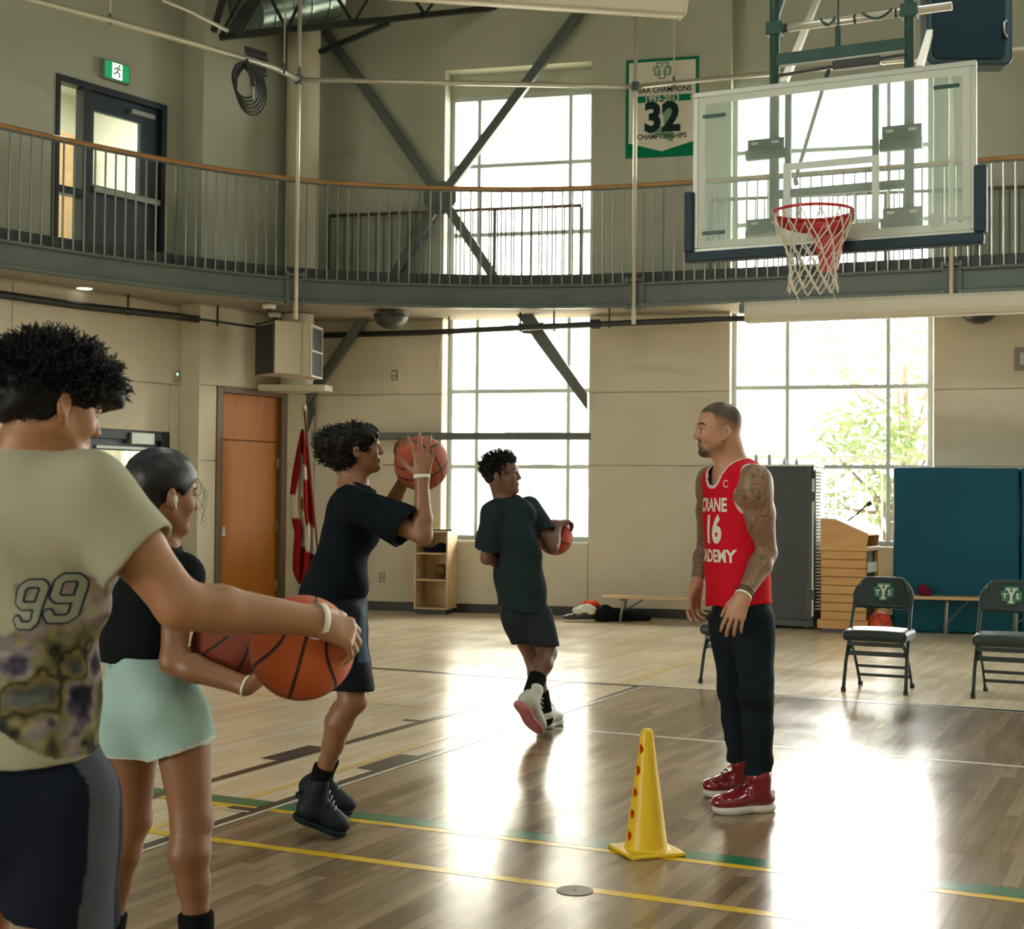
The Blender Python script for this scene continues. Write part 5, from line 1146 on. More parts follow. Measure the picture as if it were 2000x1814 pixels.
# ================================================================== people
def V(p): return np.array([p[0],p[1],p[2]],np.float64)
def A(x,y,d): return V(aty(x,y,d))
def nrm(v): v=np.array(v,float); return v/np.linalg.norm(v)
UP=np.array([0,0,1.])
def frame(F, up=UP):
    F=nrm(F); L=nrm(np.cross(up,F)); return F,L,np.cross(F,L)
def head(f, c, F, up=UP, s=1.0, neck=None, nr=.056, ear=True):
    F,L,Uu=frame(F,up); R=np.array([F,L,Uu]); P=lambda a,b,c_: c+s*(F*a+L*b+Uu*c_)
    e=lambda p,r,k=.02,op='u': f.ell(P(*p),tuple(x*s for x in r),R,k*s,op)
    e((-.012,0,.035),(.098,.076,.085)); e((.032,0,-.03),(.056,.058,.083),.03)
    for q in (-1,1):
        f.cone(P(-.002,q*.046,-.055),P(.058,q*.010,-.098),.022*s,.018*s,.03*s); e((.058,q*.034,-.032),(.026,.022,.024),.02)
    e((.070,0,-.100),(.018,.021,.015),.02)
    f.cone(P(.080,-.030,.016),P(.080,.030,.016),.010*s,.010*s,.015*s)
    f.cone(P(.086,0,.010),P(.101,0,-.031),.0070*s,.0118*s,.012*s)
    for q in (-1,1): e((.097,q*.011,-.036),(.009,.007,.007),.006)
    for q in (-1,1): e((.096,q*.031,-.003),(.016,.016,.009),.012,'s')
    for q in (-1,1): e((.080,q*.031,.0055),(.0105,.016,.0055),.004); e((.0785,q*.031,-.0115),(.009,.0145,.0045),.005)
    e((.086,0,-.0615),(.010,.021,.0052),.004); e((.084,0,-.0725),(.010,.018,.0062),.004)
    if ear:
        for q in (-1,1):
            Re=np.array([nrm(F+L*q*-.45),nrm(L*q+F*.45),Uu]); cc_=P(-.012,q*.092,-.018)
            f.ell(cc_,(.019*s,.0085*s,.033*s),Re,.005*s); f.ell(cc_+s*(L*q*.008+F*.003+Uu*.004),(.010*s,.007*s,.019*s),Re,.003*s,'s')
            f.ell(P(-.002,q*.084,-.047),(.009*s,.007*s,.011*s),None,.008*s)
    if neck is not None: f.cone(P(-.022,0,-.05),neck,nr,nr*1.12,.035); f.cone(P(-.045,0,-.01),neck-F*.02,.045*s,nr,.03)
    return P
def eyes(P, c, F, s, parent, up=UP):
    F,L,Uu=frame(F,up)
    for q in (-1,1):
        ec=c+s*(F*.0725+L*q*.031+Uu*-.003); b=B(); M4=Matrix((tuple(L)+(0,),tuple(Uu)+(0,),tuple(F)+(0,),(0,0,0,1))).transposed()
        r=.0125*s; prof=[(max(1e-5,r*sin(a)),-r*cos(a)) for a in [pi*k/10 for k in range(11)]]
        b.lathe(prof,tuple(ec),14,M4=M4); b.cm=1; b.lathe([(.0068*s,r*.86),(.0058*s,r*1.0),(.0001,r*1.05)],tuple(ec),12,M4=M4)
        b.make('eye',[M('eye_white',(.40,.36,.32),.35),M('iris_dark',(.025,.014,.008),.2)],parent,smooth=True)
FL=[(.040,.025,.020),(.045,.029,.021),(.041,.027,.021),(.032,.020,.018)]
def hand(f, wrist, D, Np, side, s=1.0, curl=(20,25,20), spread=6, thumb=(40,15), wr=.026, curls=None):
    """D wrist->knuckles, Np palm normal, side = +1/-1: thumb on D x Np * side"""
    D=nrm(D); Np=nrm(np.array(Np)-D*np.dot(Np,D)); T=np.cross(D,Np)*side
    w=V(wrist); Lp=.088*s; R=np.array([T,D,Np])
    f.cone(w,w+D*Lp*.35,wr,wr*1.08,.02,flat=(Np,.72))
    for i in range(4):
        off=(.5-i/3)*.060*s; base=w+D*.012*s+T*off*.45; kn=w+D*(Lp-.004*abs(i-1)*s)+T*off
        f.cone(base,kn,.0135*s,.0115*s,.014*s)
    f.ell(w+D*Lp*.45+T*.018*s+Np*.008*s,(.018*s,.030*s,.013*s),R,.014*s)
    cl=curls or [curl]*4
    for i in range(4):
        off=(.5-i/3)*.060*s; p=w+D*(Lp-.004*abs(i-1)*s)+T*off; a=radians((1.5-i)*spread); d=nrm(D*cos(a)+T*sin(a)); r=(.0093,.0096,.0091,.0080)[i]*s
        nn=Np
        for j in range(3):
            an=radians(cl[i][j]); d2=nrm(d*cos(an)+nn*sin(an)); nn=nrm(nn*cos(an)-d*sin(an)); q=p+d2*FL[i][j]*s
            f.cone(p,q,r,r*.90,.004*s); r*=.91; p=q; d=d2
    # thumb from the side of the palm
    p=w+D*.018*s+T*.022*s+Np*.006*s; a=radians(thumb[0]); d=nrm(D*cos(a)+T*sin(a)+Np*.25); q=p+d*.040*s; f.cone(p,q,.015*s,.0115*s,.012*s)
    a2=radians(thumb[0]-thumb[1]); d=nrm(D*cos(a2)+T*sin(a2)+Np*.35); p=q; q=p+d*.031*s; f.cone(p,q,.0108*s,.0098*s,.005*s); d=nrm(d+Np*.25+D*.12); f.cone(q,q+d*.024*s,.0098*s,.0082*s,.005*s)
def arm(f, S, E, Wr, ru=.048, re=.036, rf=.041, rw=.026, delt=None):
    S,E,Wr=V(S),V(E),V(Wr); f.ell(S,(ru*1.15,)*3,None,.03); m=S+(E-S)*.45
    f.cone(S,m,ru*1.05,ru,.02); f.cone(m,E,ru,re,.02); m2=E+(Wr-E)*.28; f.cone(E,m2,re,rf,.02); f.cone(m2,Wr,rf,rw,.015)
def leg(f, Hh, K, An, rt=.083, rk=.052, rc=.054, ra=.034, back=None):
    Hh,K,An=V(Hh),V(K),V(An); f.cone(Hh,K,rt,rk,.02); b=back if back is not None else np.zeros(3)
    m=K+(An-K)*.30+b*.018; f.cone(K,m,rk*.96,rc,.02); f.cone(m,K+(An-K)*.62+b*.008,rc,rc*.78,.02); f.cone(K+(An-K)*.60,An,rc*.74,ra,.02); f.ell(K-b*.012,(rk*.9,)*3,None,.02)
def person(name_label, foot):
    return root('person',(foot[0],foot[1],0),label=name_label,cat='person')
def garment(lo,hi,h,parts,th=.012,wave=None,k=.02,subs=(),smooth_it=1):
    """parts: list of (fn(field), [(point,normal) cuts]); open ends where cut; subs: fn(field) carving"""
    out=SDF(lo,hi,h); inn=SDF(lo,hi,h)
    for fn,cuts in parts:
        t=SDF(lo,hi,h); fn(t); inn._comb(tuple([slice(None)]*3),t.f,k,'u')
        for p,n in cuts: t.cut(p,n)
        out._comb(tuple([slice(None)]*3),t.f,k if cuts is not None else 0,'u')
    if wave is not None: out.wave(wave); inn.wave(wave)
    out.f=np.maximum(out.f,-(inn.f+th))
    for fn in subs: t=SDF(lo,hi,h); fn(t); out.f=np.maximum(out.f,-t.f)
    return out.mesh('garment',smooth_it)
def folds(a=.004, sx=38, sz=16, seed=0., diag=.5):
    return lambda X,Y,Z: a*np.sin(sx*X*.6+sx*Y*.5+sz*Z*diag+seed+1.6*np.sin(Z*11+X*9+seed))*np.cos(sz*Z*.45+X*13+seed*1.7)+a*.5*np.sin(Z*31+X*23-Y*17+seed)
def decal(target, texts, parent, off=.0018):
    """texts: list of (mesh in XY plane, origin, ex, ez, material, name, lift)"""
    me=target.data; nv=len(me.vertices); co=np.empty(nv*3,np.float32); me.vertices.foreach_get('co',co); vs=[tuple(v) for v in co.reshape(-1,3)]
    bvh=BVHTree.FromPolygons(vs,[tuple(p.vertices) for p in me.polygons])
    for m,o_,ex,ez,mat,nm,lift in texts:
        ex=Vector(ex).normalized(); ez=Vector(ez).normalized(); nn=ex.cross(ez)
        bm=bmesh.new(); bm.from_mesh(m); bmesh.ops.triangulate(bm,faces=bm.faces[:])
        for _ in range(5):
            es=[e for e in bm.edges if e.calc_length()>.012]
            if not es: break
            bmesh.ops.subdivide_edges(bm,edges=es,cuts=1); bmesh.ops.triangulate(bm,faces=bm.faces[:])
        bad=[]
        for v in bm.verts:
            p=Vector(o_)+ex*v.co.x+ez*v.co.y; hit,hn,_,_=bvh.ray_cast(p+nn*.25,-nn,.6)
            if hit is None: bad.append(v)
            else: v.co=hit+hn*(off+lift)
        bmesh.ops.delete(bm,geom=bad,context='VERTS'); mm=bpy.data.meshes.new(nm); bm.to_mesh(mm); bm.free(); link(nm,mm,mat,parent)
def tm(s,size,bold=.0,sx=1.0):
    me=text_mesh(s,size,bold,0.0,sx); return me
def curls(name, P, s, parent, mat, n, region, r0, length, seed, wid=.0035, coil=2.2, joint=5):
    """tufts of curly hair as thin tapered tubes on a shell; region(u)->(ok, radius scale)"""
    rnd=random.Random(seed); b=B()
    for k in range(n):
        while True:
            d=Vector((rnd.gauss(0,1),rnd.gauss(0,1),rnd.gauss(0,1))).normalized(); q=region(d)
            if q: break
        base,dirn=q; L=length*rnd.uniform(.6,1.3); t1=dirn.cross(Vector((rnd.random()-.5,rnd.random()-.5,rnd.random()-.5))).normalized(); t2=dirn.cross(t1); pts=[]; ph=rnd.uniform(0,6.28); ra=L*.22
        for j in range(joint+1):
            t=j/joint; a=ph+coil*t*3.0; pts.append(base+dirn*L*t+(t1*cos(a)+t2*sin(a))*ra*t**.5)
        b.tube(pts,[wid*(1-.65*j/joint) for j in range(joint+1)],3)
    o=b.make(name,mat,parent,smooth=True); o['kind']='stuff'; return o
def shoe(parent, heel, toe, ank, upc, solec, w=.098, hgt=.105, up=(0,0,1), h=.005, collar=None, st=.028, cr=.04, label=None, laces=None):
    heel=V(heel); toe=V(toe); lo,hi=box_bounds([heel,toe,V(ank)],.10)
    upv=nrm(np.array(up)-nrm(toe-heel)*np.dot(up,nrm(toe-heel)))
    f=SDF(lo,hi,h); shoe_field(f,heel+upv*st*.7,toe+upv*st*.7,upv,w,hgt,collar=V(collar) if collar is not None else None,cr=cr)
    o=link('shoe',f.mesh(),upc,parent,label=label)
    f=SDF(lo,hi,h*.9); sole_field(f,heel,toe,upv,w*1.03,st); link('sole',f.mesh(),solec,o)
    if laces is not None:
        d=nrm(toe-heel); L_=np.linalg.norm(toe-heel); sd_=np.cross(upv,d); b=B()
        for i in range(5):
            c_=heel+d*L_*(.44+.07*i)+upv*(st*.7+hgt*(1.0-.125*i))
            b.tube([c_-sd_*w*.22-upv*.004,c_+upv*.006,c_+sd_*w*.22-upv*.004],.0035,5)
        b.make('laces',laces,o,smooth=True)
    return o
def skin_link(me, base, parent, name='body', extra=None, rough=.5, seed=0):
    base=np.array(base)
    def fn(P):
        n=vnoise(P,9,seed)[:,None]; c=base[None]*(.90+.2*n); return extra(P,c) if extra else c
    vcol(me,fn); m=MATS.get('skin') or attr_mat('skin',rough=.46,bump=.06,bscale=260); return link(name,me,m,parent)
def lips(P,c,hd,F,s,col,up=UP):
    F,L,Uu=frame(F,up)
    def w(pt,r): q=P-(hd+s*(F*pt[0]+L*pt[1]+Uu*pt[2])); return np.clip(1.3-np.sqrt(((q@F)/(r[0]*s))**2+((q@L)/(r[1]*s))**2+((q@Uu)/(r[2]*s))**2),0,1)*1.0
    k=np.clip(w((.09,0,-.067),(.02,.024,.0125))*4,0,1)[:,None]; return c*(1-k)+np.array(col)[None]*k
def brows(hd,F,s,parent,mat,up=UP,th=.0030):
    F,L,Uu=frame(F,up); b=B()
    for q in (-1,1):
        pts=[hd+s*(F*a+L*q*l+Uu*z) for a,l,z in ((.0880,.013,.018),(.0880,.024,.0225),(.0815,.038,.0235),(.070,.050,.018))]; b.tube(pts,[th*.8*s,th*1.3*s,th*1.1*s,th*.4*s],6,flat=1.0)
    b.make('eyebrows',mat,parent,smooth=True)
m_hair=M('black_hair',(.004,.003,.003),.6,spec=.25); m_hairb=M('dark_brown_hair',(.008,.0055,.004),.6,spec=.25)
m_blk_cloth=M('black_jersey_cloth',(.006,.009,.010),.85,bump=.15,bscale=300)
m_wb=M('white_silicone',(.75,.74,.66),.5)
def wristband(parent, W_, D, r, w=.012, mat=None, name='wristband', flat=None):
    D=Vector(nrm(D)); x=D.cross(Vector((.3,.2,.9))).normalized(); y=D.cross(x); b=B(); c_=Vector(W_)
    if flat is not None: nv=Vector(nrm(flat)); x=(nv-D*nv.dot(D)).normalized(); y=D.cross(x)
    n=28; prof=[(0,-w/2),(.003,-w/2),(.0035,w/2),(0,w/2)]; vs=[]
    for k in range(n):
        a=2*pi*k/n; dr=x*cos(a)*(.80 if flat is not None else 1)+y*sin(a)
        for p,z in prof: vs.append(c_+dr*(r+p)+D*z)
    fs=[(k*4+j,k*4+(j+1)%4,((k+1)%n)*4+(j+1)%4,((k+1)%n)*4+j) for k in range(n) for j in range(4)]
    b.add(vs,fs); return b.make(name,mat or m_wb,parent,smooth=True)

# ------------------------------------------------------------------ 1. person in the red jersey
D0=6.15
pr_=person('bearded tattooed man in a red basketball jersey numbered 16 and dark jeans standing in profile', aty(1450,1580,D0))
Ft=nrm((-.86,-.51,0)); Lt=nrm(np.cross(UP,Ft))
hd=A(1402,838,6.13); Fh=nrm((-1,-.16,-.03)); hs=.985
nb=A(1428,920,6.15)
SH_L=A(1474,940,5.99); SH_R=A(1392,938,6.30)
EL_L=A(1497,1080,6.04); WR_L=A(1452,1163,5.90); EL_R=A(1380,1068,6.40); WR_R=A(1361,1143,6.26)
PEL=A(1449,1195,6.17); CH_=A(1436,1000,6.15)
HP_L=A(1470,1215,6.08); HP_R=A(1426,1215,6.24); KN_L=A(1478,1355,6.02); KN_R=A(1436,1350,6.27); AN_L=A(1482,1520,6.07); AN_R=A(1446,1490,6.36)
lo,hi=box_bounds([hd,WR_L,WR_R,AN_L,AN_R,EL_L,SH_L,A(1410,1240,5.9),A(1340,1215,6.26)],.13); lo[2]=0.02
f=SDF(lo,hi,.0048)
P=head(f,hd,Fh,UP,hs,nb,.060)
f.cone(nb+np.array([0,0,-.02]),(SH_L+SH_R)/2+np.array([0,0,-.02]),.06,.08,.04)
f.cone(nb-UP*.01,SH_L,.045,.052,.04); f.cone(nb-UP*.01,SH_R,.045,.052,.04)
f.cone(CH_+UP*.10,PEL,.125,.115,.03,flat=(Ft,.75)); f.cone(SH_L-UP*.05,SH_R-UP*.05,.075,.075,.03)
arm(f,SH_L,EL_L,WR_L,.062,.043,.051,.029); arm(f,SH_R,EL_R,WR_R,.060,.042,.048,.028)
f.ell(SH_L+(EL_L-SH_L)*.5+Ft*.012,(.05,.05,.085),None,.03)
hand(f,WR_L,(-.38,-.12,-.92),(.35,.93,-.1),-1,1.06,spread=5,curls=[(12,22,15),(14,24,16),(16,26,16),(18,28,16)],thumb=(34,18),wr=.029)
hand(f,WR_R,(-.16,-.05,-.98),(.55,-.80,0),+1,1.04,spread=6,curls=[(18,25,18),(26,32,22),(30,36,24),(34,40,24)],thumb=(30,20),wr=.028)
leg(f,HP_L,KN_L,AN_L,.08,.052,.052,.038); leg(f,HP_R,KN_R,AN_R,.08,.052,.052,.038)
me=f.mesh('coach')
F_,L_,U_=frame(Fh)
def coach_col(P_,c):
    c=lips(P_,c,hd,Fh,hs,(.32,.13,.09)); q_=(P_-(hd+hs*(F_*-.008+L_*.098+U_*-.014))); ke=np.clip(1-np.sqrt(((q_@F_)/.009)**2+((q_@L_)/.012)**2+((q_@U_)/.018)**2),0,1)[:,None]; c=c*(1-.8*ke)  # shade in the ear hollow is painted into the skin colour
    q=(P_-hd)/hs; a,b_,z=q@F_,q@L_,q@U_
    # cropped hair: a pigment that follows the hairline, faded at the sides
    sg=1/(1+np.exp(-(a-.034)/.005)); z0=.004+.066*sg-.035*np.clip(-a/.07,0,1); edge=np.clip((z-z0)/(.050*(1-sg)+.008),0,1)*(np.linalg.norm(q,axis=1)<.16)*(a<.082)
    k=(edge*.92)[:,None]; c=c*(1-k)+np.array((.030,.021,.016))[None]*k
    # beard and moustache stubble
    chin=np.clip(1.4-np.sqrt(((a-.066)/.034)**2+((b_)/.036)**2+((z+.098)/.026)**2),0,1); mous=np.clip(1.3-np.sqrt(((a-.086)/.02)**2+(b_/.028)**2+((z+.050)/.009)**2),0,1)
    jaw=np.clip(1.25-np.abs((z+.082)-(-.45)*(a-.03)*.5)/.028,0,1)*(a>-.01)*(a<.07)*(z<-.045)*.40
    k=np.clip(np.maximum(np.maximum(chin*2,mous*1.3)*.9,jaw),0,.92)[:,None]; c=c*(1-k)+np.array((.022,.014,.010))[None]*k
    # tattoo sleeves (ink on the arms)
    for S_,E_,W_,m in ((SH_L,EL_L,WR_L,1),(SH_R,EL_R,WR_R,1)):
        def along(A0,B0): d=B0-A0; t=((P_-A0)@d)/(d@d); return t,np.linalg.norm(P_-(A0+np.clip(t,0,1)[:,None]*d),axis=1)
        t1,d1=along(S_,E_); t2,d2=along(E_,W_)
        on=((d1<.11)&(t1>-.25)&(t1<1.05))|((d2<.065)&(t2>-.05)&(t2<.90)); on&=~((P_-nb)@(UP)>-.00+0*t1)|(d1<.08)
        on&= np.linalg.norm(P_-nb,axis=1)>.10
        n1=vnoise(P_,17,3); n2=vnoise(P_,38,9); w=np.sin(26*n1+P_[:,2]*24+5*n2); ring=np.abs(w)
        dark=np.clip((.62-ring)*1.6,0,1)*.55+.34+.25*(n2-.5); g=vnoise(P_,12,5); ink=np.where(g[:,None]>.56,np.array((.035,.062,.030))[None],np.array((.035,.034,.030))[None]); hl_=(n2>.66)&(ring>.5)
        cc_=c*(1-dark[:,None])*.80+ink*dark[:,None]; cc_[hl_]=cc_[hl_]*.6+np.array((.30,.23,.13))*.4; c=np.where(on[:,None],cc_,c)
    return c
sk=skin_link(me,(.46,.245,.145),pr_,'body',coach_col,.45,1)
eyes(P,hd,Fh,hs,pr_); brows(hd,Fh,hs,pr_,m_hairb,th=.0042)
b=B(); e_=hd+hs*(F_*-.006+L_*.082+U_*-.052); b.tube([Vector(e_)+Vector((cos(a)*.006,0,sin(a)*.007)) for a in [2*pi*k/10 for k in range(11)]],.0013,5,cap=False); b.make('earring',m_clos,pr_)
# jersey
lo,hi=box_bounds([SH_L,SH_R,nb,PEL,CH_],.22); lo[2]=PEL[2]-.16
HEM=A(1450,1180,6.17)
def jer(t):
    t.cone(CH_+UP*.085,HEM-UP*.10,.150,.150,.03,flat=(Ft,.72)); t.cone(CH_+UP*.10+Lt*.04,CH_+UP*.10-Lt*.04,.125,.125,.04,flat=(Ft,.88))
    t.cone(SH_L-Lt*.045-UP*.005,SH_R+Lt*.045-UP*.005,.072,.072,.04); t.cone(CH_-UP*.02+Ft*.01,HEM-UP*.1+Ft*.015,.135,.150,.03,flat=(Ft,.85)); t.cone(SH_L-Lt*.05+UP*.03,nb-UP*.02,.035,.05,.03); t.cone(SH_R+Lt*.05+UP*.03,nb-UP*.02,.035,.05,.03)
ah=[(SH_L+Lt*.030-UP*.035,.082),(SH_R-Lt*.030-UP*.035,.082)]
def holes(t):
    for i,(c_,r) in enumerate(ah):
        ld=Lt if i==0 else -Lt
        t.cone(c_-ld*.050+UP*.045,c_+ld*.12+UP*.045,.050,.10,0); t.cone(c_-ld*.035-UP*.030,c_+ld*.12-UP*.03,.068,.10,0.02)
NK=[(nb+UP*.12-Ft*.01,nb+Ft*.045+UP*.004,.085,.062),(nb+Ft*.05+UP*.0,nb+Ft*.13-UP*.040,.050,.026)]
def neckh(t):
    for q_ in NK: t.cone(*q_,.02)
me=garment(lo,hi,.0055,[(jer,[(HEM,nrm((.06,0,-1)))])],.010,folds(.0065,26,10,2.0,.9),subs=(holes,neckh))
jco=np.empty(len(me.vertices)*3,np.float32); me.vertices.foreach_get('co',jco); jco=jco.reshape(-1,3).astype(float)
def dcone(P_,a,b,ra,rb):
    ba=b-a; t=np.clip(((P_-a)@ba)/(ba@ba),0,1); return np.linalg.norm(P_-(a+t[:,None]*ba),axis=1)-(ra+(rb-ra)*t)
def jcol(P_):
    c=np.tile(np.array((.60,.008,.022)),(len(P_),1)); d=np.full(len(P_),9.)
    for i,(c_,r) in enumerate(ah):
        ld=Lt if i==0 else -Lt
        d=np.minimum(d,dcone(P_,c_-ld*.050+UP*.045,c_+ld*.12+UP*.045,.050,.10)); d=np.minimum(d,dcone(P_,c_-ld*.035-UP*.030,c_+ld*.12-UP*.03,.068,.10))
    
    for q_ in NK: d=np.minimum(d,dcone(P_,*q_))
    c[d<.017]=(.70,.66,.60); c[d<.0035]=(.012,.012,.014); return c
vcol(me,jcol); jersey=link('jersey',me,attr_mat('red_mesh_jersey',rough=.75,bump=.2,bscale=500),pr_)
mw_=M('jersey_white',(.74,.70,.62),.6)
def jorg(y): return Vector(CH_)+Vector(Ft)*.2+Vector((0,0,(1000-y)/451.7))-Vector(Lt)*.0
exj=Vector(Lt)
zoff=lambda px,py: Vector(A(px,py,6.0))
decal(jersey,[(tm('CRANE',.080,.0026,.68),Vector(CH_)+Vector(Ft)*.2-Vector(Lt)*.014+Vector((0,0,A(1400,987,6)[2]-CH_[2])),Lt,UP,mw_,'lettering',0),
 (tm('16',.158,.007,.60),Vector(CH_)+Vector(Ft)*.2+Vector((0,0,A(1400,1037,6)[2]-CH_[2])),Lt,UP,mw_,'number',0),
 (tm('ACADEMY',.074,.0024,.74),Vector(CH_)+Vector(Ft)*.2-Vector(Lt)*.024+Vector((0,0,A(1400,1088,6)[2]-CH_[2])),Lt,UP,mw_,'lettering',0),
 (tm('C',.045,.0,1),Vector(CH_)+Vector(Ft)*.2+Vector(Lt)*.075+Vector((0,0,A(1400,945,6)[2]-CH_[2])),Lt,UP,mw_,'chest_mark',0)],jersey)
# black undershirt edge at neck
# jeans
m_jean=M('dark_denim',(.008,.014,.020),.8,var=.25,scale=9,bump=.3,bscale=120)
lo,hi=box_bounds([PEL,HP_L,HP_R,AN_L,AN_R,KN_L],.17); lo[2]=AN_L[2]-.02; hi[2]=PEL[2]+.10
def jean(t):
    t.cone(PEL+UP*.08,PEL-UP*.06,.122,.130,.03,flat=(Ft,.85))
    for Hh,K,An,r in ((HP_L,KN_L,AN_L,0),(HP_R,KN_R,AN_R,0)):
        t.cone(Hh,K,.096,.070,.02); t.cone(K,K+(An-K)*.4,.069,.066,.02); t.cone(K+(An-K)*.4,An,.066,.056,.02); t.ell(K+np.array([-.012,0,0]),(.066,.066,.06),None,.02)
    t.ell(PEL-Ft*.05-UP*.03,(.10,.11,.10),None,.04)
jf=SDF(lo,hi,.0065); jean(jf); jf.wave(lambda X,Y,Z: .0035*np.sin(Z*46+X*26+np.sin(X*22))*np.exp(-((Z-KN_L[2])/.10)**2)+.0045*np.sin(Z*62+X*20)*np.exp(-((Z-AN_L[2]-.06)/.08)**2)+.0015*np.sin(Z*25+Y*30)); jf.cut((0,0,A(1482,1512,6.07)[2]),(.0,0,-1)); jf.cut(PEL+UP*.075,(0,0,1))
link('jeans',jf.mesh(),m_jean,pr_)
m_rs=M('burgundy_patent_leather',(.20,.006,.014),.22,coat=.6); m_sole=M('white_sole',(.66,.65,.58),.45); m_toe=M('grey_toe',(.35,.3,.28),.5)
h_=atz(1512,1582); t_=atz(1392,1590); shoe(pr_,h_,t_,AN_L,m_rs,m_sole,w=.108,hgt=.12,collar=A(1484,1515,6.06),cr=.052,label='glossy burgundy high-top sneaker with white sole',st=.034,laces=M('burgundy_lace',(.14,.004,.01),.6))
h_=atz(1478,1552); t_=atz(1374,1556); shoe(pr_,h_,t_,AN_R,m_rs,m_sole,w=.105,hgt=.12,collar=A(1447,1488,6.34),cr=.048,label='glossy burgundy high-top sneaker with white sole',st=.034,laces=MATS['burgundy_lace'])
dl=nrm(WR_L-EL_L); wristband(pr_,WR_L+dl*.004,dl,.034,.010); wristband(pr_,WR_L-dl*.012,dl,.0345,.005,m_dark,'bracelet'); wristband(pr_,WR_L-dl*.024,dl,.0355,.004,m_dark,'bracelet')

# ------------------------------------------------------------------ 2. shooter in black
ps=person('young person in black t-shirt and shorts with curly afro lifting a ball to shoot', aty(640,1600,5.6))
hd=A(703,874,5.60); Fh=nrm((1,.03,.10)); hs=.83; nb=A(692,945,5.60)
F_,L_,U_=frame(Fh)
SH_R=A(693,985,5.45); SH_L=A(697,975,5.74); EL_R=A(826,1046,5.38); WR_R=A(824,934,5.40); EL_L=A(752,1012,5.76); WR_L=A(790,936,5.70)
CH_=A(688,1030,5.6); PEL=A(668,1200,5.62); HP_R=A(660,1215,5.52); HP_L=A(664,1210,5.74); KN_R=A(688,1368,5.44); KN_L=A(692,1350,5.86); AN_R=A(630,1508,5.52); AN_L=A(640,1492,5.90)
lo,hi=box_bounds([hd,WR_R,WR_L,EL_R,AN_R,AN_L,A(600,1200,5.6),A(840,850,5.4)],.12); lo[2]=.02
f=SDF(lo,hi,.0052); P=head(f,hd,Fh,UP,hs,nb,.046)
f.cone(nb-UP*.01,SH_L,.036,.042,.04); f.cone(nb-UP*.01,SH_R,.036,.042,.04)
f.cone(CH_+UP*.06,PEL,.095,.095,.03,flat=((1,0,0),.8))
arm(f,SH_R,EL_R,WR_R,.042,.034,.037,.024); arm(f,SH_L,EL_L,WR_L,.042,.034,.036,.023)
hand(f,WR_R,(.05,.03,1),(0,1,.0),+1,.98,spread=17,curls=[(2,10,16),(0,10,16),(2,10,18),(4,12,20)],thumb=(58,8),wr=.0245)
hand(f,WR_L,(-.22,.02,1),(.9,-.40,.2),-1,.95,spread=10,curls=[(8,18,20)]*4,thumb=(40,10),wr=.024)
bk=np.array([-1,0,.0]); leg(f,HP_R,KN_R,AN_R,.075,.049,.050,.031,bk); leg(f,HP_L,KN_L,AN_L,.075,.048,.049,.031,bk)
me=f.mesh('shooter'); c0=hd
skin_link(me,(.25,.118,.058),ps,'body',lambda P_,c: lips(P_,c,c0,Fh,hs,(.24,.09,.06)),.45,2)
eyes(P,hd,Fh,hs,ps); brows(hd,Fh,hs,ps,m_hairb)
hc=Vector(A(672,872,5.60))
f=SDF(np.array(hc)-.24,np.array(hc)+.24,.006)
f.ell(A(690,861,5.6),(.092,.085,.066),None,.03); f.ell(A(655,872,5.6),(.078,.090,.072),None,.05); f.ell(A(678,897,5.6),(.055,.074,.045),None,.04); f.ell(A(714,850,5.60),(.052,.070,.044),None,.03)
f.wave(lambda X,Y,Z: .007*np.sin(X*90+3*np.sin(Z*60))*np.sin(Y*85+Z*70)+.004*np.sin(Z*170+X*120)*np.sin(Y*150))
f.ell(hd+hs*(F_*.10-U_*.060),(.058,.10,.076),np.array([F_,L_,U_]),.01,'s')
link('hair',f.mesh(),m_hairb,ps,label='large curly black afro')
def reg_s(d):
    c_=[(A(690,861,5.6),(.088,.082,.062)),(A(655,872,5.6),(.074,.086,.068)),(A(678,897,5.6),(.050,.070,.04))][int(abs(d.x*1000))%3]
    p=Vector(c_[0])+Vector((d.x*c_[1][0],d.y*c_[1][1],d.z*c_[1][2]))*.97; q=(V(p)-hd)/hs
    if q@F_>.045 and q@U_<.055: return None
    return p,(d+Vector((random.random()-.5,random.random()-.5,random.random()-.5))*.5).normalized()
curls('hair_curls',P,hs,ps,m_hairb,1500,reg_s,0,.024,4,.0034)
lo,hi=box_bounds([SH_L,SH_R,EL_R,nb,PEL,A(600,1180,5.6)],.16); lo[2]=A(600,1245,5.6)[2]
slv=SH_R+(EL_R-SH_R)*.76; slvl=SH_L+(EL_L-SH_L)*.70; dR=nrm(EL_R-SH_R); dL=nrm(EL_L-SH_L)
def st_(t):
    t.cone(CH_+UP*.06,A(655,1215,5.61),.122,.122,.03,flat=((1,0,0),.82)); t.cone(SH_L-UP*.015,SH_R-UP*.015,.062,.062,.04); t.cone(nb-UP*.03,CH_,.07,.11,.04); t.cone(A(672,1060,5.6),A(636,1175,5.6),.098,.125,.04,flat=((1,0,0),.8)); t.cone(A(636,1165,5.6),A(628,1215,5.6),.12,.13,.04,flat=((1,0,0),.8))
def sR_(t): t.cone(SH_R-dR*.02,slv+dR*.08,.066,.088,.02)
def sL_(t): t.cone(SH_L-dL*.02,slvl+dL*.08,.062,.075,.02)
def nk(t): t.cone(nb+UP*.12+np.array([.02,0,0]),nb-UP*.010+np.array([.018,0,0]),.080,.066,0)
cutR=nrm(dR+np.array([.05,0,-.15]))
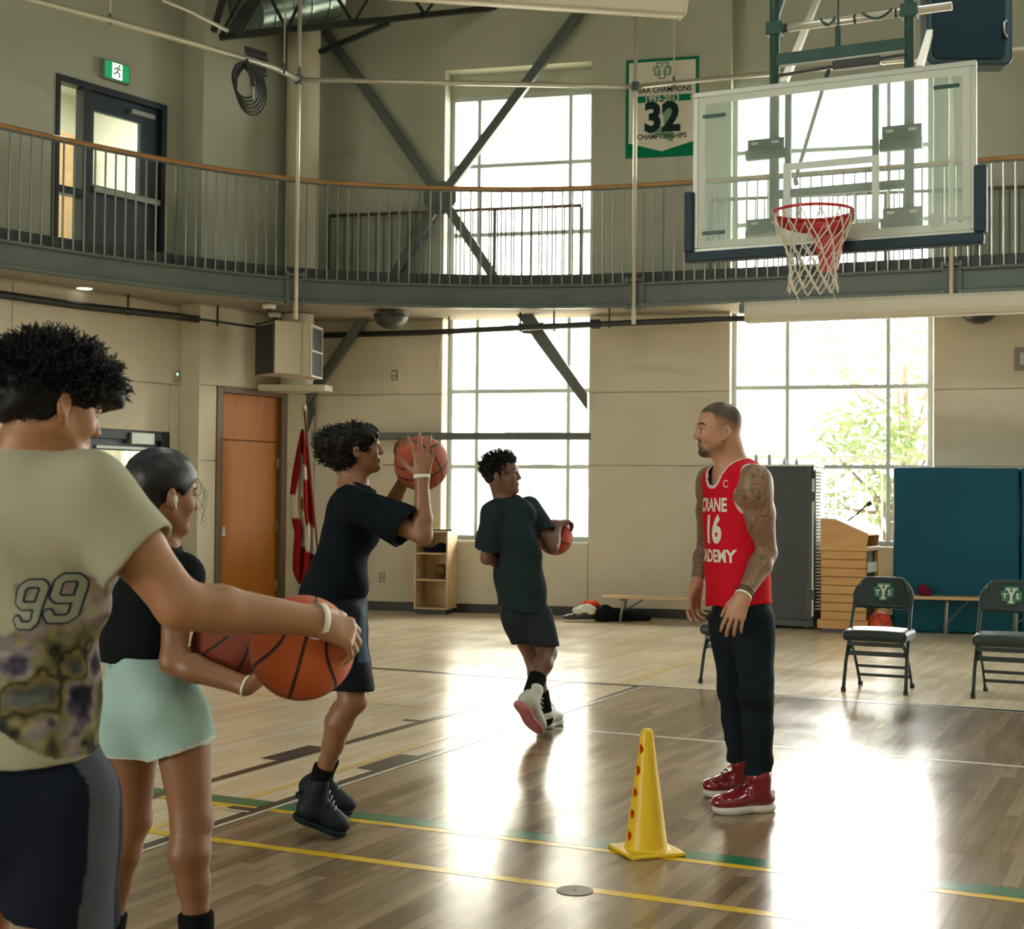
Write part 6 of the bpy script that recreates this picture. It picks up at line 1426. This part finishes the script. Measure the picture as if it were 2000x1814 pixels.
me=garment(lo,hi,.0065,[(st_,[(A(655,1224,5.61),nrm((.1,0,-1)))]),(sR_,[(slv,cutR)]),(sL_,[(slvl,dL)])],.012,folds(.0085,24,12,1.0,1.2),k=.03,subs=(nk,))
link('t_shirt',me,M('black_tee_cloth',(.004,.008,.012),.85,bump=.15,bscale=300),ps)
lo,hi=box_bounds([PEL,HP_R,HP_L,KN_R,KN_L],.15)
def sh_(t):
    t.cone(PEL+UP*.02,PEL-UP*.06,.12,.125,.03,flat=((1,0,0),.85))
    for Hh,K in ((HP_R,KN_R),(HP_L,KN_L)): t.cone(Hh,K+(Hh-K)*.05,.105,.085,.03)
me=garment(lo,hi,.0065,[(sh_,[(A(690,1345,5.5),nrm(np.array([.08,0,-1])))])],.012,folds(.007,26,10,3.0))
def shc(P_):
    c=np.tile(np.array((.004,.006,.010)),(len(P_),1)); st=(P_[:,0]>A(706,1200,5.5)[0]+.0)&(P_[:,1]<5.60)&(P_[:,2]>A(700,1290,5.5)[2]); c[st]=(.025,.065,.10); return c
vcol(me,shc); link('shorts',me,attr_mat('black_shorts_cloth',rough=.7,bump=.15,bscale=300),ps)
m_bs=M('black_sneaker',(.006,.012,.017),.6,spec=.22,var=.4,scale=30); m_bsole=M('dark_sole',(.010,.018,.022),.7); m_sock=M('black_sock',(.005,.006,.006),.9)
def sock(parent,An,K,r,frac,foot=None):
    f=SDF(*box_bounds([An,K],.10),.006); top=An+(K-An)*frac; f.cone(An-(K-An)*.06,top,r,r*1.10,.01); 
    if foot is not None: f.cone(An,foot,r,r*.9,.02)
    f.cut(top,nrm(K-An)); link('sock',f.mesh(),m_sock,parent)
sock(ps,AN_R,KN_R,.040,.08); sock(ps,AN_L,KN_L,.040,.08)
tr_=V(atz(672,1636)); tr_[2]=.004; hl_=A(573,1598,5.52); shoe(ps,hl_,tr_,AN_R,m_bs,m_bsole,w=.112,hgt=.125,up=(.45,0,.9),collar=AN_R+np.array([-.008,0,-.040]),cr=.036,laces=m_clos,st=.024)
tl_=V(atz(686,1596)); tl_[2]=.004; hl_=A(578,1556,5.92); shoe(ps,hl_,tl_,AN_L,m_bs,m_bsole,w=.112,hgt=.125,up=(.45,0,.9),collar=AN_L+np.array([-.008,0,-.040]),cr=.036,laces=m_clos,st=.024)
dl=nrm(WR_R-EL_R); wristband(ps,WR_R+dl*.006,dl,.029,.014)
ball(Vector(A(823,905,5.575)),.108,'dull',(.4,.9,1.2),'worn orange basketball held up by the shooter in black')

# ------------------------------------------------------------------ 3. player walking away
pm_=person('young player in dark t-shirt and shorts walking away while looking right with a ball', aty(1055,1430,8.0))
hd=A(982,926,8.08); Fh=nrm((.96,-.28,.10)); hs=.97; nb=A(988,975,8.10); F_,L_,U_=frame(Fh)
SH_L=A(962,1003,8.02); SH_R=A(1036,996,8.20); EL_L=A(951,1090,8.06); WR_L=A(1000,1100,8.30); EL_R=A(1078,1068,8.12); WR_R=A(1087,1026,8.20)
Fb=nrm((.50,.86,0)); CH_=A(999,1040,8.10); PEL=A(1024,1190,8.12); HP_L=A(1010,1205,8.10); HP_R=A(1048,1205,8.10)
KN_R=A(1069,1275,8.00); AN_R=A(1040,1348,7.84); KN_L=A(1042,1285,8.20); AN_L=A(1064,1396,8.22)
lo,hi=box_bounds([hd,WR_R,WR_L,EL_L,EL_R,AN_R,AN_L],.13); lo[2]=.02
f=SDF(lo,hi,.006); P=head(f,hd,Fh,UP,hs,nb,.048)
f.cone(nb-UP*.01,SH_L,.036,.042,.04); f.cone(nb-UP*.01,SH_R,.036,.042,.04); f.cone(CH_+UP*.05,PEL,.10,.10,.03,flat=(Fb,.8))
arm(f,SH_R,EL_R,WR_R,.045,.036,.040,.027); arm(f,SH_L,EL_L,WR_L,.045,.036,.038,.026)
hand(f,WR_R,(.55,.45,.25),(.30,.25,-.92),+1,.92,spread=9,curls=[(45,48,30)]*4,thumb=(38,12),wr=.025)
hand(f,WR_L,(.8,.55,-.05),(.3,-.6,.2),-1,1.0,spread=6,curls=[(20,20,15)]*4,wr=.026)
leg(f,HP_R,KN_R,AN_R,.078,.052,.053,.035,np.array([.0,-1,0])); leg(f,HP_L,KN_L,AN_L,.078,.050,.051,.034,np.array([.0,-1,0]))
c3=hd; me=f.mesh('walker'); skin_link(me,(.155,.075,.048),pm_,'body',lambda P_,c: lips(P_,c,c3,Fh,hs,(.20,.075,.06)),.42,3)
eyes(P,hd,Fh,hs,pm_); brows(hd,Fh,hs,pm_,m_hair)
f=SDF(hd-.20,hd+.20,.006); f.ell(hd+hs*(F_*-.026+U_*.048),(.098,.080,.078),np.array([F_,L_,U_]),.02); f.ell(hd+hs*(F_*-.055+U_*.0),(.055,.066,.062),np.array([F_,L_,U_]),.03); f.ell(hd+hs*(F_*.02+U_*.088),(.062,.055,.036),np.array([F_,L_,U_]),.03)
f.wave(lambda X,Y,Z: .006*np.sin(X*110+2*np.sin(Z*80))*np.sin(Y*100+Z*95)); f.ell(hd+hs*(F_*.10-U_*.04),(.075,.10,.085),np.array([F_,L_,U_]),.01,'s')
link('hair',f.mesh(),m_hair,pm_,label='short curly black hair')
def reg_m(d):
    p=Vector(hd+hs*(F_*-.022+U_*.05))+Vector(F_)*d.x*.100+Vector(L_)*d.y*.080+Vector(U_)*d.z*.080; q=(V(p)-hd)/hs
    if q@F_>.04 and q@U_<.06 or q@U_<-.02: return None
    dd_=(p-Vector(hd)).normalized(); return p,dd_
curls('hair_curls',P,hs,pm_,m_hair,620,reg_m,0,.026,9,.0038)
lo,hi=box_bounds([SH_L,SH_R,EL_R,EL_L,nb,PEL],.15); lo[2]=A(1020,1205,8.1)[2]-.02
dR=nrm(EL_R-SH_R); dL=nrm(EL_L-SH_L); sr=SH_R+(EL_R-SH_R)*.66; sl_=SH_L+(EL_L-SH_L)*.80
def st_(t):
    t.cone(CH_+UP*.05,A(1023,1205,8.12),.145,.150,.03,flat=(Fb,.74)); t.cone(SH_L-UP*.012+ (SH_R-SH_L)*.05,SH_R-UP*.012-(SH_R-SH_L)*.05,.062,.062,.04); t.cone(nb-UP*.03,CH_,.07,.12,.04)
def sR_(t): t.cone(SH_R-dR*.02,sr+dR*.08,.068,.080,.02)
def sL_(t): t.cone(SH_L-dL*.02,sl_+dL*.08,.066,.082,.02)
def nk(t): t.cone(nb+UP*.12+Fb*.01,nb+UP*.006,.075,.058,0)
me=garment(lo,hi,.0068,[(st_,[(A(1023,1190,8.12),nrm((-.14,0,-1)))]),(sR_,[(sr,dR)]),(sL_,[(sl_,dL)])],.012,folds(.0085,22,10,5.0,1.4),k=.03,subs=(nk,))
link('t_shirt',me,M('dark_teal_tee',(.016,.030,.034),.85,bump=.15,bscale=300),pm_)
lo,hi=box_bounds([PEL,HP_R,HP_L,KN_R,KN_L],.14)
def sh_(t):
    t.cone(PEL+UP*.02,PEL-UP*.06,.125,.128,.03,flat=(Fb,.85))
    for Hh,K in ((HP_R,KN_R),(HP_L,KN_L)): t.cone(Hh,K+(Hh-K)*.15,.092,.082,.015)
me=garment(lo,hi,.0068,[(sh_,[(A(1040,1260,8.1),nrm((0,0,-1)))])],.012,folds(.006,26,10,3.0))
link('shorts',me,M('charcoal_shorts',(.020,.026,.030),.85),pm_)
sock(pm_,AN_R,KN_R,.047,.38); sock(pm_,AN_L,KN_L,.046,.42)
m_ws=M('white_sneaker',(.56,.58,.50),.5,var=.08,scale=25); m_ps=M('pale_pink_sole',(.50,.16,.17),.5); m_ws2=M('white_sneaker_sole',(.60,.60,.52),.5)
tz=V(atz(1049,1440)); tz[2]=.012; hh_=A(1010,1376,7.72); shoe(pm_,hh_,tz,AN_R,m_ws,m_ps,w=.115,hgt=.125,up=(.62,.60,.5),collar=AN_R+np.array([.01,.0,.0]),cr=.05,label='white sneaker lifted to show its pink sole',laces=m_ws2)
hh_=V(atz(1058,1424)); tz=hh_+np.array([.10,.25,0]); shoe(pm_,hh_,tz,AN_L,m_ws,m_ws2,w=.11,hgt=.12,collar=AN_L+np.array([0,0,.0]),cr=.05,label='white sneaker flat on the floor',laces=m_ws2)
ball(Vector(A(1084,1049,8.33)),.105,'red',(.2,.4,.3),'orange-red basketball carried by the player walking away')

# ------------------------------------------------------------------ 4. person in light blue shorts
pg=person('person seen from behind in a black top and light blue shorts holding a dark ball', atz(330,1885))
hd=A(322,962,4.0); Fh=nrm((.82,.56,-.12)); hs=.935; nb=A(312,1062,4.02); F_,L_,U_=frame(Fh)
Fb=nrm((.36,.93,0)); Rb=np.array([Fb[1],-Fb[0],0])
SH_R=A(352,1122,3.95); SH_L=A(218,1118,4.07); EL_R=A(338,1292,3.86); WR_R=A(482,1340,3.80); EL_L=A(218,1270,4.14); WR_L=A(330,1310,4.30)
CH_=A(288,1160,4.02); WA=A(262,1268,4.03); PEL=A(303,1360,4.02); HP_R=A(352,1400,3.98); HP_L=A(258,1400,4.06); KN_R=A(374,1600,3.96); KN_L=A(256,1600,4.08); AN_R=A(383,1800,3.96); AN_L=A(212,1800,4.10)
lo,hi=box_bounds([hd,WR_R,A(520,1340,3.8),EL_L,AN_R,AN_L,SH_L,WR_L],.13); lo[2]=.02
f=SDF(lo,hi,.0055); P=head(f,hd,Fh,UP,hs,nb,.044)
f.cone(nb-UP*.01,SH_L,.032,.038,.04); f.cone(nb-UP*.01,SH_R,.032,.038,.04); f.cone(CH_,A(270,1270,4.03),.095,.088,.03,flat=(Fb,.8)); f.cone(A(275,1270,4.03),PEL,.088,.115,.04,flat=(Fb,.85))
arm(f,SH_R,EL_R,WR_R,.042,.034,.037,.024); arm(f,SH_L,EL_L,WR_L,.040,.033,.035,.023)
hand(f,WR_R,(.55,.55,.22),(-.25,.30,.9),+1,.93,spread=9,curls=[(16,24,18)]*4,thumb=(42,10),wr=.023)
hand(f,WR_L,(.9,.1,.1),(.2,-.9,.2),-1,.93,spread=8,curls=[(12,20,16)]*4,wr=.023)
bk=-Fb; leg(f,HP_R,KN_R,AN_R,.082,.056,.056,.036,bk); leg(f,HP_L,KN_L,AN_L,.082,.054,.055,.036,bk)
f.ell(PEL-UP*.04-Fb*.04+Rb*.055,(.075,.075,.08),None,.04); f.ell(PEL-UP*.04-Fb*.04-Rb*.055,(.075,.075,.08),None,.04)
c4=hd; me=f.mesh('girl'); skin_link(me,(.25,.115,.050),pg,'body',lambda P_,c: lips(P_,c,c4,Fh,hs,(.36,.12,.10)),.45,4)
eyes(P,hd,Fh,hs,pg); brows(hd,Fh,hs,pg,m_hair)
f=SDF(hd-.20,hd+.20,.0055); RR3=np.array([F_,L_,U_]); f.ell(hd+hs*(F_*-.018+U_*.036),(.105,.083,.090),RR3,.02); f.ell(hd+hs*(F_*-.062-U_*.055),(.050,.060,.060),RR3,.03)
f.ell(hd+hs*(F_*.105-U_*.045),(.078,.11,.095),RR3,.012,'s'); f.ell(hd+hs*(F_*.012-U_*.035-L_*.085),(.030,.03,.042),RR3,.01,'s')
b=B(); rnd_=random.Random(3)
for k in range(300):
    l=-.078+.156*k/299+rnd_.uniform(-.004,.004); q=sqrt(max(.02,1-(l/.084)**2)); t0=radians(28+rnd_.uniform(-8,14)+40*abs(l)/.08); pts=[]
    for j in range(15):
        t=t0+(radians(215)-t0)*j/14; rr=1.065+.02*rnd_.random(); pts.append(Vector(hd+hs*(F_*(-.018+.105*q*cos(t)*rr)+U_*(.036+.090*q*sin(t)*rr)+L_*l*(1.0 if t<2.4 else 1-.25*(t-2.4)))))
    b.tube(pts,[.0006]+[.0014]*13+[.0007],4,cap=False)
_st=b.make('hair_strands',M('hair_sheen',(.012,.017,.022),.35,spec=.8),pg,smooth=True); _st['kind']='stuff'
link('hair',f.mesh(),M('sleek_black_hair',(.003,.004,.005),.34,spec=.45,bump=.25,bscale=90,stretch=(6,6,1)),pg,label='sleek black hair combed flat')
b=B()
for k in range(5): 
    p=Vector(hd+hs*(F_*(.070+.004*k)-L_*.045+U_*(.05-.012*k))); b.tube([p,p+Vector((.012+.004*k,.0,.004*k)),p+Vector((.020+.004*(k%3),0,-.03)),p+Vector((.010+.006*(k%2),0,-.055-.006*k)),p+Vector((.024+.004*(k%3),0,-.075-.005*k))],[.0007,.0006,.0006,.0005,.0004],4)
b.make('loose_strands',m_hair,pg)
f=SDF(hd-.12,hd+.12,.003); ep=hd+hs*(F_*-.002-L_*.093-U_*.020); f.ell(ep,(.010,.007,.013)); f.cone(ep-UP*.006,ep-UP*.024+F_*.004,.0042,.0036,.004); link('earbud',f.mesh(),m_wb,pg)
lo,hi=box_bounds([SH_L,SH_R,nb,A(262,1290,4.03)],.16)
HEMg=A(262,1290,4.03)
def tp(t):
    t.cone(CH_+UP*.03,A(262,1330,4.03),.128,.112,.03,flat=(Fb,.78)); t.cone(SH_L-UP*.006,SH_R-UP*.006,.060,.060,.04); t.cone(nb-UP*.02,CH_,.055,.10,.03)
def hl2(t): 
    t.cone(SH_R+Rb*.045,SH_R+Rb*.16,.05,.07,0); t.cone(SH_L-Rb*.045,SH_L-Rb*.16,.05,.07,0)
def nk(t): t.cone(nb+UP*.12+Fb*.01,nb+UP*.002,.066,.050,0)
me=garment(lo,hi,.006,[(tp,[(HEMg,(0,0,-1))]),(lambda t: t.cone(SH_R-UP*.005,SH_R+(EL_R-SH_R)*.45,.064,.058,.02),[(SH_R+(EL_R-SH_R)*.36,nrm(EL_R-SH_R))]),(lambda t: t.cone(SH_L,SH_L+(EL_L-SH_L)*.45,.054,.052,.02),[(SH_L+(EL_L-SH_L)*.36,nrm(EL_L-SH_L))])],.008,folds(.003,26,20,2.0),subs=(nk,)); link('black_top',me,m_blk_cloth,pg)
m_bs2=M('light_blue_shorts',(.36,.54,.52),.85,bump=.25,bscale=160); 
lo,hi=box_bounds([PEL,HP_R,HP_L,WA],.19); lo[2]=A(300,1505,4)[2]
def ss(t):
    t.cone(A(268,1276,4.03)-UP*-.0,A(290,1330,4.03),.094,.122,.03,flat=(Fb,.85)); t.cone(A(290,1330,4.03),PEL-UP*.03,.120,.134,.03,flat=(Fb,.9)); t.cone(PEL-UP*.04+Rb*.055-Fb*.035,PEL-UP*.12+Rb*.06,.090,.096,.03); t.cone(PEL-UP*.04-Rb*.055-Fb*.035,PEL-UP*.12-Rb*.06,.090,.096,.03)
    t.cone(HP_R-Rb*.012,HP_R+(KN_R-HP_R)*.35-Rb*.012,.092,.100,.015); t.cone(HP_L+Rb*.004,HP_L+(KN_L-HP_L)*.35+Rb*.004,.092,.100,.015)
me=garment(lo,hi,.0062,[(ss,[(A(262,1278,4.03),nrm((0,0,1))),(A(300,1484,4.0),nrm((-.02,0,-1))),(A(280,1490,4.0),nrm((.34,0,-.94)))])],.012,folds(.0050,30,7,1.0,.6),smooth_it=1)
def shgc(P_):
    hz=np.minimum((P_-A(300,1484,4.0))@nrm((.02,0,1)),(P_-A(280,1490,4.0))@nrm((-.34,0,.94))); c=np.tile(np.array((.36,.54,.515)),(len(P_),1)); c[hz<.010]=(.66,.70,.62)
    return c
vcol(me,shgc); o=link('shorts',me,attr_mat('light_blue_fleece',rough=.9,bump=.25,bscale=160),pg)
b=B(); bm_=garment(*box_bounds([A(262,1290,4.03)],.22),.006,[(lambda t: t.cone(A(264,1270,4.03),A(272,1312,4.03),.100,.108,0,flat=(Fb,.86)),[(A(264,1276,4.03),(0,0,1)),(A(270,1300,4.03),(0,0,-1))])],.010,lambda X,Y,Z: .0025*np.sin(X*260+Y*120)); link('waistband',bm_,m_bs2,o)
sock(pg,AN_R,KN_R,.044,.10,V(AN_R)+np.array([0,.03,-.10])); sock(pg,AN_L,KN_L,.044,.10,V(AN_L)+np.array([0,.03,-.10]))
for An,dd_ in ((AN_R,(.9,.08,0)),(AN_L,(-.9,.08,0))):
    h1=np.array([An[0]-.01,An[1]-.03,0.004]); t1=h1+nrm(dd_)*.22; shoe(pg,h1,t1,An,m_ws,m_ws2,w=.085,hgt=.07,collar=np.array([An[0],An[1],.06]),cr=.040)
dl=nrm(WR_R-EL_R); wristband(pg,WR_R-dl*.0,dl,.0275,.006,m_wb,'bracelet')
ball(Vector(A(457,1262,3.97)),.118,'brown',(.9,.35,.5),'dark orange basketball held by the person in light blue shorts')

# ------------------------------------------------------------------ 5. person in the printed shirt, foreground left
pb=person('person in a sage printed t-shirt with number 99 reaching out a basketball, foreground left', atz(60,2200))
hd=A(112,792,2.90); Fh=nrm((.80,.55,-.30)); hs=.91; nb=A(66,882,2.92); upb=nrm((.12,.25,.95)); F_,L_,U_=frame(Fh,upb)
Fb=nrm((.30,.95,0)); Rb=np.array([Fb[1],-Fb[0],0])
SH_R=A(196,985,2.86); SH_L=A(-100,985,2.96); EL_R=A(352,1182,2.86); WR_R=A(612,1212,3.06); EL_L=A(-170,1240,3.0); WR_L=A(-150,1450,3.1)
CH_=A(48,1060,2.93); PEL=A(52,1500,2.95); HP_R=A(130,1560,2.92); HP_L=A(-30,1560,2.97); KN_R=A(110,1850,2.95); KN_L=A(-40,1850,3.0); AN_R=A(100,2150,3.0); AN_L=A(-50,2150,3.05)
lo,hi=box_bounds([hd,WR_R,A(700,1330,3.1),EL_L,AN_R,AN_L,SH_L],.13); lo[2]=.02
f=SDF(lo,hi,.006); P=head(f,hd,Fh,upb,hs,nb,.055)
f.cone(nb-UP*.01,SH_L,.045,.05,.05); f.cone(nb-UP*.01,SH_R,.045,.05,.05); f.cone(CH_,PEL,.13,.12,.03,flat=(Fb,.8))
arm(f,SH_R,EL_R,WR_R,.056,.048,.050,.031); arm(f,SH_L,EL_L,WR_L,.052,.04,.042,.028)
hand(f,WR_R,(.72,.38,-.30),(-.55,.55,-.55),+1,1.06,spread=7,curls=[(38,34,22),(42,36,24),(44,38,24),(46,40,24)],thumb=(40,8),wr=.030)
hand(f,WR_L,(0,.1,-1),(1,0,0),-1,1.0,wr=.028)
leg(f,HP_R,KN_R,AN_R,.085,.056,.056,.038,-Fb); leg(f,HP_L,KN_L,AN_L,.085,.056,.056,.038,-Fb)
c5=hd; me=f.mesh('boy'); skin_link(me,(.34,.165,.075),pb,'body',lambda P_,c: lips(P_,c,c5,Fh,hs,(.36,.14,.10),upb),.45,5)
eyes(P,hd,Fh,hs,pb,upb); brows(hd,Fh,hs,pb,m_hairb,upb)
RR3=np.array([F_,L_,U_]); f=SDF(hd-.24,hd+.24,.0065)
f.ell(hd+F_*-.025+U_*.040,(.112,.095,.088),RR3,.02); f.ell(hd+F_*-.060-U_*.02,(.062,.076,.062),RR3,.04); f.ell(hd+F_*.030+U_*.066,(.080,.074,.052),RR3,.03); f.ell(hd+F_*.085+U_*.045,(.042,.058,.036),RR3,.03)
f.ell(A(25,760,2.95),(.050,.06,.055),None,.03)
f.wave(lambda X,Y,Z: .006*np.sin(X*60+3*np.sin(Z*45))*np.sin(Y*60+Z*55)+.003*np.sin(Z*130+X*100)*np.sin(Y*120))
f.ell(hd+F_*.105-U_*.055,(.085,.11,.088),RR3,.012,'s'); f.ell(hd+F_*.018-U_*.045-L_*.085,(.038,.035,.045),RR3,.012,'s'); f.cone(hd-U_*.10-F_*.03,hd-U_*.25-F_*.05,.07,.12,.01,'s')
link('hair',f.mesh(),m_hair,pb,label='tousled curly black hair')
def reg_b(d):
    p=Vector(hd+F_*-.012+U_*.040)+Vector(F_)*d.x*.118+Vector(L_)*d.y*.092+Vector(U_)*d.z*.086; q=V(p)-hd
    if (q@F_>.05 and q@U_<.045) or q@U_<-.085: return None
    if q@U_<-.0 and q@F_>-.025: return None
    return p,(p-Vector(hd)).normalized()
curls('hair_curls',P,hs,pb,m_hair,1900,reg_b,0,.033,13,.0034,coil=1.4,joint=6)
lo,hi=box_bounds([SH_L,SH_R,EL_R,EL_L,nb,PEL,A(300,1050,2.86)],.17); lo[2]=A(50,1520,2.95)[2]
dR=nrm(EL_R-SH_R); dL=nrm(EL_L-SH_L); sr=SH_R+(EL_R-SH_R)*.50; sl_=SH_L+(EL_L-SH_L)*.6
def st_(t):
    t.cone(CH_+UP*.02,A(50,1560,2.94),.172,.160,.03,flat=(Fb,.74)); t.cone(SH_L-UP*.02+Rb*.05,SH_R-UP*.02-Rb*.03,.078,.078,.05); t.cone(nb-UP*.035,CH_,.09,.15,.05,flat=(Fb,.8)); t.cone(nb-UP*.03,SH_R-UP*.0,.05,.066,.04)
def sR_(t): t.cone(SH_R-dR*.03,sr+dR*.10,.082,.095,.02)
def sL_(t): t.cone(SH_L-dL*.03,sl_+dL*.10,.080,.092,.02)
def nk(t): t.cone(nb+UP*.16+Fb*.02,nb+UP*.008,.095,.066,0)
me=garment(lo,hi,.0052,[(st_,[(A(50,1499,2.80),nrm((0,0,-1)))]),(sR_,[(sr,nrm(dR+np.array([.25,0,-.12])))]),(sL_,[(sl_,dL)])],.013,folds(.0085,17,8,2.0,.9),k=.035,subs=(nk,))
sage=np.array((.37,.365,.26))
def shirtc(P_):
    c=np.tile(sage,(len(P_),1)); x=(P_[:,0]/P_[:,1]*FPX)+1000; y=983-(P_[:,2]-H)/P_[:,1]*FPX+(-.0093)*(x-1000)*1.0  # where on the cloth
    n=vnoise(P_,18,2); n2=vnoise(P_,42,6); n3=vnoise(P_,9,11)
    back=(P_-CH_)@Fb<.06
    zt=P_[:,2]; zA=A(100,1245,2.9)[2]; zB=A(100,1385,2.9)[2]; xr=(P_-CH_)@Rb
    lowb=zB-.055*np.clip((xr+.02)/.15,0,1)*1.6; band=(zt<zA+.02*(n-.5)*2+.05*np.clip(xr/.12,0,1))&(zt>lowb+.03*(n-.5))
    m=band&back&(xr>-.25)
    pal=np.array([(.02,.028,.04),(.075,.062,.10),(.28,.25,.26),(.25,.23,.10),(.015,.022,.025),(.22,.17,.06),(.10,.11,.10)]); n4=vnoise(P_,80,8); kf=np.clip((n*1.25+.35*(n2-.5)+.12*(n4-.5)-.12)*7,0,5.99); k=kf.astype(int); fr_k=(kf-k)[:,None]; cc_=pal[k]*(1-fr_k)+pal[k+1]*fr_k; cc_=cc_*(.55+.9*n4[:,None])
    c[m]=cc_[m]*.9
    up_=(xr>.07)&(zt>=zA)&(zt<A(150,1120,2.9)[2]+.03*(n-.5))&back; s_=np.clip((n2-.45)*3,0,.75)[:,None]; c=np.where(up_[:,None],c*(1-s_)+np.array((.24,.20,.22))[None]*s_,c)
    return c
vcol(me,shirtc); tee=link('t_shirt',me,attr_mat('sage_tee',rough=.9,bump=.2,bscale=260),pb)
ex9=Rb; o9=Vector(A(52,1184,2.75))
m9a=M('print_navy',(.030,.040,.075),.8); m9b=M('print_pale',(.30,.33,.25),.8)
def stroke(path,w,sc):
    b=B()
    for p,q in zip(path[:-1],path[1:]):
        p=Vector((p[0],p[1],0)); q=Vector((q[0],q[1],0)); d=(q-p).normalized(); n_=Vector((-d.y,d.x,0))*w/2
        b.add([(p-n_)*sc,(q-n_)*sc,(q+n_)*sc,(p+n_)*sc],[(0,1,2,3)])
    for p in path: b.add([Vector((p[0]+w/2*1.02*cos(a),p[1]+w/2*1.02*sin(a),0))*sc for a in [2*pi*k/8+pi/8 for k in range(8)]],[tuple(range(8))])
    return b.mesh()
P9=[(-.42,-.62),(-.25,-.88),(.25,-.88),(.42,-.68),(.42,.70),(.25,.88),(-.22,.88),(-.40,.70),(-.40,.12),(-.22,-.05),(.42,-.05)]
for dx,i in ((-.027,0),(.027,1)):
    for wd,mt,lf in ((.44,m9a,.0),(.27,m9b,.0016)):
        m=stroke(P9,wd,.047); m.transform(Matrix(((.86,.26,0,0),(0,1,0,0),(0,0,1,0),(0,0,0,1)))); decal(tee,[(m,o9+Vector(ex9)*dx+Vector((0,0,.012*i)),ex9,UP,mt,'number',lf)],tee)
lo,hi=box_bounds([PEL,HP_R,HP_L,KN_R,KN_L],.20)
def bs_(t):
    t.cone(PEL+UP*.02,PEL-UP*.08,.155,.160,.03,flat=(Fb,.85))
    for Hh,K in ((HP_R,KN_R),(HP_L,KN_L)): t.cone(Hh,K+(Hh-K)*.05,.112,.118,.02)
me=garment(lo,hi,.007,[(bs_,[(A(60,1775,2.95),nrm((-.18,0,-1)))])],.014,folds(.006,20,7,4.0,.5))
def bsc(P_):
    c=np.tile(np.array((.007,.011,.022)),(len(P_),1)); q=(P_-PEL)@Rb; c[(q>.118)&((P_-PEL)@Fb<.03)&((P_-PEL)@Fb>-.055)]=(.07,.085,.10); return c
vcol(me,bsc); link('shorts',me,attr_mat('navy_shorts',rough=.8,bump=.15,bscale=250),pb)
for An in (AN_R,AN_L):
    h1=np.array([An[0]-.01,An[1]-.07,0.004]); t1=h1+nrm((.30,.95,0))*.27; shoe(pb,h1,t1,An,m_bs,m_bsole,w=.10,hgt=.11,collar=np.array([An[0],An[1],.11]),cr=.05)
dl=nrm(WR_R-EL_R); wristband(pb,WR_R+dl*.012,dl,.0365,.013)
ball(Vector(A(590,1265,3.20)),.118,'orange',(1.15,.25,.15),'bright orange basketball held out by the person in the printed shirt')
